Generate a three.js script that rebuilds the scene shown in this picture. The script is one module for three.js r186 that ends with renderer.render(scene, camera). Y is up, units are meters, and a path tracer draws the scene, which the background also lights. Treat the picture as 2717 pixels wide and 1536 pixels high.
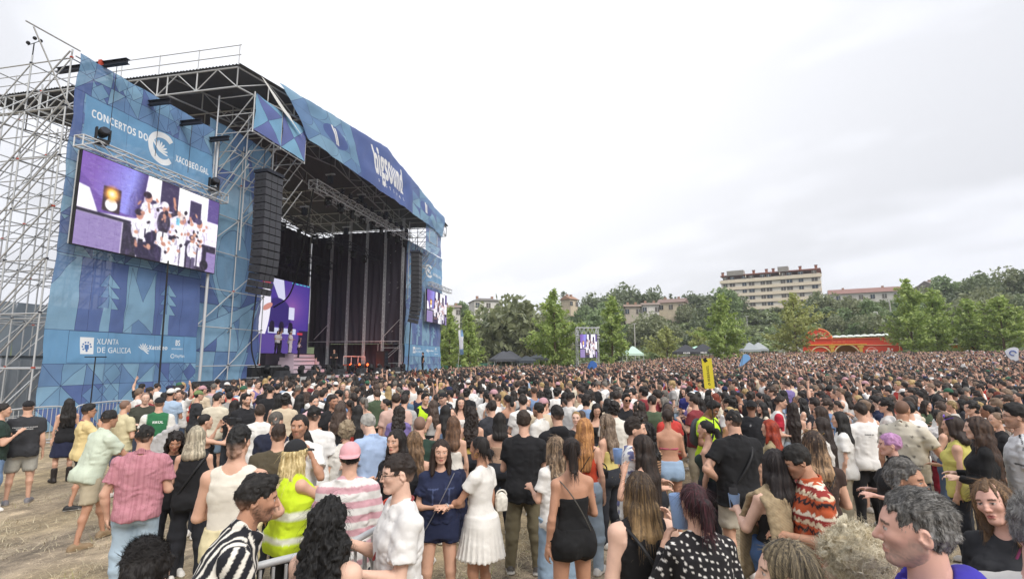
import * as THREE from 'three';
import { mergeGeometries } from 'three/addons/utils/BufferGeometryUtils.js';

// ---------------------------------------------------------------- camera, sky, sun, exposure
const scene = new THREE.Scene();
const EYE = new THREE.Vector3(0, 2.5, 0), YAW = 11.6 * Math.PI / 180, PITCH = 7.77 * Math.PI / 180;
const camera = new THREE.PerspectiveCamera(58.6, 1024 / 578, 0.05, 2500);
camera.position.copy(EYE);
camera.rotation.order = 'YXZ';
camera.rotation.set(PITCH, YAW, 0);
const renderer = new THREE.WebGLRenderer({ antialias: true });
renderer.setSize(1024, 578);
renderer.toneMapping = THREE.LinearToneMapping;
renderer.toneMappingExposure = 2.0;
renderer.shadowMap.enabled = true;

const V = (x, y, z) => new THREE.Vector3(x, y, z);
function rng(seed) { let s = seed >>> 0; return () => { s = (s + 0x6D2B79F5) >>> 0; let t = s; t = Math.imul(t ^ (t >>> 15), t | 1); t ^= t + Math.imul(t ^ (t >>> 7), t | 61); return ((t ^ (t >>> 14)) >>> 0) / 4294967296; }; }
const clamp = (x, a = 0, b = 1) => x < a ? a : x > b ? b : x;
const mix = (a, b, t) => a + (b - a) * t;
const sstep = (a, b, x) => { const t = clamp((x - a) / (b - a)); return t * t * (3 - 2 * t); };
const HT = new Float32Array(4096); { const r = rng(7); for (let i = 0; i < 4096; i++) HT[i] = r() * 2 - 1; }
const hsh = (i, j, k) => HT[(Math.imul(i, 374761393) + Math.imul(j, 668265263) + Math.imul(k, 2147483647 - 71)) >>> 7 & 4095];
function noise(x, y, z) {
  const i = Math.floor(x), j = Math.floor(y), k = Math.floor(z); let u = x - i, v = y - j, w = z - k;
  u = u * u * (3 - 2 * u); v = v * v * (3 - 2 * v); w = w * w * (3 - 2 * w);
  const a = mix(hsh(i, j, k), hsh(i + 1, j, k), u), b = mix(hsh(i, j + 1, k), hsh(i + 1, j + 1, k), u);
  const c = mix(hsh(i, j, k + 1), hsh(i + 1, j, k + 1), u), d = mix(hsh(i, j + 1, k + 1), hsh(i + 1, j + 1, k + 1), u);
  return mix(mix(a, b, v), mix(c, d, v), w);
}
const fbm = (x, y, z, n = 4) => { let s = 0, a = 0.5; for (let i = 0; i < n; i++) { s += a * noise(x, y, z); x = x * 2.03 + 5.1; y = y * 2.03 + 1.7; z = z * 2.03 + 9.2; a *= 0.5; } return s; };

// direction of a picture point (2717 x 1536) in the place, used to read positions off the photograph
function dirOf(px, py) { return V((px - 1358.5) / 1369.6, -(py - 768) / 1369.6, -1).applyEuler(camera.rotation); }
const atDepth = (px, py, d) => dirOf(px, py).multiplyScalar(d).add(EYE);

// the sky: thin bright overcast, a pale glow round the veiled sun, grey streaked cloud elsewhere
const SUNDIR = V(0.55, 0.75, 0.5).normalize(), THIN = dirOf(1300, 330).normalize(); // the veiled sun stands behind the camera's right shoulder; the cloud is thinnest ahead
{
  const W = 1024, H = 512, data = new Float32Array(W * H * 4), d = V(0, 0, 0);
  for (let j = 0; j < H; j++) for (let i = 0; i < W; i++) {
    const phi = ((i + 0.5) / W - 0.5) * 2 * Math.PI, th = ((j + 0.5) / H - 0.5) * Math.PI;
    d.set(Math.cos(th) * Math.cos(phi), Math.sin(th), Math.cos(th) * Math.sin(phi));
    const e = Math.max(d.y, 0.0), q = 1 / (e + 0.16);
    const cx = d.x * q, cz = d.z * q, rx = cx * 0.8 + cz * 0.6, rz = -cx * 0.6 + cz * 0.8;
    let c = fbm(rx * 0.6, 3.3, rz * 1.5, 6) + 0.9 * fbm(rx * 1.5 + 9, 1.1, rz * 5.2, 6);
    const ca = clamp(0.42 + c * 1.9);
    const ang = Math.acos(clamp(d.dot(SUNDIR), -1, 1));
    const glow = Math.exp(-Math.pow(ang / 0.6, 2));
    const thin = Math.exp(-Math.pow(Math.acos(clamp(d.dot(THIN), -1, 1)) / 0.55, 2));
    const L = (mix(0.505, 0.40, ca * (1 - 0.6 * Math.max(glow, thin))) + 0.14 * glow + 0.09 * thin) * (0.92 + 0.35 * e);
    const warm = Math.max(glow, thin) * 0.5, k = j * W * 4 + i * 4;
    const b = 1 - ca * 0.5;
    data[k] = L * mix(0.96, 1.0, warm); data[k + 1] = L * mix(0.98, 1.0, warm); data[k + 2] = L * mix(1.035 + 0.02 * b, 1.01, warm); data[k + 3] = 1;
    if (d.y < 0) { const f = 0.35; data[k] *= f; data[k + 1] *= f; data[k + 2] *= f; }
  }
  const tex = new THREE.DataTexture(data, W, H, THREE.RGBAFormat, THREE.FloatType);
  tex.mapping = THREE.EquirectangularReflectionMapping; tex.magFilter = tex.minFilter = THREE.LinearFilter; tex.needsUpdate = true;
  scene.background = tex; scene.environment = tex;
}
const sun = new THREE.DirectionalLight(new THREE.Color(1.0, 0.95, 0.88), 1.3);
sun.position.copy(V(SUNDIR.x, SUNDIR.y, SUNDIR.z).multiplyScalar(200)); sun.target.position.set(0, 0, -30);
sun.position.add(sun.target.position);
sun.castShadow = true; sun.shadow.radius = 45;
Object.assign(sun.shadow.camera, { left: -110, right: 110, top: 110, bottom: -110, near: 1, far: 500 });
sun.shadow.mapSize.set(2048, 2048);
scene.add(sun, sun.target);

// ---------------------------------------------------------------- helpers
const taken = new Map();
function numbered(name) { const n = taken.get(name) || 0; taken.set(name, n + 1); return n ? `${name}_${String(n).padStart(3, '0')}` : name; }
function tag(o, label, category, group, kind) { if (label) o.userData.label = label; if (category) o.userData.category = category; if (group) o.userData.group = group; if (kind) o.userData.kind = kind; return o; }
function thing(name, label, category, pos = [0, 0, 0], turn = 0, group) { const g = new THREE.Group(); g.name = numbered(name); g.position.set(...pos); g.rotation.y = turn; scene.add(g); return tag(g, label, category, group); }
function part(name, geo, mat, parent) { const m = new THREE.Mesh(geo, mat); m.name = name; m.castShadow = m.receiveShadow = true; (parent || scene).add(m); return m; }
const lin = h => new THREE.Color(h);
const mats = new Map();
function mat(hex, rough = 0.85, extra) { const k = hex + '|' + rough + '|' + (extra ? JSON.stringify(extra) : ''); if (!mats.has(k)) mats.set(k, new THREE.MeshStandardMaterial({ color: hex, roughness: rough, ...extra })); return mats.get(k); }
const UP = V(0, 1, 0);
const tubeGeo = new THREE.CylinderGeometry(1, 1, 1, 7, 1), boxGeo = new THREE.BoxGeometry(1, 1, 1);
function tube(name, a, b, r, m, parent) { const o = part(name, tubeGeo, m, parent); const d = b.clone().sub(a), l = d.length(); o.position.copy(a).addScaledVector(d, 0.5); o.quaternion.setFromUnitVectors(UP, d.divideScalar(l)); o.scale.set(r, l, r); return o; }
function box(name, x, y, z, w, h, d, m, parent) { const o = part(name, boxGeo, m, parent); o.position.set(x, y, z); o.scale.set(w, h, d); return o; }
const _m4 = new THREE.Matrix4(), _q = new THREE.Quaternion();
function tubeG(a, b, r, n = 6) { const d = b.clone().sub(a), l = d.length(); const g = new THREE.CylinderGeometry(r, r, l, n, 1); g.applyQuaternion(_q.setFromUnitVectors(UP, d.divideScalar(l))); g.translate((a.x + b.x) / 2, (a.y + b.y) / 2, (a.z + b.z) / 2); return g; }
function boxG(x, y, z, w, h, d) { const g = new THREE.BoxGeometry(w, h, d); g.translate(x, y, z); return g; }
function canvasTex(w, h, draw) { const c = document.createElement('canvas'); c.width = w; c.height = h; draw(c.getContext('2d'), w, h); const t = new THREE.CanvasTexture(c); t.colorSpace = THREE.SRGBColorSpace; t.magFilter = THREE.LinearFilter; return t; }
function fillTex(w, h, fn, srgb = true) { const a = new Uint8Array(w * h * 4); for (let j = 0; j < h; j++) for (let i = 0; i < w; i++) { const c = fn(i / w, j / h), k = (j * w + i) * 4; a[k] = clamp(c[0]) * 255; a[k + 1] = clamp(c[1]) * 255; a[k + 2] = clamp(c[2]) * 255; a[k + 3] = 255; } const t = new THREE.DataTexture(a, w, h, THREE.RGBAFormat); if (srgb) t.colorSpace = THREE.SRGBColorSpace; t.magFilter = t.minFilter = THREE.LinearFilter; t.wrapS = t.wrapT = THREE.RepeatWrapping; t.needsUpdate = true; return t; }
scene.fog = new THREE.FogExp2(new THREE.Color(0.86, 0.9, 0.95), 0.00045);
// ---------------------------------------------------------------- terrain
function terrain(x, z) {
  const d = Math.hypot(x, z);
  let h = 0.5 * Math.exp(-d / 4.5);
  h += 1.95 * sstep(34, 92, d) * sstep(-14, 22, x);
  const az = Math.atan2(x, -z);
  const hill = sstep(92, 205, d + 6 * noise(x * 0.03, 1, z * 0.03));
  h += hill * (15.0 + 1.2 * sstep(0.05, 0.4, az) + 4.0 * sstep(0.5, 0.85, az) + 1.2 * noise(x * 0.02, 5, z * 0.02));
  return h;
}
{
  // polar-ish sheet: fine near, coarse far
  const rs = [0]; for (let r = 0.35; r < 14; r += 0.35) rs.push(r); for (let r = 14; r < 60; r += 2) rs.push(r); for (let r = 60; r < 280; r += 6) rs.push(r); rs.push(340, 450, 700, 1200, 2000);
  const na = 160, pos = [], uv = [], idx = [];
  for (const r of rs) for (let a = 0; a < na; a++) { const t = a / na * 2 * Math.PI, x = Math.cos(t) * r, z = Math.sin(t) * r; const bump = r > 0.3 && r < 30 ? 0.02 * fbm(x * 1.3, 0, z * 1.3, 3) : 0; pos.push(x, terrain(x, z) + bump, z); uv.push(x / 6, z / 6); }
  for (let i = 0; i < rs.length - 1; i++) for (let a = 0; a < na; a++) { const b = (a + 1) % na, p = i * na + a, q = i * na + b, s = p + na, t = q + na; idx.push(p, t, s, p, q, t); }
  const g = new THREE.BufferGeometry(); g.setAttribute('position', new THREE.Float32BufferAttribute(pos, 3)); g.setAttribute('uv', new THREE.Float32BufferAttribute(uv, 2)); g.setIndex(idx);
  // vertex tint: dry straw field, green hillside
  const col = new Float32Array(pos.length);
  for (let i = 0; i < pos.length / 3; i++) { const x = pos[i * 3], z = pos[i * 3 + 2], d = Math.hypot(x, z); const gr = sstep(86, 100, d); const n = 0.5 + 0.5 * noise(x * 0.5, 2, z * 0.5); const c = [mix(mix(0.92, 1.08, n), 0.20, gr), mix(mix(0.92, 1.06, n), 0.33, gr), mix(mix(0.95, 1.0, n), 0.17, gr)]; col.set(c, i * 3); }
  g.setAttribute('color', new THREE.BufferAttribute(col, 3)); g.computeVertexNormals();
  const N = 1024;
  const per = (u, v, f, s) => { const a = u * f, b = v * f; // tiled noise
    const w = (x, y) => noise(x, s, y); const fu = u, fv = v; return w(a, b) * (1 - fu) * (1 - fv) + w(a - f, b) * fu * (1 - fv) + w(a, b - f) * (1 - fu) * fv + w(a - f, b - f) * fu * fv; };
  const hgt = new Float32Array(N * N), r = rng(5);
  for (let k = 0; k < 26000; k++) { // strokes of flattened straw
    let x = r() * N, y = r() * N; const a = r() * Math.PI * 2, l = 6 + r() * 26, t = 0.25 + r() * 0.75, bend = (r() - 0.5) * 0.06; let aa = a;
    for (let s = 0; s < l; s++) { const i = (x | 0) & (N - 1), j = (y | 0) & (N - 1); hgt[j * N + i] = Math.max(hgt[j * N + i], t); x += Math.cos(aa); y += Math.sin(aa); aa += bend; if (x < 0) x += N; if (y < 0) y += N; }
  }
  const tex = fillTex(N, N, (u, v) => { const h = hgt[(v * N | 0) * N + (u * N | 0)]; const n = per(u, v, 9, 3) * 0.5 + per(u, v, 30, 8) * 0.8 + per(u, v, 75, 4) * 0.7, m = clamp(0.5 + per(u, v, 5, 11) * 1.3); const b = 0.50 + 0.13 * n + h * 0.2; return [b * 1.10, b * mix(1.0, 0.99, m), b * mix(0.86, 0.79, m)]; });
  const bump = fillTex(N, N, (u, v) => { const h = clamp(hgt[(v * N | 0) * N + (u * N | 0)] * 0.7 + 0.15 + 0.3 * per(u, v, 40, 8)); return [h, h, h]; }, false);
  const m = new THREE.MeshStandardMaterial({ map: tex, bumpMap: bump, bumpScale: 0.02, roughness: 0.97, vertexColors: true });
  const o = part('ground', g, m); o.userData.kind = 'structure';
}
{ // dry grass blades over the open ground near the camera
  const g = new THREE.BufferGeometry();
  const P = [], I = []; const segs = 3;
  for (let i = 0; i <= segs; i++) { const t = i / segs, w = 0.0035 * (1 - t * 0.85); P.push(-w, t * 0.06, t * t * 0.10, w, t * 0.06, t * t * 0.10); if (i) { const k = i * 2; I.push(k - 2, k - 1, k, k - 1, k + 1, k); } }
  g.setAttribute('position', new THREE.Float32BufferAttribute(P, 3)); g.setIndex(I); g.computeVertexNormals();
  const n = 120000, im = new THREE.InstancedMesh(g, new THREE.MeshStandardMaterial({ color: 0xffffff, roughness: 0.95, side: THREE.DoubleSide }), n);
  const r = rng(21), o = new THREE.Object3D(), c = new THREE.Color(); let k = 0;
  while (k < n) {
    const az = (r() * 1.9 - 1.28), d = 1.6 + Math.pow(r(), 0.7) * 12, x = Math.sin(az) * d, z = -Math.cos(az) * d;
    const cl = noise(x * 2.3, 7, z * 2.3) + 0.5 * noise(x * 6, 3, z * 6); if (cl < -0.25 + r() * 0.5) continue;
    const flat = r() < 0.75; o.position.set(x, terrain(x, z) - 0.004, z); o.rotation.set(flat ? 0.7 + r() * 0.7 : (r() - 0.3) * 0.7, r() * 6.28, 0, 'YXZ'); const s = 0.5 + r() * 0.9; o.scale.set(s, s, s); o.updateMatrix(); im.setMatrixAt(k, o.matrix);
    const t = r(); if (cl > 0.5 && r() < 0.12) c.setRGB(0.24 + 0.1 * t, 0.23 + 0.1 * t, 0.1); else c.setRGB(0.36 + 0.28 * t, 0.31 + 0.25 * t, 0.21 + 0.18 * t); im.setColorAt(k, c); k++;
  }
  im.name = 'dry_grass'; im.receiveShadow = im.castShadow = true; tag(im, 'trampled dry straw and grass on the open ground', 'grass', null, 'stuff'); scene.add(im);
}
// ---------------------------------------------------------------- the stage (its front runs along z at x = -19.4, open towards +x)
const steel = new THREE.MeshStandardMaterial({ color: 0xb9bbbc, metalness: .15, roughness: .55 }), alu = new THREE.MeshStandardMaterial({ color: 0xc6c8ca, metalness: .25, roughness: .42 }), blackM = mat(0x17171a, .7), blackC = mat(0x141317, .95), orange = mat(0xb5442e, .7), darkSteel = new THREE.MeshStandardMaterial({ color: 0x2a2d38, metalness: .3, roughness: .6 });
const LB = '#84acc9', MB = '#688cb8', DB = '#586fa6', TB = '#759dbf';
function poly(c, col, pts) { c.fillStyle = col; c.beginPath(); pts.forEach((p, i) => i ? c.lineTo(p[0], p[1]) : c.moveTo(p[0], p[1])); c.closePath(); c.fill(); c.strokeStyle = 'rgba(30,40,80,.75)'; c.lineWidth = 2; c.stroke(); }
function shell(c, x, y, r, a0, a1) { c.fillStyle = '#f1f3f5'; for (let i = 0; i < 8; i++) { const a = mix(a0, a1, i / 7); c.save(); c.translate(x, y); c.rotate(a); c.beginPath(); c.moveTo(0, 0); c.quadraticCurveTo(r * .55, -r * .15, r, -r * .03); c.quadraticCurveTo(r * 1.02, r * .1, r * .6, r * .09); c.closePath(); c.fill(); c.restore(); } }
function geoPattern(c, W, H, seed, s, y0 = 0, y1 = H) { const r = rng(seed), cols = [LB, MB, DB, TB, MB]; for (let y = y0; y < y1; y += s) for (let x = 0; x < W; x += s) { const k = r() * 6 | 0, a = cols[r() * 5 | 0], b = cols[r() * 5 | 0]; poly(c, a, [[x, y], [x + s, y], [x + s, y + s], [x, y + s]]); if (k < 3) poly(c, b, k ? [[x, y], [x + s, y], [x, y + s]] : [[x, y], [x + s, y + s], [x, y + s]]); else if (k < 5) { c.fillStyle = b; c.beginPath(); const q = k === 3; c.moveTo(x, q ? y + s : y); c.arc(x, q ? y + s : y, s, q ? -Math.PI / 2 : 0, q ? 0 : Math.PI / 2); c.closePath(); c.fill(); c.stroke(); } } }
function triGrid(c, W, y0, y1, s, seed) { const r = rng(seed), cols = [MB, MB, LB, TB, DB]; for (let y = y0, j = 0; y < y1 - 2; y += s, j++) for (let x = 0, i = 0; x < W; x += s, i++) { const a = cols[r() * 5 | 0], b = cols[r() * 5 | 0], k = (i + j) % 2; poly(c, a, k ? [[x, y], [x + s, y], [x, y + s]] : [[x, y], [x + s, y], [x + s, y + s]]); poly(c, b, k ? [[x + s, y], [x + s, y + s], [x, y + s]] : [[x, y], [x + s, y + s], [x, y + s]]); if (r() < .25) poly(c, cols[r() * 5 | 0], [[x + s / 2, y], [x + s, y + s / 2], [x + s / 2, y + s], [x, y + s / 2]]); } }
function speck(c, W, H, seed) { const r = rng(seed); for (let i = 0; i < 900; i++) { c.fillStyle = r() < .5 ? 'rgba(255,255,255,.035)' : 'rgba(20,30,70,.04)'; c.fillRect(r() * W, r() * H, 3 + r() * 40, 1 + r() * 3); } }
function header(c) {
  c.fillStyle = '#6d9fc8'; c.fillRect(70, 205, 954, 300);
  c.fillStyle = '#eef1f4'; c.font = 'bold 66px sans-serif'; c.fillText('CONCERTOS DO', 110, 318, 370); c.font = 'bold 62px sans-serif'; c.fillText('XACOBEO.GAL', 700, 362, 290);
  c.lineWidth = 38; c.strokeStyle = '#eef1f4'; c.beginPath(); c.arc(588, 320, 90, .7, Math.PI * 2 - .75); c.stroke(); shell(c, 560, 346, 76, -2.2, .1); c.lineWidth = 2;
  poly(c, '#6d9fc8', [[0, 1525], [1024, 1525], [1024, 1705], [0, 1705]]);
  c.strokeStyle = 'rgba(30,40,80,.7)'; c.strokeRect(130, 1528, 780, 172);
  c.fillStyle = '#eef1f4'; c.fillRect(190, 1560, 76, 92); c.fillStyle = '#4f79b4'; for (let i = 0; i < 7; i++) { const a = i / 6 * Math.PI * 1.2 + 2.5; c.beginPath(); c.arc(228 + Math.cos(a) * 24, 1612 + Math.sin(a) * 24, 5, 0, 7); c.fill(); } c.fillRect(216, 1600, 24, 26); c.fillRect(222, 1626, 12, 14);
  c.fillStyle = '#eef1f4'; c.font = '44px sans-serif'; c.fillText('XUNTA', 284, 1596); c.fillText('DE GALICIA', 284, 1644, 230); shell(c, 600, 1625, 44, -2.6, .5); c.font = 'bold 38px sans-serif'; c.fillText('Xacobeo', 640, 1620, 140);
  c.font = 'bold 50px sans-serif'; c.fillText('BS', 838, 1590, 42); c.font = '13px sans-serif'; c.fillText('ENTERTAINMENT', 806, 1616, 110); c.font = '26px sans-serif'; c.fillText('PlayPlan', 834, 1668, 84); c.strokeStyle = '#eef1f4'; c.lineWidth = 4; c.beginPath(); c.arc(816, 1659, 12, 0, 7); c.stroke(); c.lineWidth = 2;
}
const wingTex = canvasTex(1024, 2048, (c, W, H) => {
  c.fillStyle = MB; c.fillRect(0, 0, W, H);
  geoPattern(c, W, H, 12, 128, 0, 400); poly(c, TB, [[0, 0], [1024, 0], [1024, 40], [430, 90], [0, 120]]); poly(c, DB, [[0, 120], [60, 180], [60, 760], [0, 760]]);
  poly(c, DB, [[110, 200], [430, 80], [330, 200]]); poly(c, LB, [[430, 80], [560, 200], [380, 205]]);
  poly(c, LB, [[80, 200], [110, 200], [1024, 210], [1024, 800], [80, 760]]);
  geoPattern(c, W, H, 5, 120, 480, 1120); c.fillStyle = MB; c.fillRect(0, 1070, W, 60);
  for (let i = 0; i < 6; i++) { const x = i * 175 - 20; poly(c, [LB, DB, LB, MB, LB, DB][i], [[x, 1120], [x + 175, 1120], [x + 175, 1525], [x, 1525]]); }
  for (const x of [330, 760]) { poly(c, DB, [[x - 110, 1120], [x + 110, 1120], [x + 110, 1525], [x - 110, 1525]]); for (let k = 0; k < 3; k++) poly(c, LB, [[x - 10, 1190 + k * 62], [x + 62, 1270 + k * 62], [x - 10, 1270 + k * 62]]); for (let k = 0; k < 3; k++) poly(c, MB, [[x - 10, 1190 + k * 62], [x - 70, 1270 + k * 62], [x - 10, 1270 + k * 62]]); c.fillStyle = LB; c.fillRect(x - 40, 1390, 50, 135); }
  poly(c, LB, [[470, 1130], [560, 1330], [640, 1130], [660, 1525], [545, 1440], [440, 1525]]); poly(c, MB, [[0, 1130], [120, 1130], [0, 1290]]);
  geoPattern(c, W, H, 31, 172, 1705, 2048); poly(c, LB, [[260, 1760], [560, 2040], [0, 2040]]); poly(c, DB, [[300, 1715], [700, 1715], [505, 1980]]); poly(c, LB, [[700, 1715], [900, 2048], [520, 2048]]); poly(c, DB, [[0, 1720], [180, 1720], [0, 1960]]);
  triGrid(c, W, 0, 204, 102, 5); triGrid(c, W, 505, 1115, 102, 6); triGrid(c, W, 1705, 2048, 115, 7);
  header(c); c.strokeStyle = 'rgba(40,50,90,.5)'; for (const y of [200, 505, 1100, 1525, 1705]) { c.beginPath(); c.moveTo(0, y); c.lineTo(W, y + 3); c.stroke(); } for (const x of [340, 683]) { c.beginPath(); c.moveTo(x, 0); c.lineTo(x, H); c.stroke(); }
  speck(c, W, H, 3);
});
const bayTex = canvasTex(512, 1024, (c, W, H) => { geoPattern(c, W, H, 77, 171); poly(c, LB, [[0, 400], [260, 120], [360, 520], [180, 700]]); poly(c, DB, [[300, 40], [512, 300], [420, 420]]); c.fillStyle = TB; c.beginPath(); c.arc(250, 520, 130, 0, 7); c.fill(); c.stroke(); poly(c, LB, [[512, 640], [60, 760], [60, 860]]); poly(c, LB, [[512, 640], [200, 1024], [330, 1024]]); poly(c, DB, [[512, 640], [360, 1024], [480, 1024]]); speck(c, W, H, 4); });
function sheet(w, h, nw, nh, fn) { const g = new THREE.PlaneGeometry(w, h, nw, nh), p = g.attributes.position; for (let i = 0; i < p.count; i++) { const q = fn(p.getX(i), p.getY(i)); p.setZ(i, q); } g.computeVertexNormals(); return g; }
function meshCloth(tex, op = .9) { return new THREE.MeshPhysicalMaterial({ map: tex, roughness: 1, side: THREE.DoubleSide, transmission: .22, thickness: 0, transparent: op < 1, opacity: op }); }
function banner(label, z0, z1, y0, y1, x, tex, op, seed) { const w = z0 - z1, h = y1 - y0, o = part('stage_banner', sheet(w, h, 70, 130, (u, v) => .09 * noise(u * .8 + seed, v * .35, 1) + .05 * noise(u * 2.2 + v * .8, v * 1.1, seed) + .02 * noise(u * 6, v * 4 + u * 3, seed) - .05 * Math.abs(Math.sin(v * Math.PI / 2.2))), meshCloth(tex, op)); o.name = numbered('stage_banner'); o.rotation.y = Math.PI / 2; o.position.set(x, (y0 + y1) / 2, (z0 + z1) / 2); return tag(o, label, 'banner', 'printed mesh banners on the stage'); }
banner('tall blue patterned mesh banner with white lettering behind the big left screen', -14.25, -20.85, 0.05, 13.83, -19.35, wingTex, .93, 1);
banner('blue patterned mesh banner beside the hanging left loudspeaker column', -20.95, -25.6, 0.6, 14.6, -19.75, bayTex, .94, 2);
banner('far blue patterned mesh banner on the right wing of the stage', -45.1, -55, 0.6, 13.83, -19.35, wingTex, .95, 3);
{ // back side curtain wall of the right bay of the banner
  const o = part('stage_banner', sheet(4.2, 2.6, 10, 6, (u, v) => .05 * noise(u, v, 4)), meshCloth(bayTex, .9)); o.name = numbered('stage_banner'); o.rotation.y = Math.PI / 2; o.position.set(-17.35, 14.0, -46.6); tag(o, 'small blue banner hanging below the right end of the roof', 'banner', 'printed mesh banners on the stage');
}
// big screens ------------------------------------------------------------
function showPicture(c, W, H) {
  c.fillStyle = '#f4ecfb'; c.fillRect(0, 0, W, H);
  poly(c, '#6d4f9c', [[0, 0], [400, 0], [380, 300], [120, 330], [60, 200], [0, 190]]); let g = c.createLinearGradient(100, 0, 420, 60); g.addColorStop(0, '#7a5aa8'); g.addColorStop(.7, '#8f8fe0'); g.addColorStop(1, '#3b2b5e'); c.fillStyle = g; c.beginPath(); c.moveTo(0, 0); c.lineTo(420, 0); c.lineTo(390, 290); c.quadraticCurveTo(180, 330, 60, 170); c.lineTo(0, 120); c.fill();
  c.fillStyle = '#3a3050'; c.fillRect(450, 0, 210, 190); c.fillRect(760, 60, 100, 150); c.fillStyle = '#5b4b86'; c.fillRect(900, 0, 124, 170); c.fillStyle = '#fff'; c.fillRect(430, 0, 90, 150); c.fillRect(660, 0, 90, 210); c.fillRect(860, 0, 60, 200);
  c.fillStyle = '#2a2436'; c.fillRect(0, 330, 330, 20); c.fillRect(330, 350, 690, 60); c.fillRect(280, 350, 100, 194); c.fillRect(700, 380, 260, 164); c.fillStyle = '#8d7cad'; c.fillRect(0, 352, 275, 192); c.fillRect(935, 400, 89, 144);
  c.fillStyle = '#3a2c33'; c.fillRect(140, 160, 110, 150); c.fillStyle = '#fff'; c.beginPath(); c.arc(195, 265, 38, 0, 7); c.fill(); g = c.createRadialGradient(195, 200, 4, 195, 200, 60); g.addColorStop(0, '#fffbe6'); g.addColorStop(.4, '#ffc45a'); g.addColorStop(1, 'rgba(200,90,40,0)'); c.fillStyle = g; c.beginPath(); c.arc(195, 200, 60, 0, 7); c.fill();
  const fig = (x, y, s, shirt, pant, cap, up) => { c.fillStyle = shirt; c.beginPath(); c.ellipse(x, y + 70 * s, 48 * s, 75 * s, 0, 0, 7); c.fill(); c.fillStyle = pant; c.fillRect(x - 42 * s, y + 130 * s, 38 * s, 150 * s); c.fillRect(x + 6 * s, y + 130 * s, 38 * s, 150 * s); c.strokeStyle = shirt; c.lineWidth = 26 * s; c.beginPath(); c.moveTo(x + 30 * s, y + 20 * s); c.lineTo(x + 90 * s, y - 15 * s * up); c.lineTo(x + 70 * s, y - 70 * s * up); c.stroke(); c.strokeStyle = '#c98f78'; c.lineWidth = 18 * s; c.beginPath(); c.moveTo(x + 76 * s, y - 50 * s * up); c.lineTo(x + 60 * s, y - 105 * s * up); c.stroke(); c.fillStyle = '#c98f78'; c.beginPath(); c.ellipse(x + 6 * s, y - 28 * s, 26 * s, 32 * s, .2, 0, 7); c.fill(); c.fillStyle = cap; c.beginPath(); c.ellipse(x - 4 * s, y - 46 * s, 30 * s, 22 * s, -.2, 0, 7); c.fill(); };
  fig(430, 175, 1, '#ffffff', '#fafafa', '#2c1c2c', .4); fig(560, 205, 1.05, '#332c3c', '#ffffff', '#f5f0f2', 1.1); fig(700, 250, 1.1, '#ffffff', '#ffffff', '#e8d8d0', .6); fig(380, 300, .95, '#ffffff', '#262230', '#241c28', 1.2); fig(850, 240, 1, '#fdfbff', '#f5f0fa', '#4a4060', .3); fig(800, 360, .8, '#ffffff', '#5c5470', '#302838', .5);
  c.fillStyle = '#7cc4da'; c.fillRect(655, 215, 30, 50); c.fillStyle = '#27213a'; c.beginPath(); c.ellipse(480, 500, 110, 70, 0, 0, 7); c.fill(); c.beginPath(); c.ellipse(470, 405, 36, 42, 0, 0, 7); c.fill(); c.fillStyle = '#ffffff'; c.fillRect(560, 380, 110, 164); c.fillStyle = '#1d1926'; c.beginPath(); c.arc(920, 500, 38, 0, 7); c.fill();
}
const soften = (c, W, H, k) => { const s = document.createElement('canvas'); s.width = W; s.height = H; s.getContext('2d').drawImage(c.canvas, 0, 0); c.filter = `blur(${k}px)`; c.drawImage(s, 0, 0); c.filter = 'none'; const r = rng(6); for (let i = 0; i < 2600; i++) { c.fillStyle = r() < .5 ? 'rgba(255,255,255,.05)' : 'rgba(30,10,60,.06)'; c.fillRect(r() * W, r() * H, 2 + r() * 26, 2 + r() * 12); } };
const showTex = canvasTex(1024, 544, (c, W, H) => { showPicture(c, W, H); const r = rng(88); for (let i = 0; i < 420; i++) { const x = 300 + r() * 640, y = 120 + r() * 400; c.strokeStyle = r() < .6 ? `rgba(150,130,180,${.1 + r() * .2})` : `rgba(40,25,60,${.1 + r() * .25})`; c.lineWidth = 2 + r() * 9; c.beginPath(); c.moveTo(x, y); c.quadraticCurveTo(x + (r() - .5) * 60, y + r() * 50, x + (r() - .5) * 50, y + 20 + r() * 60); c.stroke(); } for (let i = 0; i < 60; i++) { c.fillStyle = ['#c99680', '#b98472', '#2c2230'][i % 3]; c.beginPath(); c.ellipse(360 + r() * 540, 150 + r() * 330, 5 + r() * 12, 6 + r() * 14, r() * 3, 0, 7); c.fill(); } soften(c, W, H, 3.2); c.strokeStyle = 'rgba(40,20,70,.22)'; c.lineWidth = 1; for (let x = 0; x < W; x += 78) { c.beginPath(); c.moveTo(x, 0); c.lineTo(x, H); c.stroke(); } for (let y = 0; y < H; y += 78) { c.beginPath(); c.moveTo(0, y); c.lineTo(W, y); c.stroke(); } });
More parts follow.
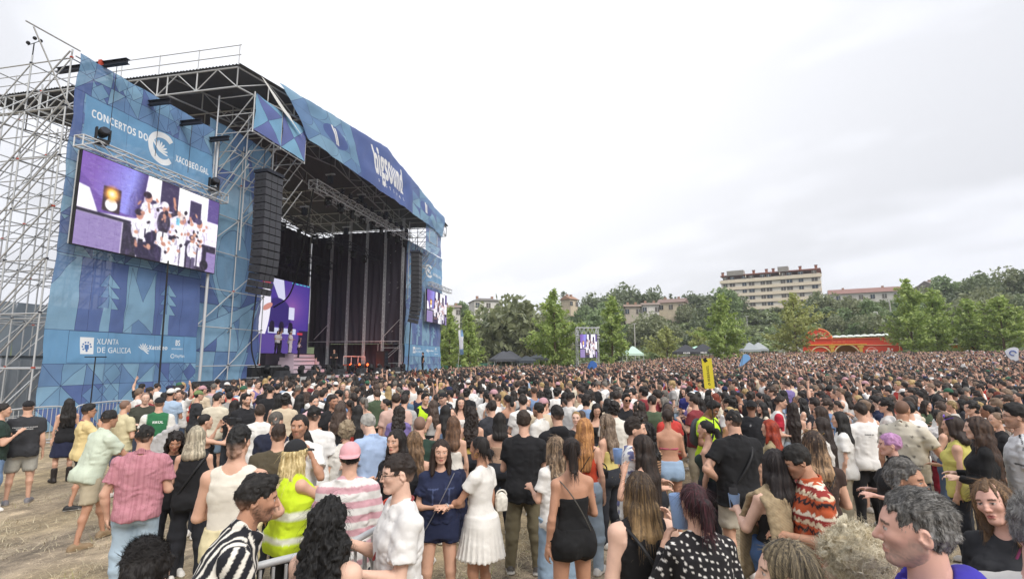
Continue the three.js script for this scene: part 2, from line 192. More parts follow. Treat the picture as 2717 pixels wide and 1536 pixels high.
const backTex = canvasTex(640, 640, (c, W, H) => { c.fillStyle = '#4c3a93'; c.fillRect(0, 0, W, H); let g = c.createRadialGradient(420, 230, 20, 420, 230, 330); g.addColorStop(0, '#8a5aa8'); g.addColorStop(1, 'rgba(70,50,150,0)'); c.fillStyle = g; c.fillRect(0, 0, W, H); c.fillStyle = '#e9e6fb'; poly(c, '#d9d8f2', [[150, 0], [300, 0], [330, 160], [300, 240], [250, 170]]); c.fillStyle = '#3a2c72'; c.beginPath(); c.ellipse(270, 290, 150, 120, .5, 0, 7); c.fill(); c.fillStyle = '#f4f0fb'; c.beginPath(); c.ellipse(90, 300, 70, 240, .1, 0, 7); c.fill(); c.fillStyle = '#c04d5e'; c.fillRect(60, 20, 90, 60); c.fillStyle = '#cf8f84'; c.beginPath(); c.ellipse(130, 250, 60, 24, -.5, 0, 7); c.fill(); c.fillStyle = '#dcdcf4'; c.fillRect(380, 230, 70, 110); c.fillStyle = '#cfd4ee'; c.fillRect(150, 420, 330, 50); for (const x of [190, 300, 410]) { c.fillStyle = '#211b32'; c.fillRect(x - 30, 400, 60, 60); c.beginPath(); c.arc(x, 390, 26, 0, 7); c.fill(); } c.fillStyle = '#5a4694'; c.fillRect(0, 480, 520, 160); c.fillStyle = '#2a2340'; c.fillRect(520, 430, 120, 210); c.fillStyle = '#c23a4a'; c.fillRect(500, 450, 70, 20); c.fillStyle = '#54c6d0'; for (let i = 0; i < 5; i++) c.fillRect(400 + i * 50, 4, 34, 10); });
function ledScreen(label, pos, w, h, tex, glow, turn = Math.PI / 2, cols = 7, rows = 4) { const g = thing('led_screen', label, 'screen', pos, turn, 'video screens'); const m = new THREE.MeshStandardMaterial({ color: 0x0a0a0c, roughness: .6, emissive: 0xffffff, emissiveMap: tex, emissiveIntensity: glow }); const p = part('display', new THREE.PlaneGeometry(w, h), m, g); p.position.z = .065; box('housing', 0, 0, 0, w + .06, h + .06, .12, blackM, g); for (let i = 0; i <= cols; i++) box('mounting_bar', (i / cols - .5) * w, 0, -.1, .05, h, .05, steel, g); return g; }
ledScreen('large screen on the left wing showing performers in white', [-18.95, 8.33, -17.68], 6.6, 3.46, showTex, .66);
ledScreen('far screen on the right wing of the stage', [-18.95, 8.0, -52.2], 6.1, 3.3, showTex, .62);
ledScreen('purple screen at the back of the stage behind the dancers', [-28.8, 6.25, -40.2], 7.4, 6.4, backTex, .5);
// box trusses -------------------------------------------------------------
function trussGeo(L, s = .4, seg = .5, r = .025) { const g = [], n = Math.round(L / seg); for (const [y, z] of [[0, 0], [0, s], [s, 0], [s, s]]) g.push(tubeG(V(0, y - s / 2, z - s / 2), V(L, y - s / 2, z - s / 2), r, 6)); for (let i = 0; i < n; i++) { const a = i * L / n, b = (i + 1) * L / n, u = i % 2; for (const q of [-s / 2, s / 2]) { g.push(tubeG(V(u ? b : a, -s / 2, q), V(u ? a : b, s / 2, q), r * .55, 5)); g.push(tubeG(V(u ? b : a, q, -s / 2), V(u ? a : b, q, s / 2), r * .55, 5)); } } for (const x of [0, L]) for (const q of [-s / 2, s / 2]) { g.push(tubeG(V(x, -s / 2, q), V(x, s / 2, q), r * .8, 5)); g.push(tubeG(V(x, q, -s / 2), V(x, q, s / 2), r * .8, 5)); } return mergeGeometries(g); }
// each truss: chords, then the lattice between them
function truss(label, pos, L, turn, s = .42, m = alu, lights = [], group = 'lighting trusses of the stage') {
  const t = thing('truss', label, 'truss', pos, turn, group); const n = Math.round(L / .6), r = .034;
  for (const y of [-s / 2, s / 2]) for (const z of [-s / 2, s / 2]) tube('chord', V(0, y, z), V(L, y, z), r, m, t);
  for (let i = 0; i < n; i++) { const a = i * L / n, b = (i + 1) * L / n, u = i % 2; for (const q of [-s / 2, s / 2]) { tube('lattice_bar', V(u ? b : a, -s / 2, q), V(u ? a : b, s / 2, q), r * .55, m, t); tube('lattice_bar', V(u ? b : a, q, -s / 2), V(u ? a : b, q, s / 2), r * .55, m, t); } }
  for (const x of [0, L]) for (const q of [-s / 2, s / 2]) { tube('end_bar', V(x, -s / 2, q), V(x, s / 2, q), r * .8, m, t); tube('end_bar', V(x, q, -s / 2), V(x, q, s / 2), r * .8, m, t); }
  return t;
}
truss('slim truss running along the top edge of the big left screen', [-18.9, 10.35, -14.2], 7.1, Math.PI / 2, .4, alu, [], 'trusses holding the screens');
truss('slim truss above the far right screen', [-18.9, 10.3, -49.9], 6.6, Math.PI / 2, .4, alu, [], 'trusses holding the screens');
truss('front lighting truss just under the stage roof', [-19.5, 14.0, -29.5], 16.2, Math.PI / 2, .6);
truss('middle lighting truss hanging lower inside the stage', [-22.4, 12.15, -29.3], 15.6, Math.PI / 2, .55, darkSteel);
truss('rear lighting truss above the purple screen', [-26.6, 11.35, -34.4], 9.8, Math.PI / 2, .55, darkSteel);
truss('lowest rear truss directly over the purple screen', [-27.4, 10.35, -36], 8.6, Math.PI / 2, .5, darkSteel);
for (const [x, y, z] of [[-19.5, 16, -31.5], [-19.5, 16, -36], [-19.5, 16, -40.5], [-22.4, 14.3, -33], [-22.4, 14.3, -39]]) { const t = thing('chain_hoist', 'chain hoist on a chain above the stage truss', 'hoist', [x, y, z], 0, 'chain hoists above the trusses'); tube('chain', V(0, -1.4, 0), V(0, 1.2, 0), .018, darkSteel, t); box('motor', 0, -1.0, 0, .3, .55, .28, darkSteel, t); box('beam_clamp', 0, -.62, 0, .7, .08, .14, alu, t); }
// moving-head lamps and pars
const headG = new THREE.LatheGeometry([[0, -.2], [.13, -.2], [.17, -.05], [.17, .12], [.14, .22], [0, .22]].map(p => new THREE.Vector2(...p)), 14);
function movingHead(label, x, y, z, up, tilt, turn, group, glow) { const t = thing('stage_lamp', label, 'stage lamp', [x, y, z], turn, group), s = up ? 1 : -1; box('base', 0, .07 * s, 0, .36, .14, .36, blackM, t); box('yoke_arm', -.21, .36 * s, 0, .05, .46, .16, blackM, t); box('yoke_arm', .21, .36 * s, 0, .05, .46, .16, blackM, t); const h = part('lamp_head', headG, blackM, t); h.position.y = .44 * s; h.rotation.x = tilt; const l = part('lens', new THREE.CircleGeometry(.135, 16), glow || mat(0x3a3d45, .15, { metalness: .5 }), h); l.position.y = .225; l.rotation.x = -Math.PI / 2; return t; }
for (let i = 0; i < 9; i++) movingHead('round lamp hanging under the front lighting truss', -19.5, 13.7, -31.4 - i * 1.65, false, 2.9, .4 + i, 'lamps under the front truss');
for (let i = 0; i < 7; i++) movingHead('dark lamp hanging under the middle lighting truss', -22.4, 11.85, -30.6 - i * 1.95, false, 2.6, 1 + i, 'lamps under the middle truss');
for (let i = 0; i < 4; i++) movingHead('dark lamp hanging under the rear trusses', -26.8, 11.0, -35.6 - i * 2.1, false, 2.6, 1 + i, 'lamps under the rear trusses');
for (const [z, w] of [[-15.0, 'left'], [-20.5, 'right']]) { const t = movingHead(`black lamp standing on the ${w} end of the big screen truss`, -18.85, 10.55, z, true, 1.3, 1.2); }
// blinder bars on the front truss
for (let i = 0; i < 11; i++) { const t = thing('blinder', 'bank of small blinder lamps clamped on the front truss', 'stage lamp', [-19.2, 14.35, -32.6 - i * 1.15], 0, 'blinder lamps on the front truss'); for (let k = 0; k < 4; k++) { const h = part('lamp', headG, darkSteel, t); h.scale.setScalar(.5); h.position.set(.1, (k >> 1) * .2, (k % 2) * .2); h.rotation.z = -1.4; } }
// roof --------------------------------------------------------------------
{
  const ridge = 18.72, eave = 16.55, zr = -35.5, zl = -19.95, zR = -51.05, x0 = -17.35, x1 = -34, r = thing('stage_roof', 'grey corrugated gable roof covering the whole stage', 'roof');
  const roofM = new THREE.MeshStandardMaterial({ color: 0x5f6266, metalness: 0, roughness: .8, side: THREE.DoubleSide });
  const nP = 60; // panels, each a run of corrugated sheet
  for (const [za, zb] of [[zl, zr], [zR, zr]]) for (let p = 0; p < 15; p++) { // fifteen sheets on each slope
    const xa = mix(x0, x1, p / 15), xb = mix(x0, x1, (p + 1) / 15) - .04, P = [], I = [], n = 12; for (let i = 0; i <= n; i++) { const x = mix(xa, xb, i / n), d = (i % 2) * .07 + p % 2 * .004; P.push(x, eave + d, za, x, ridge + d, zb); if (i) { const k = i * 2; I.push(k - 2, k - 1, k, k - 1, k + 1, k); } }
    const g = new THREE.BufferGeometry(); g.setAttribute('position', new THREE.Float32BufferAttribute(P, 3)); g.setIndex(I); const gg = g.toNonIndexed(); gg.computeVertexNormals(); part('roof_sheet', gg, roofM, r);
  }
  const D = 1.0, hy = z => eave + (ridge - eave) * (1 - Math.abs(z - zr) / (zr - zR)) - .08;
  for (let f = 0; f < 5; f++) { const x = -17.6 - f * 4; const N = 14; let pt = null; for (let i = 0; i <= N; i++) { const z = mix(zl + -.1, zR + .1, i / N), a = V(x, hy(z), z), b = V(x, hy(z) - D, z); tube('truss_post', a, b, .035, steel, r); if (pt) { tube('top_chord', pt[0], a, .045, steel, r); tube('bottom_chord', pt[1], b, .045, steel, r); tube('truss_diagonal', i % 2 ? pt[1] : pt[0], i % 2 ? a : b, .028, steel, r); } pt = [a, b]; } }
  for (const z of [zl - .1, -25, -30, -41, -46, zR + .1]) { let pt = null; const N = z === zl - .1 ? 7 : 5; for (let i = 0; i <= N; i++) { const x = mix(-17.6, -33.6, i / N), a = V(x, hy(z), z), b = V(x, hy(z) - D, z); if (pt) { tube('top_chord', pt[0], a, .045, steel, r); tube('bottom_chord', pt[1], b, .045, steel, r); const m = pt[0].clone().lerp(a, .5); tube('truss_diagonal', pt[1], m, .028, steel, r); tube('truss_diagonal', m, b, .028, steel, r); } pt = [a, b]; tube('truss_post', a, b, .035, steel, r); } }
  // guard rail on the left eave
  for (let i = 0; i <= 7; i++) { const x = mix(-17.5, -33.5, i / 7); tube('rail_post', V(x, eave, zl), V(x, eave + 1.05, zl), .024, steel, r); } for (const h of [.5, 1.0]) tube('guard_rail', V(-17.4, eave + h, zl), V(-33.6, eave + h, zl), .024, steel, r);
}
{ // printed fascia along the roof front
  const tex = canvasTex(2048, 512, (c, W, H) => { c.fillStyle = '#5268a4'; c.fillRect(0, 0, W, H); geoPattern(c, 700, H, 9, 170); c.save(); c.translate(1350, 0); geoPattern(c, 700, H, 15, 170); c.restore(); c.fillStyle = '#5268a4'; c.fillRect(560, 0, 800, H); poly(c, TB, [[470, 0], [560, 0], [560, 420], [470, 380]]); c.fillStyle = '#f3f3f4'; c.save(); c.translate(775, 345); c.scale(1, 3.3); c.font = 'bold 108px sans-serif'; c.fillText('bigsound', 0, 0, 430); c.lineWidth = 5; c.strokeStyle = '#f3f3f4'; c.strokeText('bigsound', 0, 0, 430); c.lineWidth = 2; c.restore(); c.font = '46px sans-serif'; 'FESTIVAL'.split('').forEach((q, i) => c.fillText(q, 800 + i * 54, 430)); for (const x of [330, 1620]) { c.fillStyle = '#5268a4'; c.beginPath(); c.arc(x + 18, 250, 110, 0, 7); c.fill(); c.fillStyle = '#f3f3f4'; c.fillRect(x, 140, 16, 190); c.fillRect(x + 20, 160, 14, 170); } speck(c, W, H, 8); });
  const P = [], U = [], I = [], nx = 70, ny = 10; for (let j = 0; j <= ny; j++) for (let i = 0; i <= nx; i++) { const u = i / nx, v = j / ny; const zt = mix(-22.55, -49.2, u), zb = mix(-25.3, -48.6, u), z = mix(zb, zt, v), top = 16.55 + 2.17 * (1 - Math.abs(z + 35.5) / 15.55) + .12, bot = 15.05 + (u > .9 ? (u - .9) * -3 : 0); const y = mix(bot, top, v); P.push(-17.22 + .09 * noise(z * .9, y * 1.2, 3) + .05 * noise(z * 2.4 + y * 2, y, 6) + .12 * (1 - v), y, z); U.push(u, v); } for (let j = 0; j < ny; j++) for (let i = 0; i < nx; i++) { const a = j * (nx + 1) + i; I.push(a, a + 1, a + nx + 2, a, a + nx + 2, a + nx + 1); }
  const g = new THREE.BufferGeometry(); g.setAttribute('position', new THREE.Float32BufferAttribute(P, 3)); g.setAttribute('uv', new THREE.Float32BufferAttribute(U, 2)); g.setIndex(I); g.computeVertexNormals(); const o = part('roof_banner', g, meshCloth(tex, .97)); tag(o, 'long blue banner with white lettering along the front of the stage roof', 'banner');
  { const P = [], I = []; for (let k = 0; k <= 12; k++) { const t = k / 12, z = mix(-21.0, -24.9, t), y = mix(16.6, 14.95, t) + .06 * noise(t * 6, 1, 1), w = .3 * Math.sin(Math.PI * clamp(t * 1.1)) + .06; P.push(-17.2 + .06 * noise(t * 9, 2, 2), y + w * .4, z, -17.15, y - w * .6, z - .1); if (k) { const q = k * 2; I.push(q - 2, q - 1, q, q - 1, q + 1, q); } } const g = new THREE.BufferGeometry(); g.setAttribute('position', new THREE.Float32BufferAttribute(P, 3)); g.setIndex(I); g.computeVertexNormals(); tag(part('rolled_tarpaulin', g, mat(0xd8d8d4, .8, { side: 2 })), 'white gathered edge of tarpaulin at the left end of the roof banner', 'tarpaulin'); }
}
// triangle-patterned flags above the left loudspeakers
const flagTex = [0, 1].map(k => canvasTex(256, 256, (c, W, H) => { const A = k ? '#86b9da' : '#7fb2d6', B = '#6a78b6'; c.fillStyle = A; c.fillRect(0, 0, W, H); poly(c, B, [[0, 0], [256, 40], [128, 128]]); poly(c, B, [[0, 256], [256, 256], [128, 128]]); if (k) { poly(c, A, [[0, 0], [256, 0], [128, 128]]); poly(c, B, [[256, 0], [256, 256], [128, 128]]); poly(c, B, [[0, 0], [0, 256], [128, 128]]); poly(c, A, [[0, 256], [256, 256], [128, 128]]); } }));
[[-22.05, 0], [-24.2, 1]].forEach(([z, k]) => { const o = part('triangle_banner', sheet(2.1, 1.9, 10, 8, (u, v) => .05 * noise(u * 2, v * 2, k)), meshCloth(flagTex[k], .96)); o.name = numbered('triangle_banner'); o.rotation.y = Math.PI / 2; o.position.set(-17.28, 14.68, z); tag(o, ['left blue triangle-patterned panel above the loudspeaker column', 'right blue triangle-patterned panel above the loudspeaker column'][k], 'banner'); });
// scaffolding --------------------------------------------------------------
function scaffold(label, xs, zs, ys, keep, seed, braceEvery = 2) {
  const t = thing('scaffold_tower', label, 'scaffold', [0, 0, 0], 0), bars = [], r = rng(seed), red = [];
  const add = (n, a, b, rad, pr) => bars.push([n, a, b, rad, pr ?? a.clone().add(b).multiplyScalar(.5).distanceTo(EYE) - a.distanceTo(b) * 1.2]);
  for (const x of xs) for (const z of zs) { add('upright', V(x, 0, z), V(x, ys[ys.length - 1] + .35, z), .03, -5); for (const y of ys) red.push(boxG(x, y + .04, z, .085, .05, .085)); }
  for (const y of ys) { for (const z of zs) for (let i = 0; i < xs.length - 1; i++) add('ledger', V(xs[i], y, z), V(xs[i + 1], y, z), .026); for (const x of xs) for (let i = 0; i < zs.length - 1; i++) add('ledger', V(x, y, zs[i]), V(x, y, zs[i + 1]), .026); }
  for (let j = 0; j < ys.length - 1; j++) { for (const z of zs) for (let i = 0; i < xs.length - 1; i++) if ((i + j) % braceEvery === 0 || r() < .3) add('diagonal_brace', V(xs[i], ys[j + 1], z), V(xs[i + 1], ys[j], z), .024); for (const x of xs) for (let i = 0; i < zs.length - 1; i++) if ((i + j) % braceEvery === 0) add('diagonal_brace', V(x, ys[j], zs[i]), V(x, ys[j + 1], zs[i + 1]), .024); }
  bars.sort((a, b) => a[4] - b[4]); bars.slice(0, keep).forEach(b => tube(b[0], b[1], b[2], b[3], steel, t)); const rest = bars.slice(keep).map(b => tubeG(b[1], b[2], b[3], 5)); if (rest.length) part('inner_tubes', mergeGeometries(rest), steel, t).userData.kind = 'stuff';
  part('couplers', mergeGeometries(red.filter((_, i) => i % 3 !== 1)), darkSteel, t).userData.kind = 'stuff'; const rr = red.filter((_, i) => i % 3 === 1); part('red_couplers', mergeGeometries(rr.map(g => { const q = g.clone(); return q; })), orange, t).userData.kind = 'stuff'; return t;
}
const ysL = [.3, 2.2, 4.1, 6, 7.9, 9.8, 11.7, 13.6];
const sc1 = scaffold('grey steel scaffold tower standing behind the left banner', [-19.62, -21.5, -23.4, -25.3, -27.2], [-14.15, -15.9, -17.7, -19.4, -20.95, -23.2, -25.55], ysL, 290, 5, 2);
// long raking braces and the spar over the near corner
for (let j = 0; j < 6; j++) tube('raking_brace', V(-19.62, 4.1 + j * 1.95, -14.08), V(-23.4, .5 + j * 1.95, -14.08), .03, steel, sc1);
tube('top_spar', V(-19.45, 13.95, -14.3), V(-19.5, 13.95, -12.5), .03, steel, sc1); tube('top_spar', V(-19.5, 13.9, -12.75), V(-19.5, 12.4, -13.7), .026, steel, sc1); tube('top_spar', V(-19.5, 12.4, -13.7), V(-19.5, 11.7, -14.2), .026, steel, sc1); tube('top_spar', V(-19.5, 13.7, -14.2), V(-19.5, 13.7, -20.9), .03, steel, sc1);
scaffold('far scaffold tower behind the right wing of the stage', [-19.7, -22.2], [-45.3, -47.7, -50.1, -52.5, -54.9], ysL, 60, 8, 2);
{ const t = thing('anemometer', 'small wind gauge on top of the scaffold corner', 'wind gauge', [-21.5, 13.95, -14.15]); tube('mast', V(0, 0, 0), V(0, .5, 0), .02, blackM, t); tube('arm', V(-.3, .45, 0), V(.3, .55, 0), .012, blackM, t); for (const x of [-.3, .3, 0]) { const c = part('cup', new THREE.SphereGeometry(.07, 8, 6), blackM, t); c.position.set(x, .55 + (x ? 0 : .15), 0); } }
[[-15.2, 13.95], [-17.2, 13.35], [-18.9, 13.25], [-20.6, 13.2]].forEach(([z, y], i) => { const t = thing('steel_beam', ['steel I-beam above the near corner of the left banner', 'steel I-beam over the banner above the lettering', 'third steel I-beam on the top edge of the left banner', 'steel I-beam next to the bracket scaffold'][i], 'beam', [-20, y, z], 0, 'beams carrying the left screen'); for (const h of [-.09, .09]) box('flange', 0, h, 0, 3.4, .02, .18, darkSteel, t); box('web', 0, 0, 0, 3.4, .16, .02, darkSteel, t); box('clamp', .5, .02, 0, .14, .24, .26, orange, t); tube('hanging_chain', V(1.2, -.1, 0), V(1.2, i === 0 ? -3.1 : -2.4, 0), .012, darkSteel, t); });
for (const [far, zz] of [[0, [-21.0, -23.15, -25.3]], [1, [-45.4, -47.5]]]) { const t = thing('bracket_scaffold', far ? 'bracket of tubes jutting out above the far loudspeaker column' : 'bracket of slanting tubes jutting out above the near loudspeaker column', 'scaffold'); for (const z of zz) { tube('upright', V(-19.4, 8.2, z), V(-19.4, 15.7, z), .04, alu, t); tube('upright', V(-17.35, 13.6, z), V(-17.35, 15.7, z), .035, steel, t); for (const y of [11.6, 12.7, 13.65, 14.6, 15.55]) tube('ledger', V(-19.4, y, z), V(y < 13 ? -18.2 : -17.35, y, z), .026, steel, t); for (const y of [9.4, 10.1, 11.3, 12.0, 13.2]) tube('diagonal_brace', V(-19.4, y, z), V(-17.4, y + 2.55 > 15.5 ? 15.5 : y + 2.55, z), .028, steel, t); } for (const y of [13.65, 15.55]) tube('ledger', V(-17.35, y, zz[0]), V(-17.35, y, zz[zz.length - 1]), .028, steel, t); for (const y of [11.6, 12.7, 14.6]) tube('ledger', V(-18.4, y, zz[0]), V(-18.4, y, zz[zz.length - 1]), .024, steel, t); }
// loudspeaker columns: curved strings of cabinets with grilles -----------------
const cabM = mat(0x34353a, .75), grilM = new THREE.MeshStandardMaterial({ color: 0x45464c, roughness: .6, metalness: .3 });
function lineArray(label, x, z, top, n, turn) {
  const t = thing('loudspeaker_column', label, 'loudspeaker', [x, 0, z], turn); let y = top, xx = 0, a = -.02; const small = n + 3;
  for (let i = 0; i < small; i++) { const big = i < n, h = big ? .4 : .36, w = big ? 1.2 : .98, d = .72; if (i > 8) a += .035; const c = new THREE.Group(); c.name = 'cabinet'; const cx = xx, cy = y - h / 2;
    const cab = part('cabinet', boxGeo, cabM, t); cab.position.set(cx, cy, big ? 0 : .05); cab.rotation.z = -a; cab.scale.set(d, h - .05, w);
    const wd = part('grille', boxGeo, grilM, t); wd.position.set(cx + Math.cos(a) * (d / 2 + .01), cy - Math.sin(a) * (d / 2 + .01), big ? 0 : .05); wd.rotation.z = -a; wd.scale.set(.03, h - .05, w - .04);
    for (const s of [-.17, .17]) { const seam = part('grille_seam', boxGeo, blackM, t); seam.position.copy(wd.position); seam.position.x += .012; seam.position.z += s * w; seam.rotation.z = -a; seam.scale.set(.02, h - .04, .03); }
    for (const s of [-.2, .14]) { const hol = part('handle_hole', HOLE, blackM, t); hol.rotation.set(Math.PI / 2, 0, 0); hol.position.set(cx + s, cy + .02, w / 2 + (big ? .003 : .053)); }
    y -= h * Math.cos(a); xx -= h * Math.sin(a); }
  box('rigging_frame', 0, top + .12, 0, .9, .16, 1.2, darkSteel, t); for (const s of [-.4, .4]) tube('rigging_chain', V(0, top + .15, s), V(0, top + 1.4, s), .02, darkSteel, t); return t;
}
const HOLE = new THREE.CylinderGeometry(.045, .045, .012, 10);
lineArray('tall hanging column of black loudspeakers at the left of the stage opening', -17.75, -22.95, 12.05, 13, -.12);
lineArray('far hanging column of black loudspeakers at the right of the stage opening', -17.75, -43.3, 12.0, 13, .15);
for (let i = 0; i < 5; i++) { const t = thing('subwoofer', 'low black subwoofer box in the row under the left banner', 'loudspeaker', [-18.3, .78, -20.9 - i * 1.3], 0, 'subwoofers along the stage front'); box('cabinet', 0, 0, 0, 1, 1.5, 1.26, cabM, t); box('grille', .505, 0, 0, .02, 1.4, 1.16, grilM, t); for (const s of [-.3, .3]) { const h = part('port', HOLE, blackM, t); h.scale.setScalar(2); h.rotation.z = Math.PI / 2; h.position.set(.52, .45, s); } }
// stage deck, stairs, wings
{
  const d = thing('stage_deck', 'black stage floor on an aluminium edge with truss legs', 'stage'); for (let i = 0; i < 12; i++) for (let j = 0; j < 5; j++) box('deck_panel', -19.75 - j * 2.1, 1.43, -25.4 - i * 1.93, 2.08, .14, 1.91, mat([0x2b2a30, 0x2f2e33][(i + j) % 2], .7), d); for (let i = 0; i < 12; i++) { box('deck_edge', -18.68, 1.4, -25.4 - i * 1.93, .05, .18, 1.91, alu, d); tube('leg', V(-18.75, 0, -24.5 - i * 1.93), V(-18.75, 1.32, -24.5 - i * 1.93), .03, steel, d); tube('leg_brace', V(-18.75, .1, -24.5 - i * 1.93), V(-18.75, 1.3, -26.4 - i * 1.93), .02, steel, d); tube('leg_brace', V(-18.75, 1.3, -24.5 - i * 1.93), V(-18.75, .1, -26.4 - i * 1.93), .02, steel, d); }
  box('back_skirt', -20.4, .66, -36, .04, 1.3, 23, blackC, d);
  const s = thing('stage_stairs', 'pale wide stairs in front of the purple screen', 'stairs', [-26.2, 1.5, -38.6]); for (let i = 0; i < 5; i++) { box('step', 1.2 - i * .5, .15 + i * .3, .9 - i * .55, 1.4, .3, 4.2 - i * .3, mat(0xcbb9c4, .6), s); box('nosing', 1.9 - i * .5, .28 + i * .3, .9 - i * .55, .04, .05, 4.2 - i * .3, blackM, s); } box('landing', -2.2, .75, -.2, 2.6, 1.5, 5.6, mat(0x3a3440, .7), s);
  for (let i = 0; i < 13; i++) movingHead('black lamp standing on the stage floor edge', -19.3, 1.5, -25.9 - i * 1.55, true, .6, i * 1.3, 'lamps along the stage edge');
  for (let i = 0; i < 6; i++) { const t = thing('floor_monitor', 'black wedge monitor lying on the stage edge', 'loudspeaker', [-18.95, 1.5, -26.6 - i * 3.1], 0, 'wedge monitors on the stage edge'); const g = new THREE.BufferGeometry().copy(new THREE.BoxGeometry(.5, .38, 1.0)), p = g.attributes.position; for (let k = 0; k < p.count; k++) if (p.getY(k) > 0 && p.getX(k) < 0) p.setX(k, -.02); g.computeVertexNormals(); const c = part('cabinet', g, cabM, t); c.position.y = .19; box('handle', .26, .2, 0, .02, .06, .24, blackM, t); }
  // warm lamps shining on the floor
  const glow = new THREE.MeshStandardMaterial({ color: 0x331008, emissive: 0xff5a2a, emissiveIntensity: 2.2 }); for (let i = 0; i < 3; i++) { movingHead('lamp glowing orange on the stage floor', -22.6, 1.55, -40.9 - i * 1.5, true, 1.25, 1.1, 'orange glowing lamps'); const t = scene.children[scene.children.length - 1]; t.traverse(o => { if (o.name === 'lens') o.material = glow; }); const l = new THREE.PointLight(0xff6030, 2.5, 6); l.position.set(-22.2, 2.1, -40.7 - i * 1.5); l.castShadow = true; scene.add(l); }
  for (let i = 0; i < 4; i++) { const t = thing('flight_case', 'black flight case with metal edges at the side of the stage', 'case', [-20 - (i % 2) * 1.1, 1.5, -25.2 - i * .9], .1 * i, 'flight cases on the stage'); box('shell', 0, .35, 0, 1, .7, .7, blackM, t); box('lid_rim', 0, .62, 0, 1.02, .03, .72, alu, t); box('base_rim', 0, .04, 0, 1.02, .04, .72, alu, t); }
  // keyboard and drum risers on the right
  const k = thing('equipment_rack', 'dark equipment rack at the right of the stage', 'rack', [-21.2, 1.5, -44.2]); box('frame', 0, .9, 0, .8, 1.8, .8, blackM, k); for (let i = 0; i < 5; i++) box('unit', .41, .25 + i * .32, 0, .02, .22, .68, darkSteel, k);
  const rs = thing('stage_riser', 'low riser with a rail on the right half of the stage', 'riser', [-24, 1.5, -42]); box('top', 0, .55, 0, 2.6, .1, 4, mat(0x26242a, .8), rs); for (const z of [-1.9, -.6, .6, 1.9]) { tube('rail_post', V(1.25, .6, z), V(1.25, 1.3, z), .025, steel, rs); tube('leg', V(1.25, 0, z), V(1.25, .5, z), .03, steel, rs); } tube('hand_rail', V(1.25, 1.3, -1.9), V(1.25, 1.3, 1.9), .03, steel, rs);
}
{ // black drapes: pleated panels on the far side and back of the stage
  const drape = (w, h, f) => sheet(w, h, Math.round(w * 14), 6, (u, v) => .09 * Math.sin(u * 9 + noise(u, v * .2, f) * 3) + .04 * noise(u * 5, v * .4, f)); const dM = mat(0x3b3742, .95, { side: 2 });
  [[-20.5, 2.1], [-22.45, 2.05], [-24.3, 1.95], [-26.15, 2.0], [-28.3, 2.5]].forEach(([x, w], i) => { const o = part('stage_curtain', drape(w, 10.8, i), dM); o.name = numbered('stage_curtain'); o.position.set(x, 9.4 - (i > 3 ? .3 : 0), -45.2); tag(o, ['black pleated curtain nearest the stage front on the far side', 'second black pleated curtain on the far side', 'middle black pleated curtain on the far side', 'fourth black pleated curtain on the far side', 'black pleated curtain next to the purple screen'][i], 'curtain', 'black curtains'); });
  const b = part('stage_curtain', drape(20, 13.5, 9), dM); b.name = numbered('stage_curtain'); b.rotation.y = Math.PI / 2; b.position.set(-29.6, 7.8, -35); tag(b, 'wide black curtain closing the back of the stage', 'curtain', 'black curtains');
  const lw = part('stage_skirt', drape(9.6, 2.6, 5), dM); lw.position.set(-24.6, 2.7, -46.2); tag(lw, 'low black drape below the far curtains', 'curtain', 'black curtains');
  [-19.7, -21.5, -23.4, -25.2, -27.1, -29.4].forEach((x, i) => { const t = thing('lattice_mast', ['silver lattice mast at the right front corner of the stage', 'second silver mast in front of the far curtains', 'third silver mast in front of the far curtains', 'fourth silver mast in front of the far curtains', 'fifth silver mast in front of the far curtains', 'silver mast beside the purple screen'][i], 'mast', [x, 1.5, -44.75], 0, 'masts along the far side'); for (const [a, b] of [[-.08, -.08], [.08, -.08], [-.08, .08], [.08, .08]]) tube('chord', V(a, 0, b), V(a, 14.4, b), .022, alu, t); for (let k = 0; k < 18; k++) tube('lattice_bar', V(k % 2 ? -.08 : .08, k * .8, .08), V(k % 2 ? .08 : -.08, (k + 1) * .8, .08), .013, alu, t); });
  const bk = thing('brace_tubes', 'diagonal and level tubes bracing the far masts', 'scaffold', [0, 0, -44.6]); tube('diagonal_brace', V(-21.4, 4.6, 0), V(-19.8, 6.2, 0), .03, steel, bk); tube('diagonal_brace', V(-21.4, 2.2, 0), V(-19.8, 3.6, 0), .03, steel, bk); tube('diagonal_brace', V(-28.5, 4.4, 0), V(-26.9, 6, 0), .03, steel, bk); tube('ledger', V(-29.4, 4.2, 0), V(-19.7, 4.2, 0), .03, steel, bk); tube('ledger', V(-21.5, 3.6, 0), V(-19.7, 3.6, 0), .03, steel, bk);
}
// cables
function cable(label, pts, r) { const o = part('cable', new THREE.TubeGeometry(new THREE.CatmullRomCurve3(pts), 24, r, 6), mat(0x18181b, .7)); o.name = numbered('cable'); return tag(o, label, 'cable'); }
cable('thick black cable hanging from the big screen to the ground', [V(-18.8, 6.7, -18.3), V(-18.7, 4, -18.25), V(-18.6, 1, -18.2), V(-18.5, 0, -18.1)], .035);
cable('black cable hanging from the left loudspeaker column', [V(-18.0, 6.2, -22.9), V(-18.1, 3, -22.95), V(-18.0, 1.6, -23.6), V(-18.3, 1.5, -24.2)], .035);
cable('long grey cable swooping across the stage from the front truss', [V(-19.5, 13.8, -29.6), V(-20, 11.5, -29.9), V(-21.2, 9, -31), V(-22.6, 6.9, -32), V(-24, 6.2, -32.4)], .05);
cable('thick cable hanging from the far loudspeaker column', [V(-18.1, 6, -43.2), V(-18.2, 3, -43.2), V(-18.3, 1.5, -43.3)], .05);
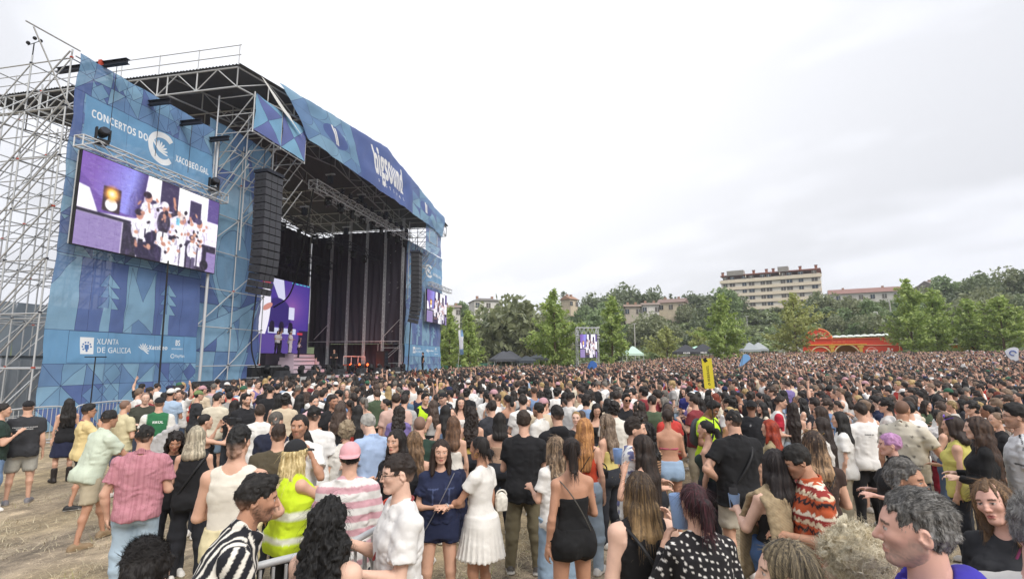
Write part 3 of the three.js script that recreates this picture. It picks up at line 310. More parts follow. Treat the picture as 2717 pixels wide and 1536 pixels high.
tube('screen_mast', V(-19.1, 0, -20.85), V(-19.1, 13.4, -20.85), .07, alu); tag(scene.children[scene.children.length - 1], 'silver mast at the right edge of the big left banner', 'mast');
{ const o = part('light_stand', mergeGeometries([tubeG(V(0, 0, 0), V(0, 2.6, 0), .02), tubeG(V(-.45, 2.6, 0), V(.45, 2.6, 0), .02), tubeG(V(0, .9, 0), V(.35, 0, .2), .015), tubeG(V(0, .9, 0), V(-.35, 0, .2), .015)]), blackM); o.position.set(-17.6, 0, -14.6); tag(o, 'thin black T-shaped stand in front of the left banner', 'stand'); }
// ---------------------------------------------------------------- the far side of the field: trees, hill, houses, tents, bars
function baseAt(px, D) { const p = atDepth(px, 955, D); p.y = terrain(p.x, p.z); return p; }
const yAt = (px, py, D) => atDepth(px, py, D).y;
const leafM = new THREE.MeshPhysicalMaterial({ color: 0xffffff, vertexColors: true, roughness: .75, side: THREE.DoubleSide, transmission: .5, thickness: 0 }), barkM = mat(0x5a4a3c, .95);
// leaf sprays: small bent leaves in clusters at [x, y, z, size]; each leaf takes a chance colour between the two of its kind
function leafGeo(pts, cols, seed, per = 3) {
  const r = rng(seed), P = [], C = [], I = [], a = V(0, 0, 0), b = V(0, 0, 0), n = V(0, 0, 0);
  for (const [x, y, z, s] of pts) for (let k = 0; k < per; k++) {
    n.set(r() - .5, r() * .9 - .15, r() - .5).normalize(); a.set(r() - .5, r() - .5, r() - .5).cross(n).normalize().multiplyScalar(s * (.6 + r() * .6)); b.crossVectors(n, a).multiplyScalar(.55); const ox = x + (r() - .5) * s * 1.4, oy = y + (r() - .5) * s * 1.4, oz = z + (r() - .5) * s * 1.4, q = P.length / 3, f = .25 * s;
    P.push(ox - a.x, oy - a.y - f * .4, oz - a.z, ox + b.x, oy + b.y, oz + b.z, ox + a.x, oy + a.y - f, oz + a.z, ox - b.x, oy - b.y, oz - b.z); I.push(q, q + 1, q + 2, q, q + 2, q + 3);
    const u = r(), v = .9 + r() * .2; for (let m = 0; m < 4; m++) C.push(mix(cols[0][0], cols[1][0], u) * v, mix(cols[0][1], cols[1][1], u) * v, mix(cols[0][2], cols[1][2], u) * v);
  }
  const g = new THREE.BufferGeometry(); g.setAttribute('position', new THREE.Float32BufferAttribute(P, 3)); g.setAttribute('color', new THREE.Float32BufferAttribute(C, 3)); g.setIndex(I); g.computeVertexNormals(); return g;
}
function trunkGeo(h, r0, limbs, seed) { const r = rng(seed), g = [], top = V((r() - .5) * .3, h, (r() - .5) * .3), c = new THREE.CylinderGeometry(r0 * .25, r0, h, 7, 3); c.translate(0, h / 2, 0); g.push(c); for (const L of limbs) g.push(tubeG(V(0, L[0], 0), V(L[1], L[2], L[3]), r0 * .22, 5)); return mergeGeometries(g); }
// upright young tree: whorls of branches that shorten towards a pointed top
function spireTree(h, R, seed, dense = 1) {
  const r = rng(seed), pts = [], limbs = [], n = Math.round(h * 3.0); const low = h * .1;
  for (let i = 0; i < n; i++) {
    const t = Math.pow(i / n, .9), y = low + (h - low) * t, env = R * (t < .22 ? mix(.62, 1, t / .22) : Math.pow(1 - (t - .22) / .78, .78)) + .18, nb = 3 + (r() * 2 | 0);
    for (let k = 0; k < nb; k++) { const a = r() * 6.283, len = env * (.5 + r() * .6) * (1 + .55 * noise(Math.cos(a) * 1.3 + seed, y * .45, Math.sin(a) * 1.3)), up = len * (.15 + r() * .5), x = Math.cos(a) * len, z = Math.sin(a) * len; if (r() < .5) limbs.push([y - .2, x * .8, y + up * .8, z * .8]); const m = Math.max(3, Math.round(len * 8 * dense)); for (let q = 0; q < m; q++) { const u = .25 + .75 * q / m, s = .17 + r() * .12, w = .1 + .28 * u; pts.push([x * u + (r() - .5) * w * 2, y + up * u + (r() - .5) * w * 1.6, z * u + (r() - .5) * w * 2, s]); } }
  }
  return [pts, limbs];
}
const GREEN = [[.27, .38, .09], [.46, .56, .15]], YELG = [[.35, .39, .12], [.5, .52, .18]], DARK = [[.16, .205, .10], [.23, .275, .14]], OLIVE = [[.22, .25, .125], [.3, .325, .165]], MIDG = [[.19, .275, .11], [.28, .37, .155]];
const SP = [[1192, 812, 985, 74, 62, 'two-topped young tree beside the right end of the stage', GREEN], [1242, 822, 985, 70, 70, 'rounded young tree behind the white flag pole', GREEN], [1473, 763, 972, 62, 128, 'tall bright pointed tree left of the small screen tower', GREEN], [1626, 785, 958, 68, 100, 'bright pointed tree right of the small screen tower', GREEN], [1772, 866, 935, 92, 84, 'small round bright tree between the tents', YELG], [1858, 868, 925, 98, 60, 'smallest pale tree in front of the hillside meadow', YELG], [1926, 778, 958, 66, 112, 'bright pointed tree in front of the left end of the apartment block', GREEN], [2117, 772, 945, 74, 150, 'loose yellowish tree in front of the apartment block', YELG], [2428, 735, 945, 70, 126, 'tallest pointed tree at the right, behind the red bar', GREEN], [2493, 763, 945, 72, 122, 'pointed tree right of the tallest one', GREEN], [2588, 790, 940, 66, 104, 'pointed tree above the orange booth', GREEN], [2672, 785, 940, 62, 128, 'broad bright tree at the right edge', GREEN]];
SP.forEach(([px, top, bot, D, wpx, label, cols], i) => { const b = baseAt(px, D), h = yAt(px, top, D) - b.y, R = wpx / 1369.6 * D / 2 * 1.12; const t = thing('field_tree', label, 'tree', [b.x, b.y, b.z], i * 1.3); const [pts, limbs] = spireTree(h, R, 40 + i, i === 7 ? .75 : 1.15); part('trunk', trunkGeo(h * .92, .16, limbs.slice(0, 40), i), barkM, t); part('crown', leafGeo(pts, cols, 90 + i, 3), leafM, t); });
// rounded trees of the hillside, a few shapes reused
function roundCrown(R, H, seed, n, s) { const r = rng(seed), pts = [], lobes = []; for (let i = 0; i < 14; i++) { const a = r() * 6.283, u = Math.pow(r(), .6), y = r(); lobes.push([Math.cos(a) * R * .62 * u, H * (.3 + .55 * y), Math.sin(a) * R * .62 * u, R * (.28 + .28 * r())]); } for (let i = 0; i < n; i++) { const L = lobes[r() * 14 | 0], a = r() * 6.283, c = r() * 2 - 1, q = Math.sqrt(1 - c * c), d = L[3] * (.75 + .35 * r()); pts.push([L[0] + Math.cos(a) * q * d, L[1] + c * d * 1.05, L[2] + Math.sin(a) * q * d, s * (.7 + .6 * r())]); } return pts; }
const HILL = [roundCrown(4.2, 7, 1, 900, .42), roundCrown(3.4, 8, 2, 800, .4), roundCrown(5, 6.5, 3, 1000, .45), roundCrown(3.6, 6, 4, 800, .42)].map((p, i) => [leafGeo(p, [DARK, MIDG, OLIVE, DARK][i], 5 + i, 2), trunkGeo(4.5, .25, [[2.5, 1.4, 5, .6], [2.8, -1.3, 5.2, -.5], [3, .2, 5.5, -1.2]], i)]);
const pineG = (() => { const [p, l] = spireTree(11, 2.1, 77, .9); return [leafGeo(p, DARK, 8, 3), trunkGeo(10, .2, l.slice(0, 30), 7)]; })(), poplarG = (() => { const [p, l] = spireTree(12, .9, 79, 1); return [leafGeo(p, OLIVE, 9, 2), trunkGeo(11, .15, l.slice(0, 30), 7)]; })();
function hillTree(kind, px, D, sc, label, group) { const b = baseAt(px, D), G = kind === 'pine' ? pineG : kind === 'poplar' ? poplarG : HILL[kind], t = thing('hillside_tree', label, 'tree', [b.x, b.y - .4, b.z], px * .37, group); t.scale.set(sc, sc * (kind >= 0 ? .9 + (px % 7) * .04 : 1), sc); part('crown', G[0], leafM, t); part('trunk', G[1], barkM, t); }
const hr = rng(99);
[[1640, 138], [1662, 142], [1690, 140], [1712, 143], [1738, 139], [1764, 142], [1505, 150], [1545, 148]].forEach(([px, D]) => hillTree([1, 2, 3][px % 3], px, D, .62, 'small green tree half hiding the low houses on the hillside', 'trees in front of the hillside houses'));
// dark willows and shrubs along the foot of the slope
[[1292, 92, 1.5, 0], [1322, 88, 1.55, 2], [1352, 90, 1.6, 0], [1385, 88, 1.5, 2], [1412, 92, 1.6, 3], [1278, 96, 1.5, 3], [1440, 96, 1.5, 2]].forEach(([px, D, s, k]) => hillTree(k, px, D, s, 'dark grey-green tree in the dense clump behind the black tents', 'dark trees behind the black tents'));
for (let i = 0; i < 46; i++) { const px = 1180 + hr() * 780, D = 112 + hr() * 62; if (px > 1255 && px < 1345 && D > 132) continue; if (px > 1700 && px < 1835 && D > 132) continue; hillTree(hr() * 4 | 0, px, D, .8 + hr() * .5, 'round dark tree in the wood on the left and middle hillside', 'woodland trees on the hillside'); }
[[1385, 178, 1.1], [1520, 186, 1.3], [1560, 182, 1.5], [1600, 180, 1.6], [1632, 186, 1.7], [1665, 184, 1.8], [1700, 186, 1.7], [1728, 184, 1.5], [1770, 190, 1.2], [1852, 182, 1.5], [1880, 180, 1.4], [1905, 184, 1.2]].forEach(([px, D, s]) => hillTree(px % 3 === 0 ? 0 : 3, px, D, s, 'dark rounded tree on the skyline behind the houses', 'trees on the skyline'));
[[1230, 165, 1.25, 1, 'sparse tall tree standing above the white house on the left'], [1372, 170, .8, 'poplar', 'thin bare-looking poplar on the skyline left of the pointed tree'], [1412, 172, .75, 'poplar', 'thin poplar on the skyline, one of a loose row'], [1440, 168, .85, 'poplar', 'thin poplar on the skyline next to the conifers'], [1460, 170, 1.15, 'pine', 'dark conifer on the skyline behind the tall bright tree'], [1498, 172, 1.25, 'pine', 'dark conifer on the skyline right of the tall bright tree'], [1788, 184, .9, 'pine', 'small conifer on the skyline above the cream house'], [1800, 186, .8, 'pine', 'smaller conifer beside the one above the cream house']].forEach(([px, D, s, k, l]) => hillTree(k, px, D, s, l));
for (let i = 0; i < 30; i++) { const px = 2150 + hr() * 330, D = 98 + hr() * (px > 2210 && px < 2420 ? 26 : 45); hillTree([1, 1, 2, 3][hr() * 4 | 0], px, D, .6 + hr() * .3, 'green tree on the slope below the houses at the right', 'trees on the right slope'); }
for (let i = 0; i < 26; i++) { const px = 2510 + hr() * 270, D = 92 + hr() * 70; hillTree([0, 3, 1, 2][hr() * 4 | 0], px, D, .8 + hr() * .4, 'dark tree on the high wooded bank at the right edge', 'trees on the right bank'); }
{ // low scrub over the slopes
  const g = leafGeo(roundCrown(1.3, 1.8, 9, 130, .3), [[.16, .21, .09], [.26, .32, .13]], 4, 2), n = 1300, im = new THREE.InstancedMesh(g, leafM, n), r = rng(55), o = new THREE.Object3D(), c = new THREE.Color();
  for (let i = 0; i < n; i++) { const px = 1120 + r() * 1650, D = 93 + Math.pow(r(), .8) * (px > 2200 ? 55 : 105), b = baseAt(px, D); o.position.set(b.x, b.y - .3, b.z); o.rotation.y = r() * 6; const s = .7 + r() * 1.1; o.scale.set(s * 1.2, s * .8, s * 1.2); o.updateMatrix(); im.setMatrixAt(i, o.matrix); const t = .7 + r() * .6; c.setRGB(t, t * (.92 + .16 * r()), t * .9); im.setColorAt(i, c); } im.name = 'hillside_scrub'; tag(im, 'low green scrub covering the hillside', 'scrub', null, 'stuff'); scene.add(im);
}
// houses ---------------------------------------------------------------------
const wallTex = fillTex(256, 256, (u, v) => { const n = .9 + .08 * fbm(u * 9, v * 9, 1, 4) + .03 * noise(u * 60, v * 60, 2); return [n, n, n]; });
const plaster = (hex) => new THREE.MeshStandardMaterial({ color: hex, roughness: .9, map: wallTex }), glassM = new THREE.MeshStandardMaterial({ color: 0x3b4650, roughness: .12, metalness: .4 }), shut = mat(0x5b5753, .8), frameM = mat(0xd9d6d0, .6), tileM = mat(0x8a5548, .9);
function windowPart(t, x, y, z, w, h, shutter) { const f = box('window', x, y, z, w + .16, h + .16, .1, mat(0x6e655d, .7), t), p = part('pane', boxGeo, shutter ? shut : glassM, f); p.scale.set(.86, shutter ? .9 : .88, 1.1); const m = part('mullion', boxGeo, frameM, f); m.scale.set(.05, .88, 1.25); if (shutter === 2) { const b = part('blind', boxGeo, shut, f); b.scale.set(.86, .4, 1.2); b.position.y = .24; } }
{
  const D = 195, b = baseAt(2055, D), by = yAt(2055, 836, D), t = thing('apartment_block', 'long cream apartment block with rows of windows on the hilltop', 'building', [b.x, by, b.z], -Math.atan2(b.x, -b.z) - .1), W = 34.5, Hh = 16.5, cream = plaster(0xfaead0), greyW = plaster(0xece6da), r = rng(4);
  box('wall', 0, Hh / 2 - 3, -6, W, Hh + 3, 12, greyW, t); const fl = 2.72;
  for (let f = 0; f < 6; f++) { const y = .2 + f * fl; box('floor_band', 0, y + (f ? .35 : -.6), .12, W + (f === 5 ? .9 : .2), f ? 1.15 : 2.2, .35 + (f === 5 ? .5 : 0), cream, t); if (f) box('ledge', 0, y - .28, .2, W + .3, .12, .5, mat(0x8b7f78, .9), t); }
  for (let f = 0; f < 6; f++) for (let k = 0; k < 10; k++) { const x = -W / 2 + 1.6 + [0, 2.6, 7, 9.6, 13.6, 15.8, 20.6, 22.8, 26.6, 31][k], y = .2 + f * fl + 1.62; if (f === 5) windowPart(t, x, y + .1, .06, 1.5, .95, k % 3 ? 0 : 1); else windowPart(t, x, y, .06, k % 2 ? 1.8 : 1.4, 1.15, [0, 1, 2, 0, 1][(r() * 5) | 0]); }
  const roof = box('roof', 0, Hh + .2, -6.3, W + .5, .4, 12.2, tileM, t); for (const [x, w] of [[-11.8, 6.2], [5.2, 3.6]]) box('roof_box', x, Hh + 1.05, -1.6, w, 1.9, 4, plaster(0xa9a29a), t); for (const x of [-17, -5.4, -.8, 1.6, 10.8, 16]) { const c = box('chimney', x, Hh + 1.2, -3, .9, 1.5, .9, mat(0x9a6a58, .9), t); const k = part('cap', boxGeo, mat(0x6e4438, .9), c); k.scale.set(1.25, .15, 1.25); k.position.y = .5; }
  for (const x of [-8, 4]) box('parapet', x, Hh - .6, .3, .25, 1, .3, cream, t);
}
function house(label, px, D, by, w, d, h, roofH, turn, wallHex, roofHex, wins, hip) {
  const b = baseAt(px, D), t = thing('house', label, 'building', [b.x, yAt(px, by, D), b.z], -Math.atan2(b.x, -b.z) + turn), pw = plaster(wallHex); box('wall', 0, h / 2 - 2, -d / 2, w, h + 4, d, pw, t);
  const s = new THREE.Shape([[-d / 2 - .5, 0], [0, roofH], [d / 2 + .5, 0]].map(p => new THREE.Vector2(...p))), g = new THREE.ExtrudeGeometry(s, { depth: w + 1, bevelEnabled: false }); g.rotateY(Math.PI / 2); if (hip) { const p = g.attributes.position; for (let i = 0; i < p.count; i++) if (p.getY(i) > roofH * .9) p.setX(i, mix(p.getX(i), (w + 1) / 2, .6)); g.computeVertexNormals(); } const rf = part('roof', g, mat(roofHex, .9), t); rf.position.set(-(w + 1) / 2, h, -d / 2);
  for (const x of [-w * .3, w * .25]) box('chimney', x, h + roofH * .9, -d / 2, .7, 1.4, .7, mat(0x9a7a68, .9), t); const rows = h > 7 ? 3 : h > 4.5 ? 2 : 1; for (let f = 0; f < rows; f++) for (let k = 0; k < wins; k++) windowPart(t, (k / (wins - 1) - .5) * w * .78, h - 1.4 - f * 2.7, .06, 1.1, 1.3, k % 3); return t;
}
house('long grey-white house with a red-brown roof right of the apartment block', 2318, 172, 812, 21, 11, 4.8, 2.2, .1, 0xdad5cd, 0x8c6a62, 6);
house('white two-storey house with a hipped roof on the left hillside', 1295, 150, 838, 8.4, 8, 4.6, 1.2, .25, 0xe9e4dd, 0x6f6a66, 3, true);
house('cream house with two chimneys in the middle of the hillside', 1787, 158, 832, 7.6, 6, 3.6, 1.5, -.2, 0xdccdb4, 0x857069, 3);
house('small white house beside the cream one', 1733, 156, 830, 4.8, 5, 2.6, .9, .1, 0xe6e1da, 0x86786f, 2);
house('low house with a brown tiled roof half hidden by trees', 1684, 150, 821, 4.2, 4, 1.0, .9, .1, 0xc4b8a8, 0x857468, 2);
house('pale gable among the conifers on the skyline', 1526, 165, 804, 3.6, 4, 1.4, 1.3, .9, 0xdccbb2, 0x9c7a66, 2);
house('small white house behind the young trees by the stage', 1196, 150, 838, 5, 5, 2.6, 1, 0, 0xe4ded6, 0x84766e, 2);
house('white house with a slanting roof on the right bank', 2545, 160, 800, 9, 8, 4.6, 2.6, 1.0, 0xd8d5d0, 0x7d7570, 2);
// low concrete wall at the top of the field
{ const t = thing('retaining_wall', 'long pale concrete wall at the top of the field', 'wall'); for (let i = 0; i < 16; i++) { const a = baseAt(1640 + i * 32, 98), b = baseAt(1672 + i * 32, 98); const m = a.clone().add(b).multiplyScalar(.5), L = a.distanceTo(b); const o = box('wall_panel', m.x, m.y + .6, m.z, L - .05, 1.6, .25, mat([0x9a9a94, 0x90908a, 0xa4a39c][i % 3], .95), t); o.rotation.y = Math.atan2(-(b.z - a.z), b.x - a.x); } }
// red drinks stand ---------------------------------------------------------------
{
  const D = 79.5, c0 = baseAt(2240, D), turn = -Math.atan2(c0.x, -c0.z) - .05, t = thing('red_bar_stand', 'red and yellow arched drinks stand with a round sign', 'bar stand', [c0.x, c0.y - .1, c0.z], turn), k = D / 1369.6, X = px => (px - 2240) * k, red = mat(0xdd4a30, .65), yel = mat(0xe0b24a, .6), cream = mat(0xf0dcae, .6);
  const sh = new THREE.Shape(); sh.moveTo(X(2148), 0); sh.lineTo(X(2378), 0); sh.lineTo(X(2364), 2.75); sh.lineTo(X(2338), 3.75); sh.lineTo(X(2148), 3.75); sh.closePath(); for (const [a, b] of [[2168, 2212], [2222, 2276]]) { const h = new THREE.Path(), m = (X(a) + X(b)) / 2, r = (X(b) - X(a)) / 2; h.moveTo(X(a), .02); h.lineTo(X(a), 1.2); h.absarc(m, 1.2, r, Math.PI, 0, true); h.lineTo(X(b), .02); h.closePath(); sh.holes.push(h); }
  part('facade', new THREE.ExtrudeGeometry(sh, { depth: .3, bevelEnabled: false }), red, t); box('back_wall', X(2255), 1.7, -3.2, 12.5, 3.4, .2, mat(0xd9a24a, .8), t); box('canopy', X(2255), 3.55, -1.6, 12.8, .15, 3.2, mat(0xb8b2a6, .8), t);
  for (const [a, b] of [[2168, 2212], [2222, 2276]]) { const m = (X(a) + X(b)) / 2, r = (X(b) - X(a)) / 2, g = new THREE.TorusGeometry(r + .08, .1, 6, 24, Math.PI), o = part('arch_trim', g, cream, t); o.position.set(m, 1.2, .33); }
  for (const px of [2217, 2281]) { box('column', X(px), 1.25, .36, .42, 2.5, .2, yel, t); box('capital', X(px), 2.55, .38, .8, .3, .26, yel, t); } box('cornice', X(2222), 2.85, .36, X(2295) - X(2150), .16, .26, yel, t); box('panel_trim', X(2322), 2.72, .34, X(2362) - X(2282), .07, .1, cream, t); box('panel_trim', X(2362), 1.35, .34, .08, 2.7, .1, cream, t); box('roof_trim', X(2243), 3.8, .18, X(2338) - X(2148), .12, .5, mat(0xd9703a, .6), t);
  const disc = part('round_sign', new THREE.CylinderGeometry(1.85, 1.85, .3, 40, 1, false), red, t); disc.rotation.x = Math.PI / 2; disc.position.set(X(2187), 3.5, .1); const rim = part('sign_rim', new THREE.TorusGeometry(1.85, .13, 8, 40), mat(0xe0763e, .6), t); rim.position.set(X(2187), 3.5, .2);
  const logo = (sz) => canvasTex(256, 256, (c) => { c.fillStyle = '#dd4a30'; c.fillRect(0, 0, 256, 256); c.strokeStyle = '#f6eee4'; c.lineWidth = 8; c.beginPath(); c.arc(128, 128, 100, 0, 7); c.stroke(); c.fillStyle = '#f6eee4'; c.textAlign = 'center'; c.font = 'bold 62px serif'; c.fillText('Havana', 128, 122, 244); c.fillText('Club', 128, 184); });
  const lm = new THREE.MeshStandardMaterial({ map: logo(), roughness: .6 }); const l1 = part('sign_print', new THREE.CircleGeometry(1.2, 32), lm, t); l1.position.set(X(2187) + .1, 3.6, .27); const l2 = part('panel_print', new THREE.CircleGeometry(.82, 32), lm, t); l2.position.set(X(2304), 1.75, .33);
  const figTex = canvasTex(128, 256, c => { c.fillStyle = '#dd4a30'; c.fillRect(0, 0, 128, 256); c.fillStyle = '#f6eee4'; c.beginPath(); c.arc(60, 26, 16, 0, 7); c.fill(); c.beginPath(); c.moveTo(44, 44); c.lineTo(78, 44); c.lineTo(88, 92); c.lineTo(74, 104); c.lineTo(84, 250); c.lineTo(66, 250); c.lineTo(60, 140); c.lineTo(46, 250); c.lineTo(34, 250); c.lineTo(40, 104); c.lineTo(14, 90); c.closePath(); c.fill(); c.fillRect(100, 40, 5, 210); c.fillRect(78, 84, 26, 8); c.beginPath(); c.arc(103, 36, 12, 0, 7); c.fill(); }); const l3 = part('figure_print', new THREE.PlaneGeometry(1.25, 2.3), new THREE.MeshStandardMaterial({ map: figTex, roughness: .6 }), t); l3.position.set(X(2340), 1.25, .33);
  const cuba = part('frieze_print', new THREE.PlaneGeometry(3.6, .45), new THREE.MeshStandardMaterial({ roughness: .6, map: canvasTex(512, 64, c => { c.fillStyle = '#dd4a30'; c.fillRect(0, 0, 512, 64); c.fillStyle = '#e0673e'; c.fillRect(10, 8, 50, 48); c.fillRect(90, 8, 70, 48); c.fillRect(190, 8, 50, 48); c.font = 'bold 62px sans-serif'; c.fillText('CUBA', 270, 54, 220); }) }), t); cuba.position.set(X(2250), 3.3, .34);
  // awnings behind it, domed
  for (let i = 0; i < 8; i++) { const b = baseAt(2225 + i * 19, 84), o = part('domed_tent', new THREE.SphereGeometry(1, 12, 6, 0, 6.3, 0, 1.2), mat(0xcfd6cf, .8)); o.name = numbered('domed_tent'); o.position.set(b.x, b.y + 3.6, b.z); o.scale.set(.75, .55, .75); const l = tube('post', V(0, -8, 0), V(0, .5, 0), .06, steel, o); tag(o, 'pale domed awning in the row behind the red stand', 'awning', 'domed awnings behind the red stand'); }
}
{ const D = 70, b = baseAt(2572, D), t = thing('orange_booth', 'open orange wooden booth under a white flat roof', 'booth', [b.x, b.y, b.z], -Math.atan2(b.x, -b.z)); t.scale.setScalar(.85); box('back_wall', 0, 1.5, -1.4, 3.6, 3, .12, mat(0xe09a48, .8), t); box('side_wall', -1.8, 1.5, -.7, .12, 3, 1.4, mat(0xc98436, .8), t); box('side_wall', 1.8, 1.5, -.7, .12, 3, 1.4, mat(0xc98436, .8), t); box('roof', 0, 3.1, -.5, 4.2, .16, 2.4, mat(0xe4e1dc, .7), t); box('counter', 0, .95, 0, 3.5, .1, .5, mat(0xe3b45e, .7), t); box('counter_front', 0, .45, .1, 3.5, .9, .08, mat(0xdba048, .7), t); box('sign_panel', .3, 1.9, .1, 1, .26, .05, mat(0xb43a30, .7), t); for (const x of [-1.7, 1.7]) tube('post', V(x, 0, .4), V(x, 3.05, .4), .05, mat(0xd9b98a, .8), t); }
// tents -----------------------------------------------------------------------
function tent(label, px, D, wpx, apex, eave, hex, group, text) {
  const b = baseAt(px, D), w = wpx / 1369.6 * D, ye = yAt(px, eave, D) - b.y, ya = yAt(px, apex, D) - b.y, t = thing('tent', label, 'tent', [b.x, b.y, b.z], -Math.atan2(b.x, -b.z) + .25, group), P = [], I = [], n = 8, m = mat(hex, .85, { side: 2 });
  for (let s = 0; s < 4; s++) for (let i = 0; i <= n; i++) { const u = i / n, a = s * Math.PI / 2 + Math.PI / 4, c = a + Math.PI / 2, f = Math.pow(1 - u, .75), y = ye + (ya - ye) * Math.pow(u, 1.25), q = w * .7071 * f; const k = P.length / 3; P.push(Math.cos(a) * q, y, Math.sin(a) * q, Math.cos(c) * q, y, Math.sin(c) * q); if (i) I.push(k - 2, k, k - 1, k - 1, k, k + 1); }
  const g = new THREE.BufferGeometry(); g.setAttribute('position', new THREE.Float32BufferAttribute(P, 3)); g.setIndex(I); g.computeVertexNormals(); part('canopy', g, m, t); for (let s = 0; s < 4; s++) { const a = s * Math.PI / 2; const v = box('valance', Math.cos(a) * w / 2, ye - .18, Math.sin(a) * w / 2, .03, .36, w, m, t); v.rotation.y = -a; tube('leg', V(Math.cos(a + .785) * w * .69, 0, Math.sin(a + .785) * w * .69), V(Math.cos(a + .785) * w * .69, ye, Math.sin(a + .785) * w * .69), .04, steel, t); }
  if (text) { const p = part('valance_print', new THREE.PlaneGeometry(w * .6, .34), new THREE.MeshStandardMaterial({ map: canvasTex(256, 48, c => { c.fillStyle = '#2d2e33'; c.fillRect(0, 0, 256, 48); c.fillStyle = '#fff'; c.font = 'bold 44px sans-serif'; c.fillText(text, 20, 40, 216); }), roughness: .8 }), t); p.position.set(0, ye - .18, w / 2 + .03); }
}
tent('nearer black peaked tent left of the tall bright tree', 1336, 76, 66, 931, 953, 0x4a4c52, 'black tents'); tent('black peaked tent just behind the nearer one', 1352, 80, 60, 930, 951, 0x45474d, 'black tents'); tent('low black tent with a flat peak', 1397, 74, 54, 944, 957, 0x3b4148, 'black tents'); tent('dark tent partly behind the tall bright tree', 1430, 78, 50, 938, 949, 0x3f4449, 'black tents');
tent('left black tent with white lettering in front of the hill', 1822, 84, 58, 914, 934, 0x3d3e44, 'lettered black tents', 'KELER'); tent('right black tent with white lettering in front of the hill', 1868, 84, 58, 912, 933, 0x3d3e44, 'lettered black tents', 'KELER'); tent('grey peaked tent left of the loose yellowish tree', 1992, 88, 44, 908, 928, 0x9aa0a4, 'grey tents'); tent('grey peaked tent behind the other grey one', 2016, 90, 40, 908, 926, 0xa2a7aa, 'grey tents'); tent('small white and green tent beside the right pointed tree', 1680, 86, 46, 918, 938, 0xb9d3c4, 'pale tents'); tent('pale green tent behind the lettered tents', 1850, 92, 50, 918, 930, 0xa9cdbb, 'pale tents');
// green site fence by the stage
{ const t = thing('site_fence', 'green screened fence at the far side beside the stage', 'fence'); for (let i = 0; i < 7; i++) { const a = baseAt(1150 + i * 24, 78), b = baseAt(1174 + i * 24, 78), m = a.clone().add(b).multiplyScalar(.5), L = a.distanceTo(b); const o = box('fence_panel', m.x, m.y + 1, m.z, L - .06, 2, .04, mat([0x3f6b60, 0x44705f][i % 2], .85), t); o.rotation.y = Math.atan2(-(b.z - a.z), b.x - a.x); tube('post', V(a.x, a.y, a.z), V(a.x, a.y + 2.1, a.z), .04, steel, t); } }
{ // small screen tower
  const D = 57, b = baseAt(1562, D), t = thing('screen_tower', 'small scaffold tower carrying a video screen at the back of the field', 'scaffold', [b.x, b.y, b.z], -Math.atan2(b.x, -b.z) + .15), W = 2.3, top = yAt(1562, 862, D) - b.y; for (const x of [-W / 2, W / 2]) for (const z of [0, -1.6]) tube('upright', V(x, 0, z), V(x, top - .2, z), .05, steel, t); for (let y = 1; y < top; y += 1) { for (const x of [-W / 2, W / 2]) { tube('ledger', V(x, y, 0), V(x, y, -1.6), .035, steel, t); tube('diagonal_brace', V(x, y - 1, 0), V(x, y, -1.6), .03, steel, t); } tube('ledger', V(-W / 2, y, -1.6), V(W / 2, y, -1.6), .035, steel, t); } for (const y of [top - .3, top - 1.1, top - 1.4]) for (const z of [.1, -.3]) tube('truss_chord', V(-W / 2 - .15, y, z), V(W / 2 + .15, y, z), .05, alu, t); for (let i = 0; i < 10; i++) tube('lattice_bar', V(-W / 2 + i * W / 10, top - (i % 2 ? .3 : 1.1), .1), V(-W / 2 + (i + 1) * W / 10, top - (i % 2 ? 1.1 : .3), .1), .03, alu, t); box('counterweight', 0, .7, .2, 2.1, 1.1, .45, mat(0x4f6a66, .8), t);
  const p = V(0, 0, .25).applyEuler(t.rotation).add(t.position); const s = ledScreen('small video screen on the scaffold tower between the bright trees', [p.x, yAt(1562, 918, D), p.z], 1.86, 2.55, showTex, .66, t.rotation.y, 3, 4);
}
function pole(label, px, D, y0, y1, r, hex, arm) { const b = baseAt(px, D), t = thing('lamp_post', label, 'lamp post', [b.x, b.y, b.z], 0, 'poles on the slope'); const h = yAt(px, y1, D) - b.y; tube('shaft', V(0, 0, 0), V(arm ? -.3 : 0, h, 0), r, mat(hex, .8), t); box('lamp', arm ? -.6 : 0, h, 0, .7, .12, .25, mat(0xc8c8c4, .6), t); }
pole('slim pole on the slope left of the small round tree', 1687, 95, 905, 858, .09, 0xb8b6b0); pole('leaning concrete pole on the slope above the red stand', 2346, 100, 885, 826, .14, 0xb9b7b0, 1); pole('taller concrete pole right of the leaning one', 2381, 112, 868, 797, .14, 0xb0aea8, 1); pole('thin pole below the apartment block', 1960, 120, 860, 832, .08, 0xb0aea8); pole('short pole on the grassy bank below the apartment block', 1990, 125, 870, 838, .08, 0xb0aea8);
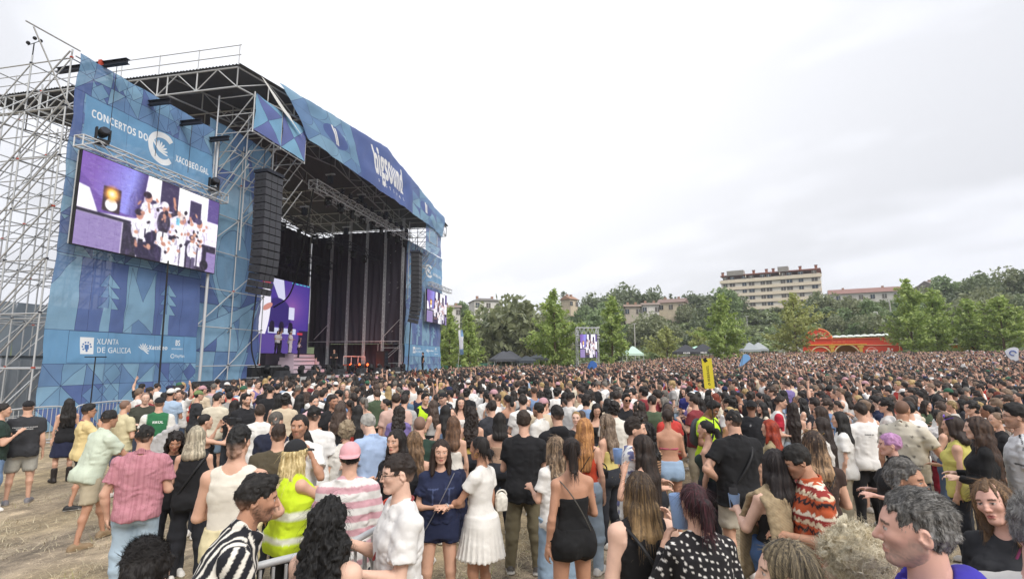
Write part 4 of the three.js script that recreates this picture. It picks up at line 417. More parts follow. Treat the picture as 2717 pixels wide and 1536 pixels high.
{ // flags and feather banners above the crowd
  const D = 48, b = baseAt(1218, D), h = yAt(1218, 872, D) - b.y, t = thing('flag', 'thin pole with a limp white and pale blue flag in the crowd', 'flag', [b.x, b.y, b.z], -.2); tube('pole', V(-.25, 0, 0), V(.15, h, 0), .02, mat(0xc9c9c6, .6), t); const fl = part('cloth', sheet(.45, 2.3, 8, 20, (u, v) => .12 * noise(u * 3, v * 1.6, 5)), new THREE.MeshStandardMaterial({ roughness: .85, side: 2, map: canvasTex(64, 256, c => { c.fillStyle = '#e6ebf2'; c.fillRect(0, 0, 64, 256); c.fillStyle = '#8db4dd'; c.fillRect(30, 0, 34, 70); c.fillRect(0, 200, 64, 56); }) }), t); fl.position.set(.2, h - 1.25, 0); fl.rotation.z = .07;
  const feather = (label, px, top, bot, D, wpx, col, tilt, logo) => { const b = baseAt(px, D), y1 = yAt(px, top, D) - b.y, y0 = yAt(px, bot, D) - b.y, w = wpx / 1369.6 * D, hh = y1 - y0, t = thing('feather_banner', label, 'banner', [b.x, b.y, b.z], -Math.atan2(b.x, -b.z)); const s = new THREE.Shape(); s.moveTo(0, 0); s.lineTo(0, hh * .75); s.quadraticCurveTo(0, hh, w * .5, hh); s.quadraticCurveTo(w, hh * .95, w, hh * .7); s.lineTo(w * .3, 0); s.closePath(); const g = new THREE.ExtrudeGeometry(s, { depth: .01, bevelEnabled: false, curveSegments: 10 }); const c = part('cloth', g, mat(col, .8, { side: 2 }), t); c.position.y = y0; c.rotation.z = tilt; tube('pole', V(0, 0, 0), V(-Math.sin(tilt) * hh * .8, y0 + hh * .8, 0), .02, mat(0x333338, .6), t); if (logo) { const l = part('emblem', new THREE.TorusGeometry(w * .2, w * .05, 6, 20, 5), mat(0x5b6fae, .7), t); l.position.set(-Math.sin(tilt) * hh * .7 + w * .45, y0 + hh * .72, .02); } };
  feather('blue feather banner leaning in front of the small screen tower', 1552, 950, 985, 44, 22, 0x3e6cb4, -.5); feather('pale blue feather banner below the bright pointed tree', 1962, 935, 970, 46, 20, 0x7fb0e2, -.35); feather('white feather banner with a round emblem at the right edge', 2694, 926, 965, 44, 30, 0xe6e8ee, .55, true);
}
// ---------------------------------------------------------------- people: distance fields meshed into continuous bodies, hair and clothes
class Field {
  constructor(min, max, cell) {
    this.c = cell; this.o = [min[0] - 2 * cell, min[1] - 2 * cell, min[2] - 2 * cell];
    this.n = [0, 1, 2].map(i => Math.max(4, Math.ceil((max[i] - min[i]) / cell) + 5));
    this.f = new Float32Array(this.n[0] * this.n[1] * this.n[2]).fill(1);
  }
  each(bb, pad, fn) {
    const { c, o, n, f } = this, lo = [], hi = [];
    for (let i = 0; i < 3; i++) { lo[i] = Math.max(0, Math.floor((bb[i] - pad - o[i]) / c)); hi[i] = Math.min(n[i] - 1, Math.ceil((bb[i + 3] + pad - o[i]) / c)); }
    for (let k = lo[2]; k <= hi[2]; k++) for (let j = lo[1]; j <= hi[1]; j++) { let q = (k * n[1] + j) * n[0] + lo[0]; for (let i = lo[0]; i <= hi[0]; i++, q++) f[q] = fn(o[0] + i * c, o[1] + j * c, o[2] + k * c, f[q]); }
  }
  add(p) { const k = p.k || 0.012, d = p.f; this.each(p.bb, k + 2.5 * this.c, (x, y, z, a) => { const b = d(x, y, z); const h = Math.max(k - Math.abs(a - b), 0) / k; return Math.min(a, b) - h * h * k * 0.25; }); }
  sub(p) { const k = p.k || 0.006, d = p.f; this.each(p.bb, k + 2.5 * this.c, (x, y, z, a) => { const b = -d(x, y, z); const h = Math.max(k - Math.abs(a - b), 0) / k; return Math.max(a, b) + h * h * k * 0.25; }); }
  all(fn) { const { c, o, n } = this; this.each([-9, -9, -9, 9, 9, 9], 0, fn); }
  warp(fn, w) { this.all((x, y, z, a) => a > -w && a < w ? a + fn(x, y, z) : a); }
  at(x, y, z) { const { c, o, n, f } = this; let u = (x - o[0]) / c, v = (y - o[1]) / c, w = (z - o[2]) / c; const i = Math.floor(u), j = Math.floor(v), k = Math.floor(w); if (i < 0 || j < 0 || k < 0 || i >= n[0] - 1 || j >= n[1] - 1 || k >= n[2] - 1) return 1; u -= i; v -= j; w -= k; const q = (k * n[1] + j) * n[0] + i, X = n[0], Z = n[0] * n[1]; return mix(mix(mix(f[q], f[q + 1], u), mix(f[q + X], f[q + X + 1], u), v), mix(mix(f[q + Z], f[q + Z + 1], u), mix(f[q + Z + X], f[q + Z + X + 1], u), v), w); }
  mesh(color) {
    const { c, o, n, f } = this, [A, B, C] = n, X = A, Z = A * B, id = new Int32Array(f.length).fill(-1), P = [], N = [], I = [], K = [];
    for (let k = 0; k < C - 1; k++) for (let j = 0; j < B - 1; j++) for (let i = 0; i < A - 1; i++) {
      const q = (k * B + j) * A + i; const v = [f[q], f[q + 1], f[q + X], f[q + X + 1], f[q + Z], f[q + Z + 1], f[q + Z + X], f[q + Z + X + 1]];
      let m = 0; for (let t = 0; t < 8; t++) if (v[t] < 0) m++; if (m === 0 || m === 8) continue;
      let sx = 0, sy = 0, sz = 0, ct = 0;
      for (let e = 0; e < 12; e++) { const a = EDG[e * 2], b = EDG[e * 2 + 1]; if ((v[a] < 0) === (v[b] < 0)) continue; const t = v[a] / (v[a] - v[b]); sx += (a & 1) + t * ((b & 1) - (a & 1)); sy += (a >> 1 & 1) + t * ((b >> 1 & 1) - (a >> 1 & 1)); sz += (a >> 2) + t * ((b >> 2) - (a >> 2)); ct++; }
      id[q] = P.length / 3; const x = o[0] + (i + sx / ct) * c, y = o[1] + (j + sy / ct) * c, z = o[2] + (k + sz / ct) * c; P.push(x, y, z);
      const u = sx / ct, w = sy / ct, s = sz / ct;
      let gx = mix(mix(v[1] - v[0], v[3] - v[2], w), mix(v[5] - v[4], v[7] - v[6], w), s), gy = mix(mix(v[2] - v[0], v[3] - v[1], u), mix(v[6] - v[4], v[7] - v[5], u), s), gz = mix(mix(v[4] - v[0], v[5] - v[1], u), mix(v[6] - v[2], v[7] - v[3], u), w);
      const l = Math.hypot(gx, gy, gz) || 1; gx /= l; gy /= l; gz /= l; N.push(gx, gy, gz);
      const cc = color(x, y, z, gx, gy, gz); K.push(cc[0], cc[1], cc[2]);
    }
    for (let k = 1; k < C - 1; k++) for (let j = 1; j < B - 1; j++) for (let i = 1; i < A - 1; i++) {
      const q = (k * B + j) * A + i, s = f[q] < 0;
      if (s !== f[q + 1] < 0) { const a = id[q], b = id[q - X], d = id[q - X - Z], e = id[q - Z]; s ? I.push(a, b, d, a, d, e) : I.push(a, d, b, a, e, d); }
      if (s !== f[q + X] < 0) { const a = id[q], b = id[q - Z], d = id[q - Z - 1], e = id[q - 1]; s ? I.push(a, b, d, a, d, e) : I.push(a, d, b, a, e, d); }
      if (s !== f[q + Z] < 0) { const a = id[q], b = id[q - 1], d = id[q - 1 - X], e = id[q - X]; s ? I.push(a, b, d, a, d, e) : I.push(a, d, b, a, e, d); }
    }
    const g = new THREE.BufferGeometry(); g.setAttribute('position', new THREE.Float32BufferAttribute(P, 3)); g.setAttribute('normal', new THREE.Float32BufferAttribute(N, 3)); g.setAttribute('color', new THREE.Float32BufferAttribute(K, 3)); g.setIndex(I); return g;
  }
}
const EDG = [0, 1, 2, 3, 4, 5, 6, 7, 0, 2, 1, 3, 4, 6, 5, 7, 0, 4, 1, 5, 2, 6, 3, 7];
function bbOf(pts, r) { const b = [9, 9, 9, -9, -9, -9]; for (const p of pts) { b[0] = Math.min(b[0], p.x - r); b[1] = Math.min(b[1], p.y - r); b[2] = Math.min(b[2], p.z - r); b[3] = Math.max(b[3], p.x + r); b[4] = Math.max(b[4], p.y + r); b[5] = Math.max(b[5], p.z + r); } return b; }
function cone(a, b, ra, rb, k, cut) { // tapered capsule, with a flat end at b when cut is set
  const dx = b.x - a.x, dy = b.y - a.y, dz = b.z - a.z, L = dx * dx + dy * dy + dz * dz || 1e-9, l = Math.sqrt(L);
  return { k, bb: bbOf([a, b], Math.max(ra, rb)), f: (x, y, z) => { const px = x - a.x, py = y - a.y, pz = z - a.z; const t0 = (px * dx + py * dy + pz * dz) / L, t = clamp(t0); const d = Math.hypot(px - dx * t, py - dy * t, pz - dz * t) - (ra + (rb - ra) * t); return cut ? Math.max(d, (t0 - 1) * l) : d; } };
}
function ball(p, r, k) { return { k, bb: bbOf([p], r), f: (x, y, z) => Math.hypot(x - p.x, y - p.y, z - p.z) - r }; }
// a frame: origin and rotation, with prims given in its own coordinates
class Frame {
  constructor(o, q, k = 1) { this.o = o; this.q = q; this.k = k; this.m = new THREE.Matrix4().makeRotationFromQuaternion(q).elements; }
  w(x, y, z) { const m = this.m, k = this.k; x *= k; y *= k; z *= k; return V(this.o.x + m[0] * x + m[4] * y + m[8] * z, this.o.y + m[1] * x + m[5] * y + m[9] * z, this.o.z + m[2] * x + m[6] * y + m[10] * z); }
  d(x, y, z) { const m = this.m; return V(m[0] * x + m[4] * y + m[8] * z, m[1] * x + m[5] * y + m[9] * z, m[2] * x + m[6] * y + m[10] * z); }
  loc(x, y, z) { const m = this.m, k = 1 / this.k; x = (x - this.o.x) * k; y = (y - this.o.y) * k; z = (z - this.o.z) * k; return [m[0] * x + m[1] * y + m[2] * z, m[4] * x + m[5] * y + m[6] * z, m[8] * x + m[9] * y + m[10] * z]; }
  wrap(lo, hi, fn, k) { const K = this.k, iK = 1 / K, m = this.m, ox = this.o.x, oy = this.o.y, oz = this.o.z, pts = []; for (let i = 0; i < 8; i++) pts.push(this.w(i & 1 ? hi[0] : lo[0], i & 2 ? hi[1] : lo[1], i & 4 ? hi[2] : lo[2])); return { k, bb: bbOf(pts, 0), f: (x, y, z) => { x = (x - ox) * iK; y = (y - oy) * iK; z = (z - oz) * iK; return K * fn(m[0] * x + m[1] * y + m[2] * z, m[4] * x + m[5] * y + m[6] * z, m[8] * x + m[9] * y + m[10] * z); } }; }
  ell(c, r, k, rot) { const [a, b, e] = r, cr = rot ? Math.cos(rot) : 1, sr = rot ? Math.sin(rot) : 0, R = Math.max(a, b, e); return this.wrap([c[0] - R, c[1] - R, c[2] - R], [c[0] + R, c[1] + R, c[2] + R], (x, y, z) => { x -= c[0]; y -= c[1]; z -= c[2]; if (rot) { const t = y * cr + z * sr; z = -y * sr + z * cr; y = t; } const X = x / a, Y = y / b, Z = z / e, k0 = Math.hypot(X, Y, Z), k1 = Math.hypot(X / a, Y / b, Z / e) || 1e-6; return k0 * (k0 - 1) / k1; }, k); }
  cone(a, b, ra, rb, k) { return cone(this.w(...a), this.w(...b), ra * this.k, rb * this.k, k); }
  ball(c, r, k) { return ball(this.w(...c), r * this.k, k); }
  // stacked elliptic rings [y, rx, rz, cz]
  loft(R, k, pow = 2.3) { const lo = R[0][0], hi = R[R.length - 1][0], mx = Math.max(...R.map(r => Math.max(r[1], r[2]))) + 0.05; return this.wrap([-mx, lo, -mx], [mx, hi, mx], (x, y, z) => { let i = 0; while (i < R.length - 2 && y > R[i + 1][0]) i++; const A = R[i], B = R[i + 1], t0 = clamp((y - A[0]) / (B[0] - A[0])), t = t0 * t0 * (3 - 2 * t0) * 0.5 + t0 * 0.5; const rx = mix(A[1], B[1], t), rz = mix(A[2], B[2], t), cz = mix(A[3] || 0, B[3] || 0, t); const u = Math.abs(x) / rx, v = Math.abs(z - cz) / rz, l = Math.pow(Math.pow(u, pow) + Math.pow(v, pow), 1 / pow); return Math.max((l - 1) * Math.min(rx, rz), lo - y, y - hi); }, k); }
}
const QI = new THREE.Quaternion(), eul = (x, y, z, o = 'YXZ') => new THREE.Quaternion().setFromEuler(new THREE.Euler(x, y, z, o));
const ARMS = { down: [[.2, -1, -.06], [.06, -1, .22]], back: [[.22, -1, -.3], [-.5, -.8, -.3]], bent: [[.25, -1, .05], [-.35, .1, 1]], phone: [[.22, -1, .2], [-.35, .75, .8]], face: [[.3, -.75, .55], [-.45, 1, .05]], hip: [[.75, -.9, -.15], [-.75, -.55, .35]], up: [[.45, .85, .25], [-.15, 1, .15]], reach: [[.2, -.6, .85], [0, .05, 1]], cross: [[.25, -1, .2], [-1, .12, .45]], out: [[.6, -.8, .1], [.35, -.2, 1]], head: [[.9, .35, .2], [-.75, .8, -.15]], pocket: [[.35, -1, -.12], [-.12, -1, .25]], cup: [[.25, -1, .1], [-.1, .35, 1]], lean: [[.12, -.75, .6], [-.25, -.25, 1]] };
const norm = a => { const l = Math.hypot(...a) || 1; return a.map(v => v / l); };
// the skeleton of a standing figure 1.75 m tall, facing +z, feet at y = 0
function skeleton(s) {
  const fm = !!s.f, w = s.w || 1, J = { fm, w };
  const r = rng(s.seed || 1), stance = s.stance ?? (0.02 + r() * 0.05), hipY = s.hipY ?? 0.93;
  const lean = (s.lean || 0) * Math.PI / 180, side = (s.side || 0) * Math.PI / 180;
  J.T = new Frame(V(s.px || 0, hipY, s.pz || 0), eul(lean, (s.twist || 0) * Math.PI / 180, -side));
  const T = J.T, sw = (fm ? 0.147 : 0.175) * (s.sw || 1) * mix(1, w, 0.5), sh = fm ? 0.412 : 0.424;
  J.sw = sw; J.sh = sh; J.neck = T.w(0, sh + 0.096, -0.012);
  const hp = (s.nod || 0) * Math.PI / 180, hy = (s.look || 0) * Math.PI / 180, hr = (s.tilt || 0) * Math.PI / 180;
  const hq = eul(-lean * 0.75, 0, side * 0.7).multiply(eul(hp, hy, hr)); const qT = T.q.clone().multiply(hq);
  const nb = T.w(0, sh + 0.1, -0.012), up = new Frame(nb, qT).d(0, 0.155, 0.028);
  J.H = new Frame(nb.clone().add(up), qT, .945);
  J.arm = [];
  for (const sd of [-1, 1]) {
    const a = (sd < 0 ? s.armR : s.armL) || s.arms || 'down', A = typeof a === 'string' ? ARMS[a] : a, u = norm(A[0]), v = norm(A[1]);
    const S = T.w(sd * sw, sh, -0.015), E = S.clone().addScaledVector(T.d(sd * u[0], u[1], u[2]), fm ? 0.27 : 0.29), fd = T.d(sd * v[0], v[1], v[2]), W = E.clone().addScaledVector(fd, fm ? 0.225 : 0.245);
    J.arm.push({ sd, S, E, W, fd, curl: A[2] ?? 0.45 });
  }
  J.leg = [];
  for (const sd of [-1, 1]) {
    const st = (sd < 0 ? s.legR : s.legL) || [0, 0, 0]; // foot offset x, z, knee forward
    const Hh = T.w(sd * (fm ? 0.088 : 0.085) * mix(1, w, 0.6), -0.03, 0); const A = V(sd * (0.085 + stance) + st[0], 0.085, -0.02 + st[1]);
    const K = Hh.clone().lerp(A, 0.51); K.z += 0.025 + st[2]; K.x += sd * 0.008; J.leg.push({ sd, H: Hh, K, A, turn: sd * 0.25 + (s.footTurn || 0) });
  }
  return J;
}
function torsoRings(J, e = 0) { const w = J.w, R = J.fm ? [[-0.13, .155, .112, -.01], [-0.03, .172, .118, -.012], [.07, .15, .105, -.003], [.16, .122, .09, .0], [.28, .135, .1, .0], [.37, .14, .095, -.008], [.43, .105, .072, -.014], [.49, .055, .055, -.016]] : [[-0.13, .15, .108, -.01], [-0.03, .158, .112, -.01], [.09, .15, .107, .0], [.2, .152, .108, .004], [.32, .17, .118, .004], [.39, .166, .105, -.006], [.45, .12, .08, -.014], [.51, .064, .06, -.016]]; return R.map(r => [r[0], r[1] * mix(1, w, .9) + e, r[2] * w + e, r[3]]); }
function bodyField(J, cell) {
  const fm = J.fm, w = J.w, F = new Field([-0.75, -0.05, -0.75], [0.75, 2.2, 0.75], cell), T = J.T, wl = mix(1, w, .8);
  F.add(T.loft(torsoRings(J), 0.03));
  if (fm) { for (const s of [-1, 1]) F.add(T.ell([s * .066, .3, .075 * w], [.06 * wl, .062 * wl, .058 * wl], .03)); }
  for (const s of [-1, 1]) F.add(T.ell([s * .07, -.06, -.07 * w], [.085 * wl, .09, .075 * w], .04));
  for (const a of J.arm) {
    const m = fm ? wl * .95 : wl * 1.12, tr = T.w(a.sd * .035, J.sh + .07, -.025); F.add(cone(tr, a.S, .036 * m, .042 * m, .035)); F.add(ball(a.S, .045 * m, .035));
    F.add(cone(a.S, a.E, .043 * m, .035 * m, .025)); const mid = a.E.clone().lerp(a.W, .28); F.add(cone(a.E, mid, .034 * m, .0355 * m, .018)); F.add(cone(mid, a.W, .0355 * m, .022 * m, .018));
    F.add(cone(a.W, a.W.clone().addScaledVector(a.fd, .03), .0235 * m, .026 * m, .015));
  }
  F.add(cone(T.w(0, J.sh - .01, -.02), J.H.w(0, -.07, -.022), (fm ? .05 : .06) * wl, (fm ? .045 : .055) * wl, .03));
  for (const l of J.leg) {
    F.add(cone(l.H, l.K, .083 * wl, .054 * wl, .04)); F.add(cone(l.K, l.A, .05 * wl, .034, .025)); const cf = l.K.clone().lerp(l.A, .3); cf.z -= .018; F.add(ball(cf, .05 * wl, .03));
    F.add(cone(l.A.clone().setY(.05), V(l.A.x + Math.sin(l.turn) * .13, .035, l.A.z + Math.cos(l.turn) * .14), .036, .03, .02));
  }
  return F;
}
function handGeo(a, T, cell, color) {
  const f = a.fd.clone().normalize(), lat = V(0, 0, 0).crossVectors(f, Math.abs(f.y) > .8 ? T.d(a.sd, 0, 0) : T.d(a.sd * .35, 1, .2)).normalize(), nor = V(0, 0, 0).crossVectors(lat, f).normalize().multiplyScalar(1);
  const c = a.W.clone().addScaledVector(f, .09), F = new Field([c.x - .13, c.y - .13, c.z - .13], [c.x + .13, c.y + .13, c.z + .13], cell), at = (u, v, n) => a.W.clone().addScaledVector(f, u).addScaledVector(lat, v).addScaledVector(nor, n);
  F.add(cone(at(-.015, 0, 0), at(.03, 0, 0), .024, .023, .01));
  for (const v of [-.024, -.008, .008, .024]) F.add(cone(at(.025, v * .6, 0), at(.088, v, 0), .0155, .0115, .012));
  const cu = a.curl, lens = [.068, .078, .073, .056];
  [-.027, -.009, .009, .027].forEach((v, i) => { let p = at(.085, v, 0), ang = 0; const L = lens[i]; for (let s = 0; s < 3; s++) { ang += cu * (s ? 1.15 : .75); const l = L * [.45, .31, .26][s], q = p.clone().addScaledVector(f, Math.cos(ang) * l).addScaledVector(nor, -Math.sin(ang) * l).addScaledVector(lat, v * .12); F.add(cone(p, q, .0095 - s * .0012, .0088 - s * .0012, .003)); p = q; } });
  const t0 = at(.022, -.022, -.006), t1 = at(.06, -.05, -.014), t2 = at(.09, -.055, -.022 - .02 * cu); F.add(cone(t0, t1, .015, .0115, .01)); F.add(cone(t1, t2, .0105, .009, .004));
  return F.mesh(color);
}
// head: skull, jaw, brow, nose, eyes, lips, ears
function headField(J, cell, o = {}) {
  const H = J.H, fm = J.fm, c = H.w(0, -.02, .01), F = new Field([c.x - .17, c.y - .19, c.z - .17], [c.x + .17, c.y + .17, c.z + .17], cell), jw = fm ? .92 : 1;
  F.add(H.cone([0, -.08, -.022], [0, -.17, -.04], fm ? .046 : .055, fm ? .047 : .058, .03));
  F.add(H.ell([0, .027, -.012], [.074, .09, .095], .01)); F.add(H.ell([0, -.03, .028], [.06 * jw, .08, .064], .03)); F.add(H.ell([0, .02, .045], [.062, .06, .045], .02));
  F.add(H.ball([0, -.1, .069], .0205 * jw, .028)); for (const s of [-1, 1]) { F.add(H.cone([s * .055 * jw, -.045, -.006], [s * .021 * jw, -.1, .057], .018, .016, .02)); F.add(H.ball([s * .04, -.022, .066], .02, .02)); }
  F.add(H.cone([-.034, .022, .078], [.034, .022, .078], .011, .011, .016));
  for (const s of [-1, 1]) F.sub(H.ell([s * .031, .002, .098], [.019, .012, .014], .012));
  F.add(H.cone([0, .018, .084], [0, -.014, .1], .0085, .0088, .012)); F.add(H.cone([0, -.014, .1], [0, -.034, .1075 + .016 * ((o.nose || 1) - 1)], .0085, .0104 * Math.min(1.12, o.nose || 1), .01)); for (const s of [-1, 1]) F.add(H.ball([s * .0125, -.037, .096], .0085, .007));
  for (const s of [-1, 1]) F.add(H.ball([s * .031, .001, .0775], .0135, .003));
  F.add(H.cone([-.018, -.065, .086], [.018, -.065, .086], .0062, .0062, .008)); F.add(H.ball([0, -.064, .0905], .006, .006)); F.add(H.cone([-.013, -.0758, .088], [.013, -.0758, .088], .0068, .0068, .007));
  if (o.mouth) F.sub(H.ell([0, -.073, .1], [.015, .012, .03], .004)); else F.sub(H.ell([0, -.0695, .096], [.02, .0022, .012], .003));
  for (const s of [-1, 1]) { F.add(H.ell([s * .077, -.008, -.016], [.0095, .03, .0185], .006, .3)); F.sub(H.ell([s * .086, -.003, -.013], [.008, .019, .011], .003, .3)); F.add(H.ball([s * .079, -.012, .0], .006, .004)); }
  return F;
}
const skinTone = { fair: 0xdab39e, light: 0xd0a48c, tan: 0xb98a70, brown: 0x8a624c, dark: 0x6a4837, pink: 0xd6a897 };
function headColor(J, s) {
  const H = J.H, sk = lin(skinTone[s.skin || 'light']), lip = J.fm ? lin(s.lips || 0xa85550) : lin(0xa66a5c), hair = lin(s.brow || 0x2a1d16), st = s.beard ? lin(s.beardCol || 0x2b211c) : null, seed = s.seed || 1;
  return (x, y, z) => {
    const [a, b, c] = H.loc(x, y, z), ax = Math.abs(a), n = 1 + .07 * noise(x * 40 + seed, y * 40, z * 40) + .05 * noise(x * 160, y * 160, z * 160);
    let R = sk.r * n, G = sk.g * n, B = sk.b * n; const tint = (k, cr, cg, cb) => { R = mix(R, cr, k); G = mix(G, cg, k); B = mix(B, cb, k); };
    if (c > .03) {
      const ck = clamp(1 - Math.hypot(ax - .042, b + .03) / .035) * .22; tint(ck, sk.r * 1.0, sk.g * .78, sk.b * .76);
      if (c > .075 && b > -.048 && ax < .02 && b < -.02) tint(.2, sk.r, sk.g * .8, sk.b * .78);
      const lp = Math.hypot(a / .026, (b + .07) / .0125); if (c > .07 && lp < 1) tint(.85 * clamp((1 - lp) * 3), lip.r, lip.g, lip.b);
      if (s.mouth) { const mo = Math.hypot(a / .015, (b + .073) / .011); if (mo < 1) tint(1, .12, .02, .02); }
      const by = .0205 + .12 * Math.min(ax - .016, .02) - .28 * Math.max(0, ax - .036); if (ax > .015 && ax < .053 && Math.abs(b - by) < (J.fm ? .0042 : .0055)) tint(.85, hair.r, hair.g, hair.b);
      const ex = ax - .031, ey = b - .001, er = Math.hypot(ex / .0155, ey / .0068);
      if (c > .06 && er < 1) { tint(1, .5, .45, .42); if (Math.hypot(ex, ey) < .006) tint(1, .045, .028, .02); if (ey > .0038) tint(1, .03, .02, .018); } else if (c > .06 && er < 1.2) tint(.28, sk.r * .5, sk.g * .4, sk.b * .38);
    }
    if (st) { const jaw = Math.max(sstep(-.02, -.055, b - .25 * ax * (c < .02 ? 1 : 0)) * sstep(-.03, .0, c), 0), mus = c > .06 && b < -.045 && b > -.064 && ax < .035 ? 1 : 0; const side = (c > -.02 && c < .03 && ax > .05 && b < -.01) ? .8 : 0; let k = Math.max(jaw, mus * .8, side * sstep(-.0, -.04, b)) * sstep(-.15, -.11, b) * (.8 + .3 * noise(x * 45, y * 45, z * 45)); const lp = Math.hypot(a / .026, (b + .07) / .0125); if (lp < 1) k = 0; k *= s.beard * (.75 + .35 * noise(x * 220, y * 220, z * 220)); tint(clamp(k), st.r, st.g, st.b); }
    return [R, G, B];
  };
}
// hair styles ------------------------------------------------------------
function hairField(J, s, cell) {
  const H = J.H, st = s.hair || 'short', len = s.hlen ?? .3, sd = (s.seed || 1) * 1.7, long = ['long', 'wavy', 'bob', 'curlylong', 'half'].includes(st);
  const lo = st === 'pony' || st === 'braids' || long ? len + .2 : .2, o = H.o, F = new Field([o.x - .3, o.y - lo - .12, o.z - .34], [o.x + .3, o.y + .25, o.z + .3], cell);
  const front = s.fringe ? .04 : .0, T = J.T;
  const face = (dy = 0, e = 0) => F.sub(H.ell([0, -.04 + dy - front, .112], [.069 + e, .118, .1], .012));
  const ears = r => { for (const q of [-1, 1]) F.sub(H.ball([q * .086, -.022, .012], r, .01)); };
  const neckCut = (y, k = .5) => F.sub(H.wrap([-.25, -.5, -.25], [.25, y + .1, .25], (a, b, c) => b - y - k * (c + .085), .012));
  if (st === 'short' || st === 'crop' || st === 'buzz' || st === 'mullet' || st === 'quiff' || st === 'bald') {
    const t = st === 'buzz' || st === 'bald' ? .004 : st === 'crop' ? .009 : .014, top = s.top ?? (st === 'quiff' ? .035 : st === 'short' ? .026 : st === 'mullet' ? .03 : st === 'crop' ? .018 : .006);
    F.add(H.ell([0, .027, -.014], [.074 + t * (s.fade ? .35 : .8), .09 + t, .095 + t * .7], .01));
    if (top > .01) { F.add(H.ell([0, .027 + top * .75, -.008], [.068 + top * .25, .082 + top * .35, .092 + top * .15], .02)); if (st === 'quiff') F.add(H.ell([0, .105, .052], [.055, .028, .04], .02)); }
    if (st === 'mullet') F.add(H.ell([0, -.05, -.09], [.055, .07, .035], .03));
    face(st === 'bald' ? .06 : 0); F.sub(H.ell([0, .01, .105], [.082, .058, .07], .012)); ears(.034); neckCut(st === 'mullet' ? -.13 : -.062);
    if (st !== 'buzz' && st !== 'bald') F.warp((x, y, z) => .011 * noise(x * 30 + sd, y * 22, z * 30) + .007 * noise(x * 85, y * 50 + sd, z * 85) + .004 * noise(x * 190, y * 120, z * 190), .03);
  } else if (st === 'curly') {
    const R = s.vol ?? .05; F.add(H.ell([0, .045, -.02], [.078 + R, .09 + R * .8, .098 + R * .75], .01)); F.add(H.ell([0, -.02, -.045], [.075 + R * .8, .09, .07 + R * .5], .03)); face(-.002, .002); neckCut(-.1, .3);
    F.warp((x, y, z) => .02 * noise(x * 32 + sd, y * 32, z * 32) + .014 * noise(x * 70, y * 70 + sd, z * 70) + .007 * noise(x * 150, y * 150, z * 150), .06);
  } else {
    const t = long ? .012 : .006; F.add(H.ell([0, .027, -.014], [.074 + t, .09 + t * 1.1, .096 + t], .01));
    if (long) {
      const L = len, vol = s.vol ?? 1; const b0 = H.w(0, .0, -.05), nk = H.w(0, -.12, -.075), dn = V(0, -1, 0), bk = T.d(0, 0, -1).setY(0);
      const e1 = nk.clone().addScaledVector(dn, Math.min(L, .22) * .8).addScaledVector(bk, .045), e2 = nk.clone().addScaledVector(dn, L).addScaledVector(bk, .05 + L * .06);
      F.add(cone(b0, nk, .075 * vol, .068 * vol, .03)); for (const q of [-1, 0, 1]) { const off = T.d(q * .052 * vol, 0, Math.abs(q) * .012); F.add(cone(nk.clone().add(off), e1.clone().add(off.clone().multiplyScalar(1.25)), .055 * vol, .05 * vol, .03)); F.add(cone(e1.clone().add(off.clone().multiplyScalar(1.25)), e2.clone().add(off.clone().multiplyScalar(1.1)), .05 * vol, .03, .03)); }
      if (!s.hairBack) for (const q of [-1, 1]) { const a = H.w(q * .07, .03, .01), b = H.w(q * .082, -.1, .0), c2 = H.w(q * .085, -.12 - L * .45, .01).addScaledVector(T.d(0, 0, 1), .02); F.add(cone(a, b, .028, .03 * vol, .02)); if (L > .12) F.add(cone(b, c2, .03 * vol, .02, .02)); }
      face(0, s.hairBack ? 0 : -.004); if (s.hairBack) ears(.03);
      const fr = st === 'wavy' || st === 'curlylong'; const A = st === 'curlylong' ? .022 : fr ? .014 : .006;
      F.warp((x, y, z) => { const [a, b, c] = H.loc(x, y, z), an = Math.atan2(a, -c - .02), dw = fr && b < 0 ? .4 * Math.sin(b * (st === 'curlylong' ? 75 : 38) + an * 3 + sd) : 0; return A * noise(an * 5 + dw + sd, b * (fr ? 9 : 2.5), sd) + .006 * noise(an * 17 + dw * 2 + sd, b * 5, 2) + .004 * noise(an * 42 + dw * 3, b * 7, sd) + (st === 'curlylong' ? .012 * noise(x * 60, y * 50, z * 60) : 0); }, .05);
    } else {
      if (st === 'bun' || st === 'topbun') { const c = st === 'bun' ? [0, -.04, -.125] : [0, .12, -.075]; F.add(H.ell(c, [.045, .042, .04], .015)); }
      if (st === 'pony') { const h0 = s.ponyY ?? .05, a = H.w(0, h0, -.1), b = H.w(0, h0 + .01, -.145), m = b.clone().add(T.d(0, 0, -.025)).add(V(0, -len * .45, 0)), e = m.clone().add(V(0, -len * .55, 0)).add(T.d(.02, 0, .01)); F.add(cone(a, b, .026, .03, .015)); F.add(cone(b, m, .034, .042, .02)); F.add(cone(m, e, .042, .018, .02)); }
      if (st === 'braids') for (const q of [-1, 1]) { let p = H.w(q * .05, -.02, -.085); for (let i = 0; i < len / .035; i++) { const e = p.clone().add(V(0, -.035, 0)).add(T.d(q * .002, 0, i < 3 ? -.008 : 0)); F.add(cone(p, e, .017, .013, .004)); p = e; } }
      face(.004, .004); ears(.03); neckCut(-.07, .7);
      F.warp((x, y, z) => { const [a, b, c] = H.loc(x, y, z), an = Math.atan2(a, c + .15); return .004 * noise(an * 22 + sd, b * 4, c * 4) + .003 * noise(an * 50, b * 6, sd); }, .03);
    }
  }
  if (s.cap) F.sub(H.wrap([-.3, .0, -.3], [.3, .4, .3], (a, b, c) => .04 + c * .1 - b, .004));
  return F;
}
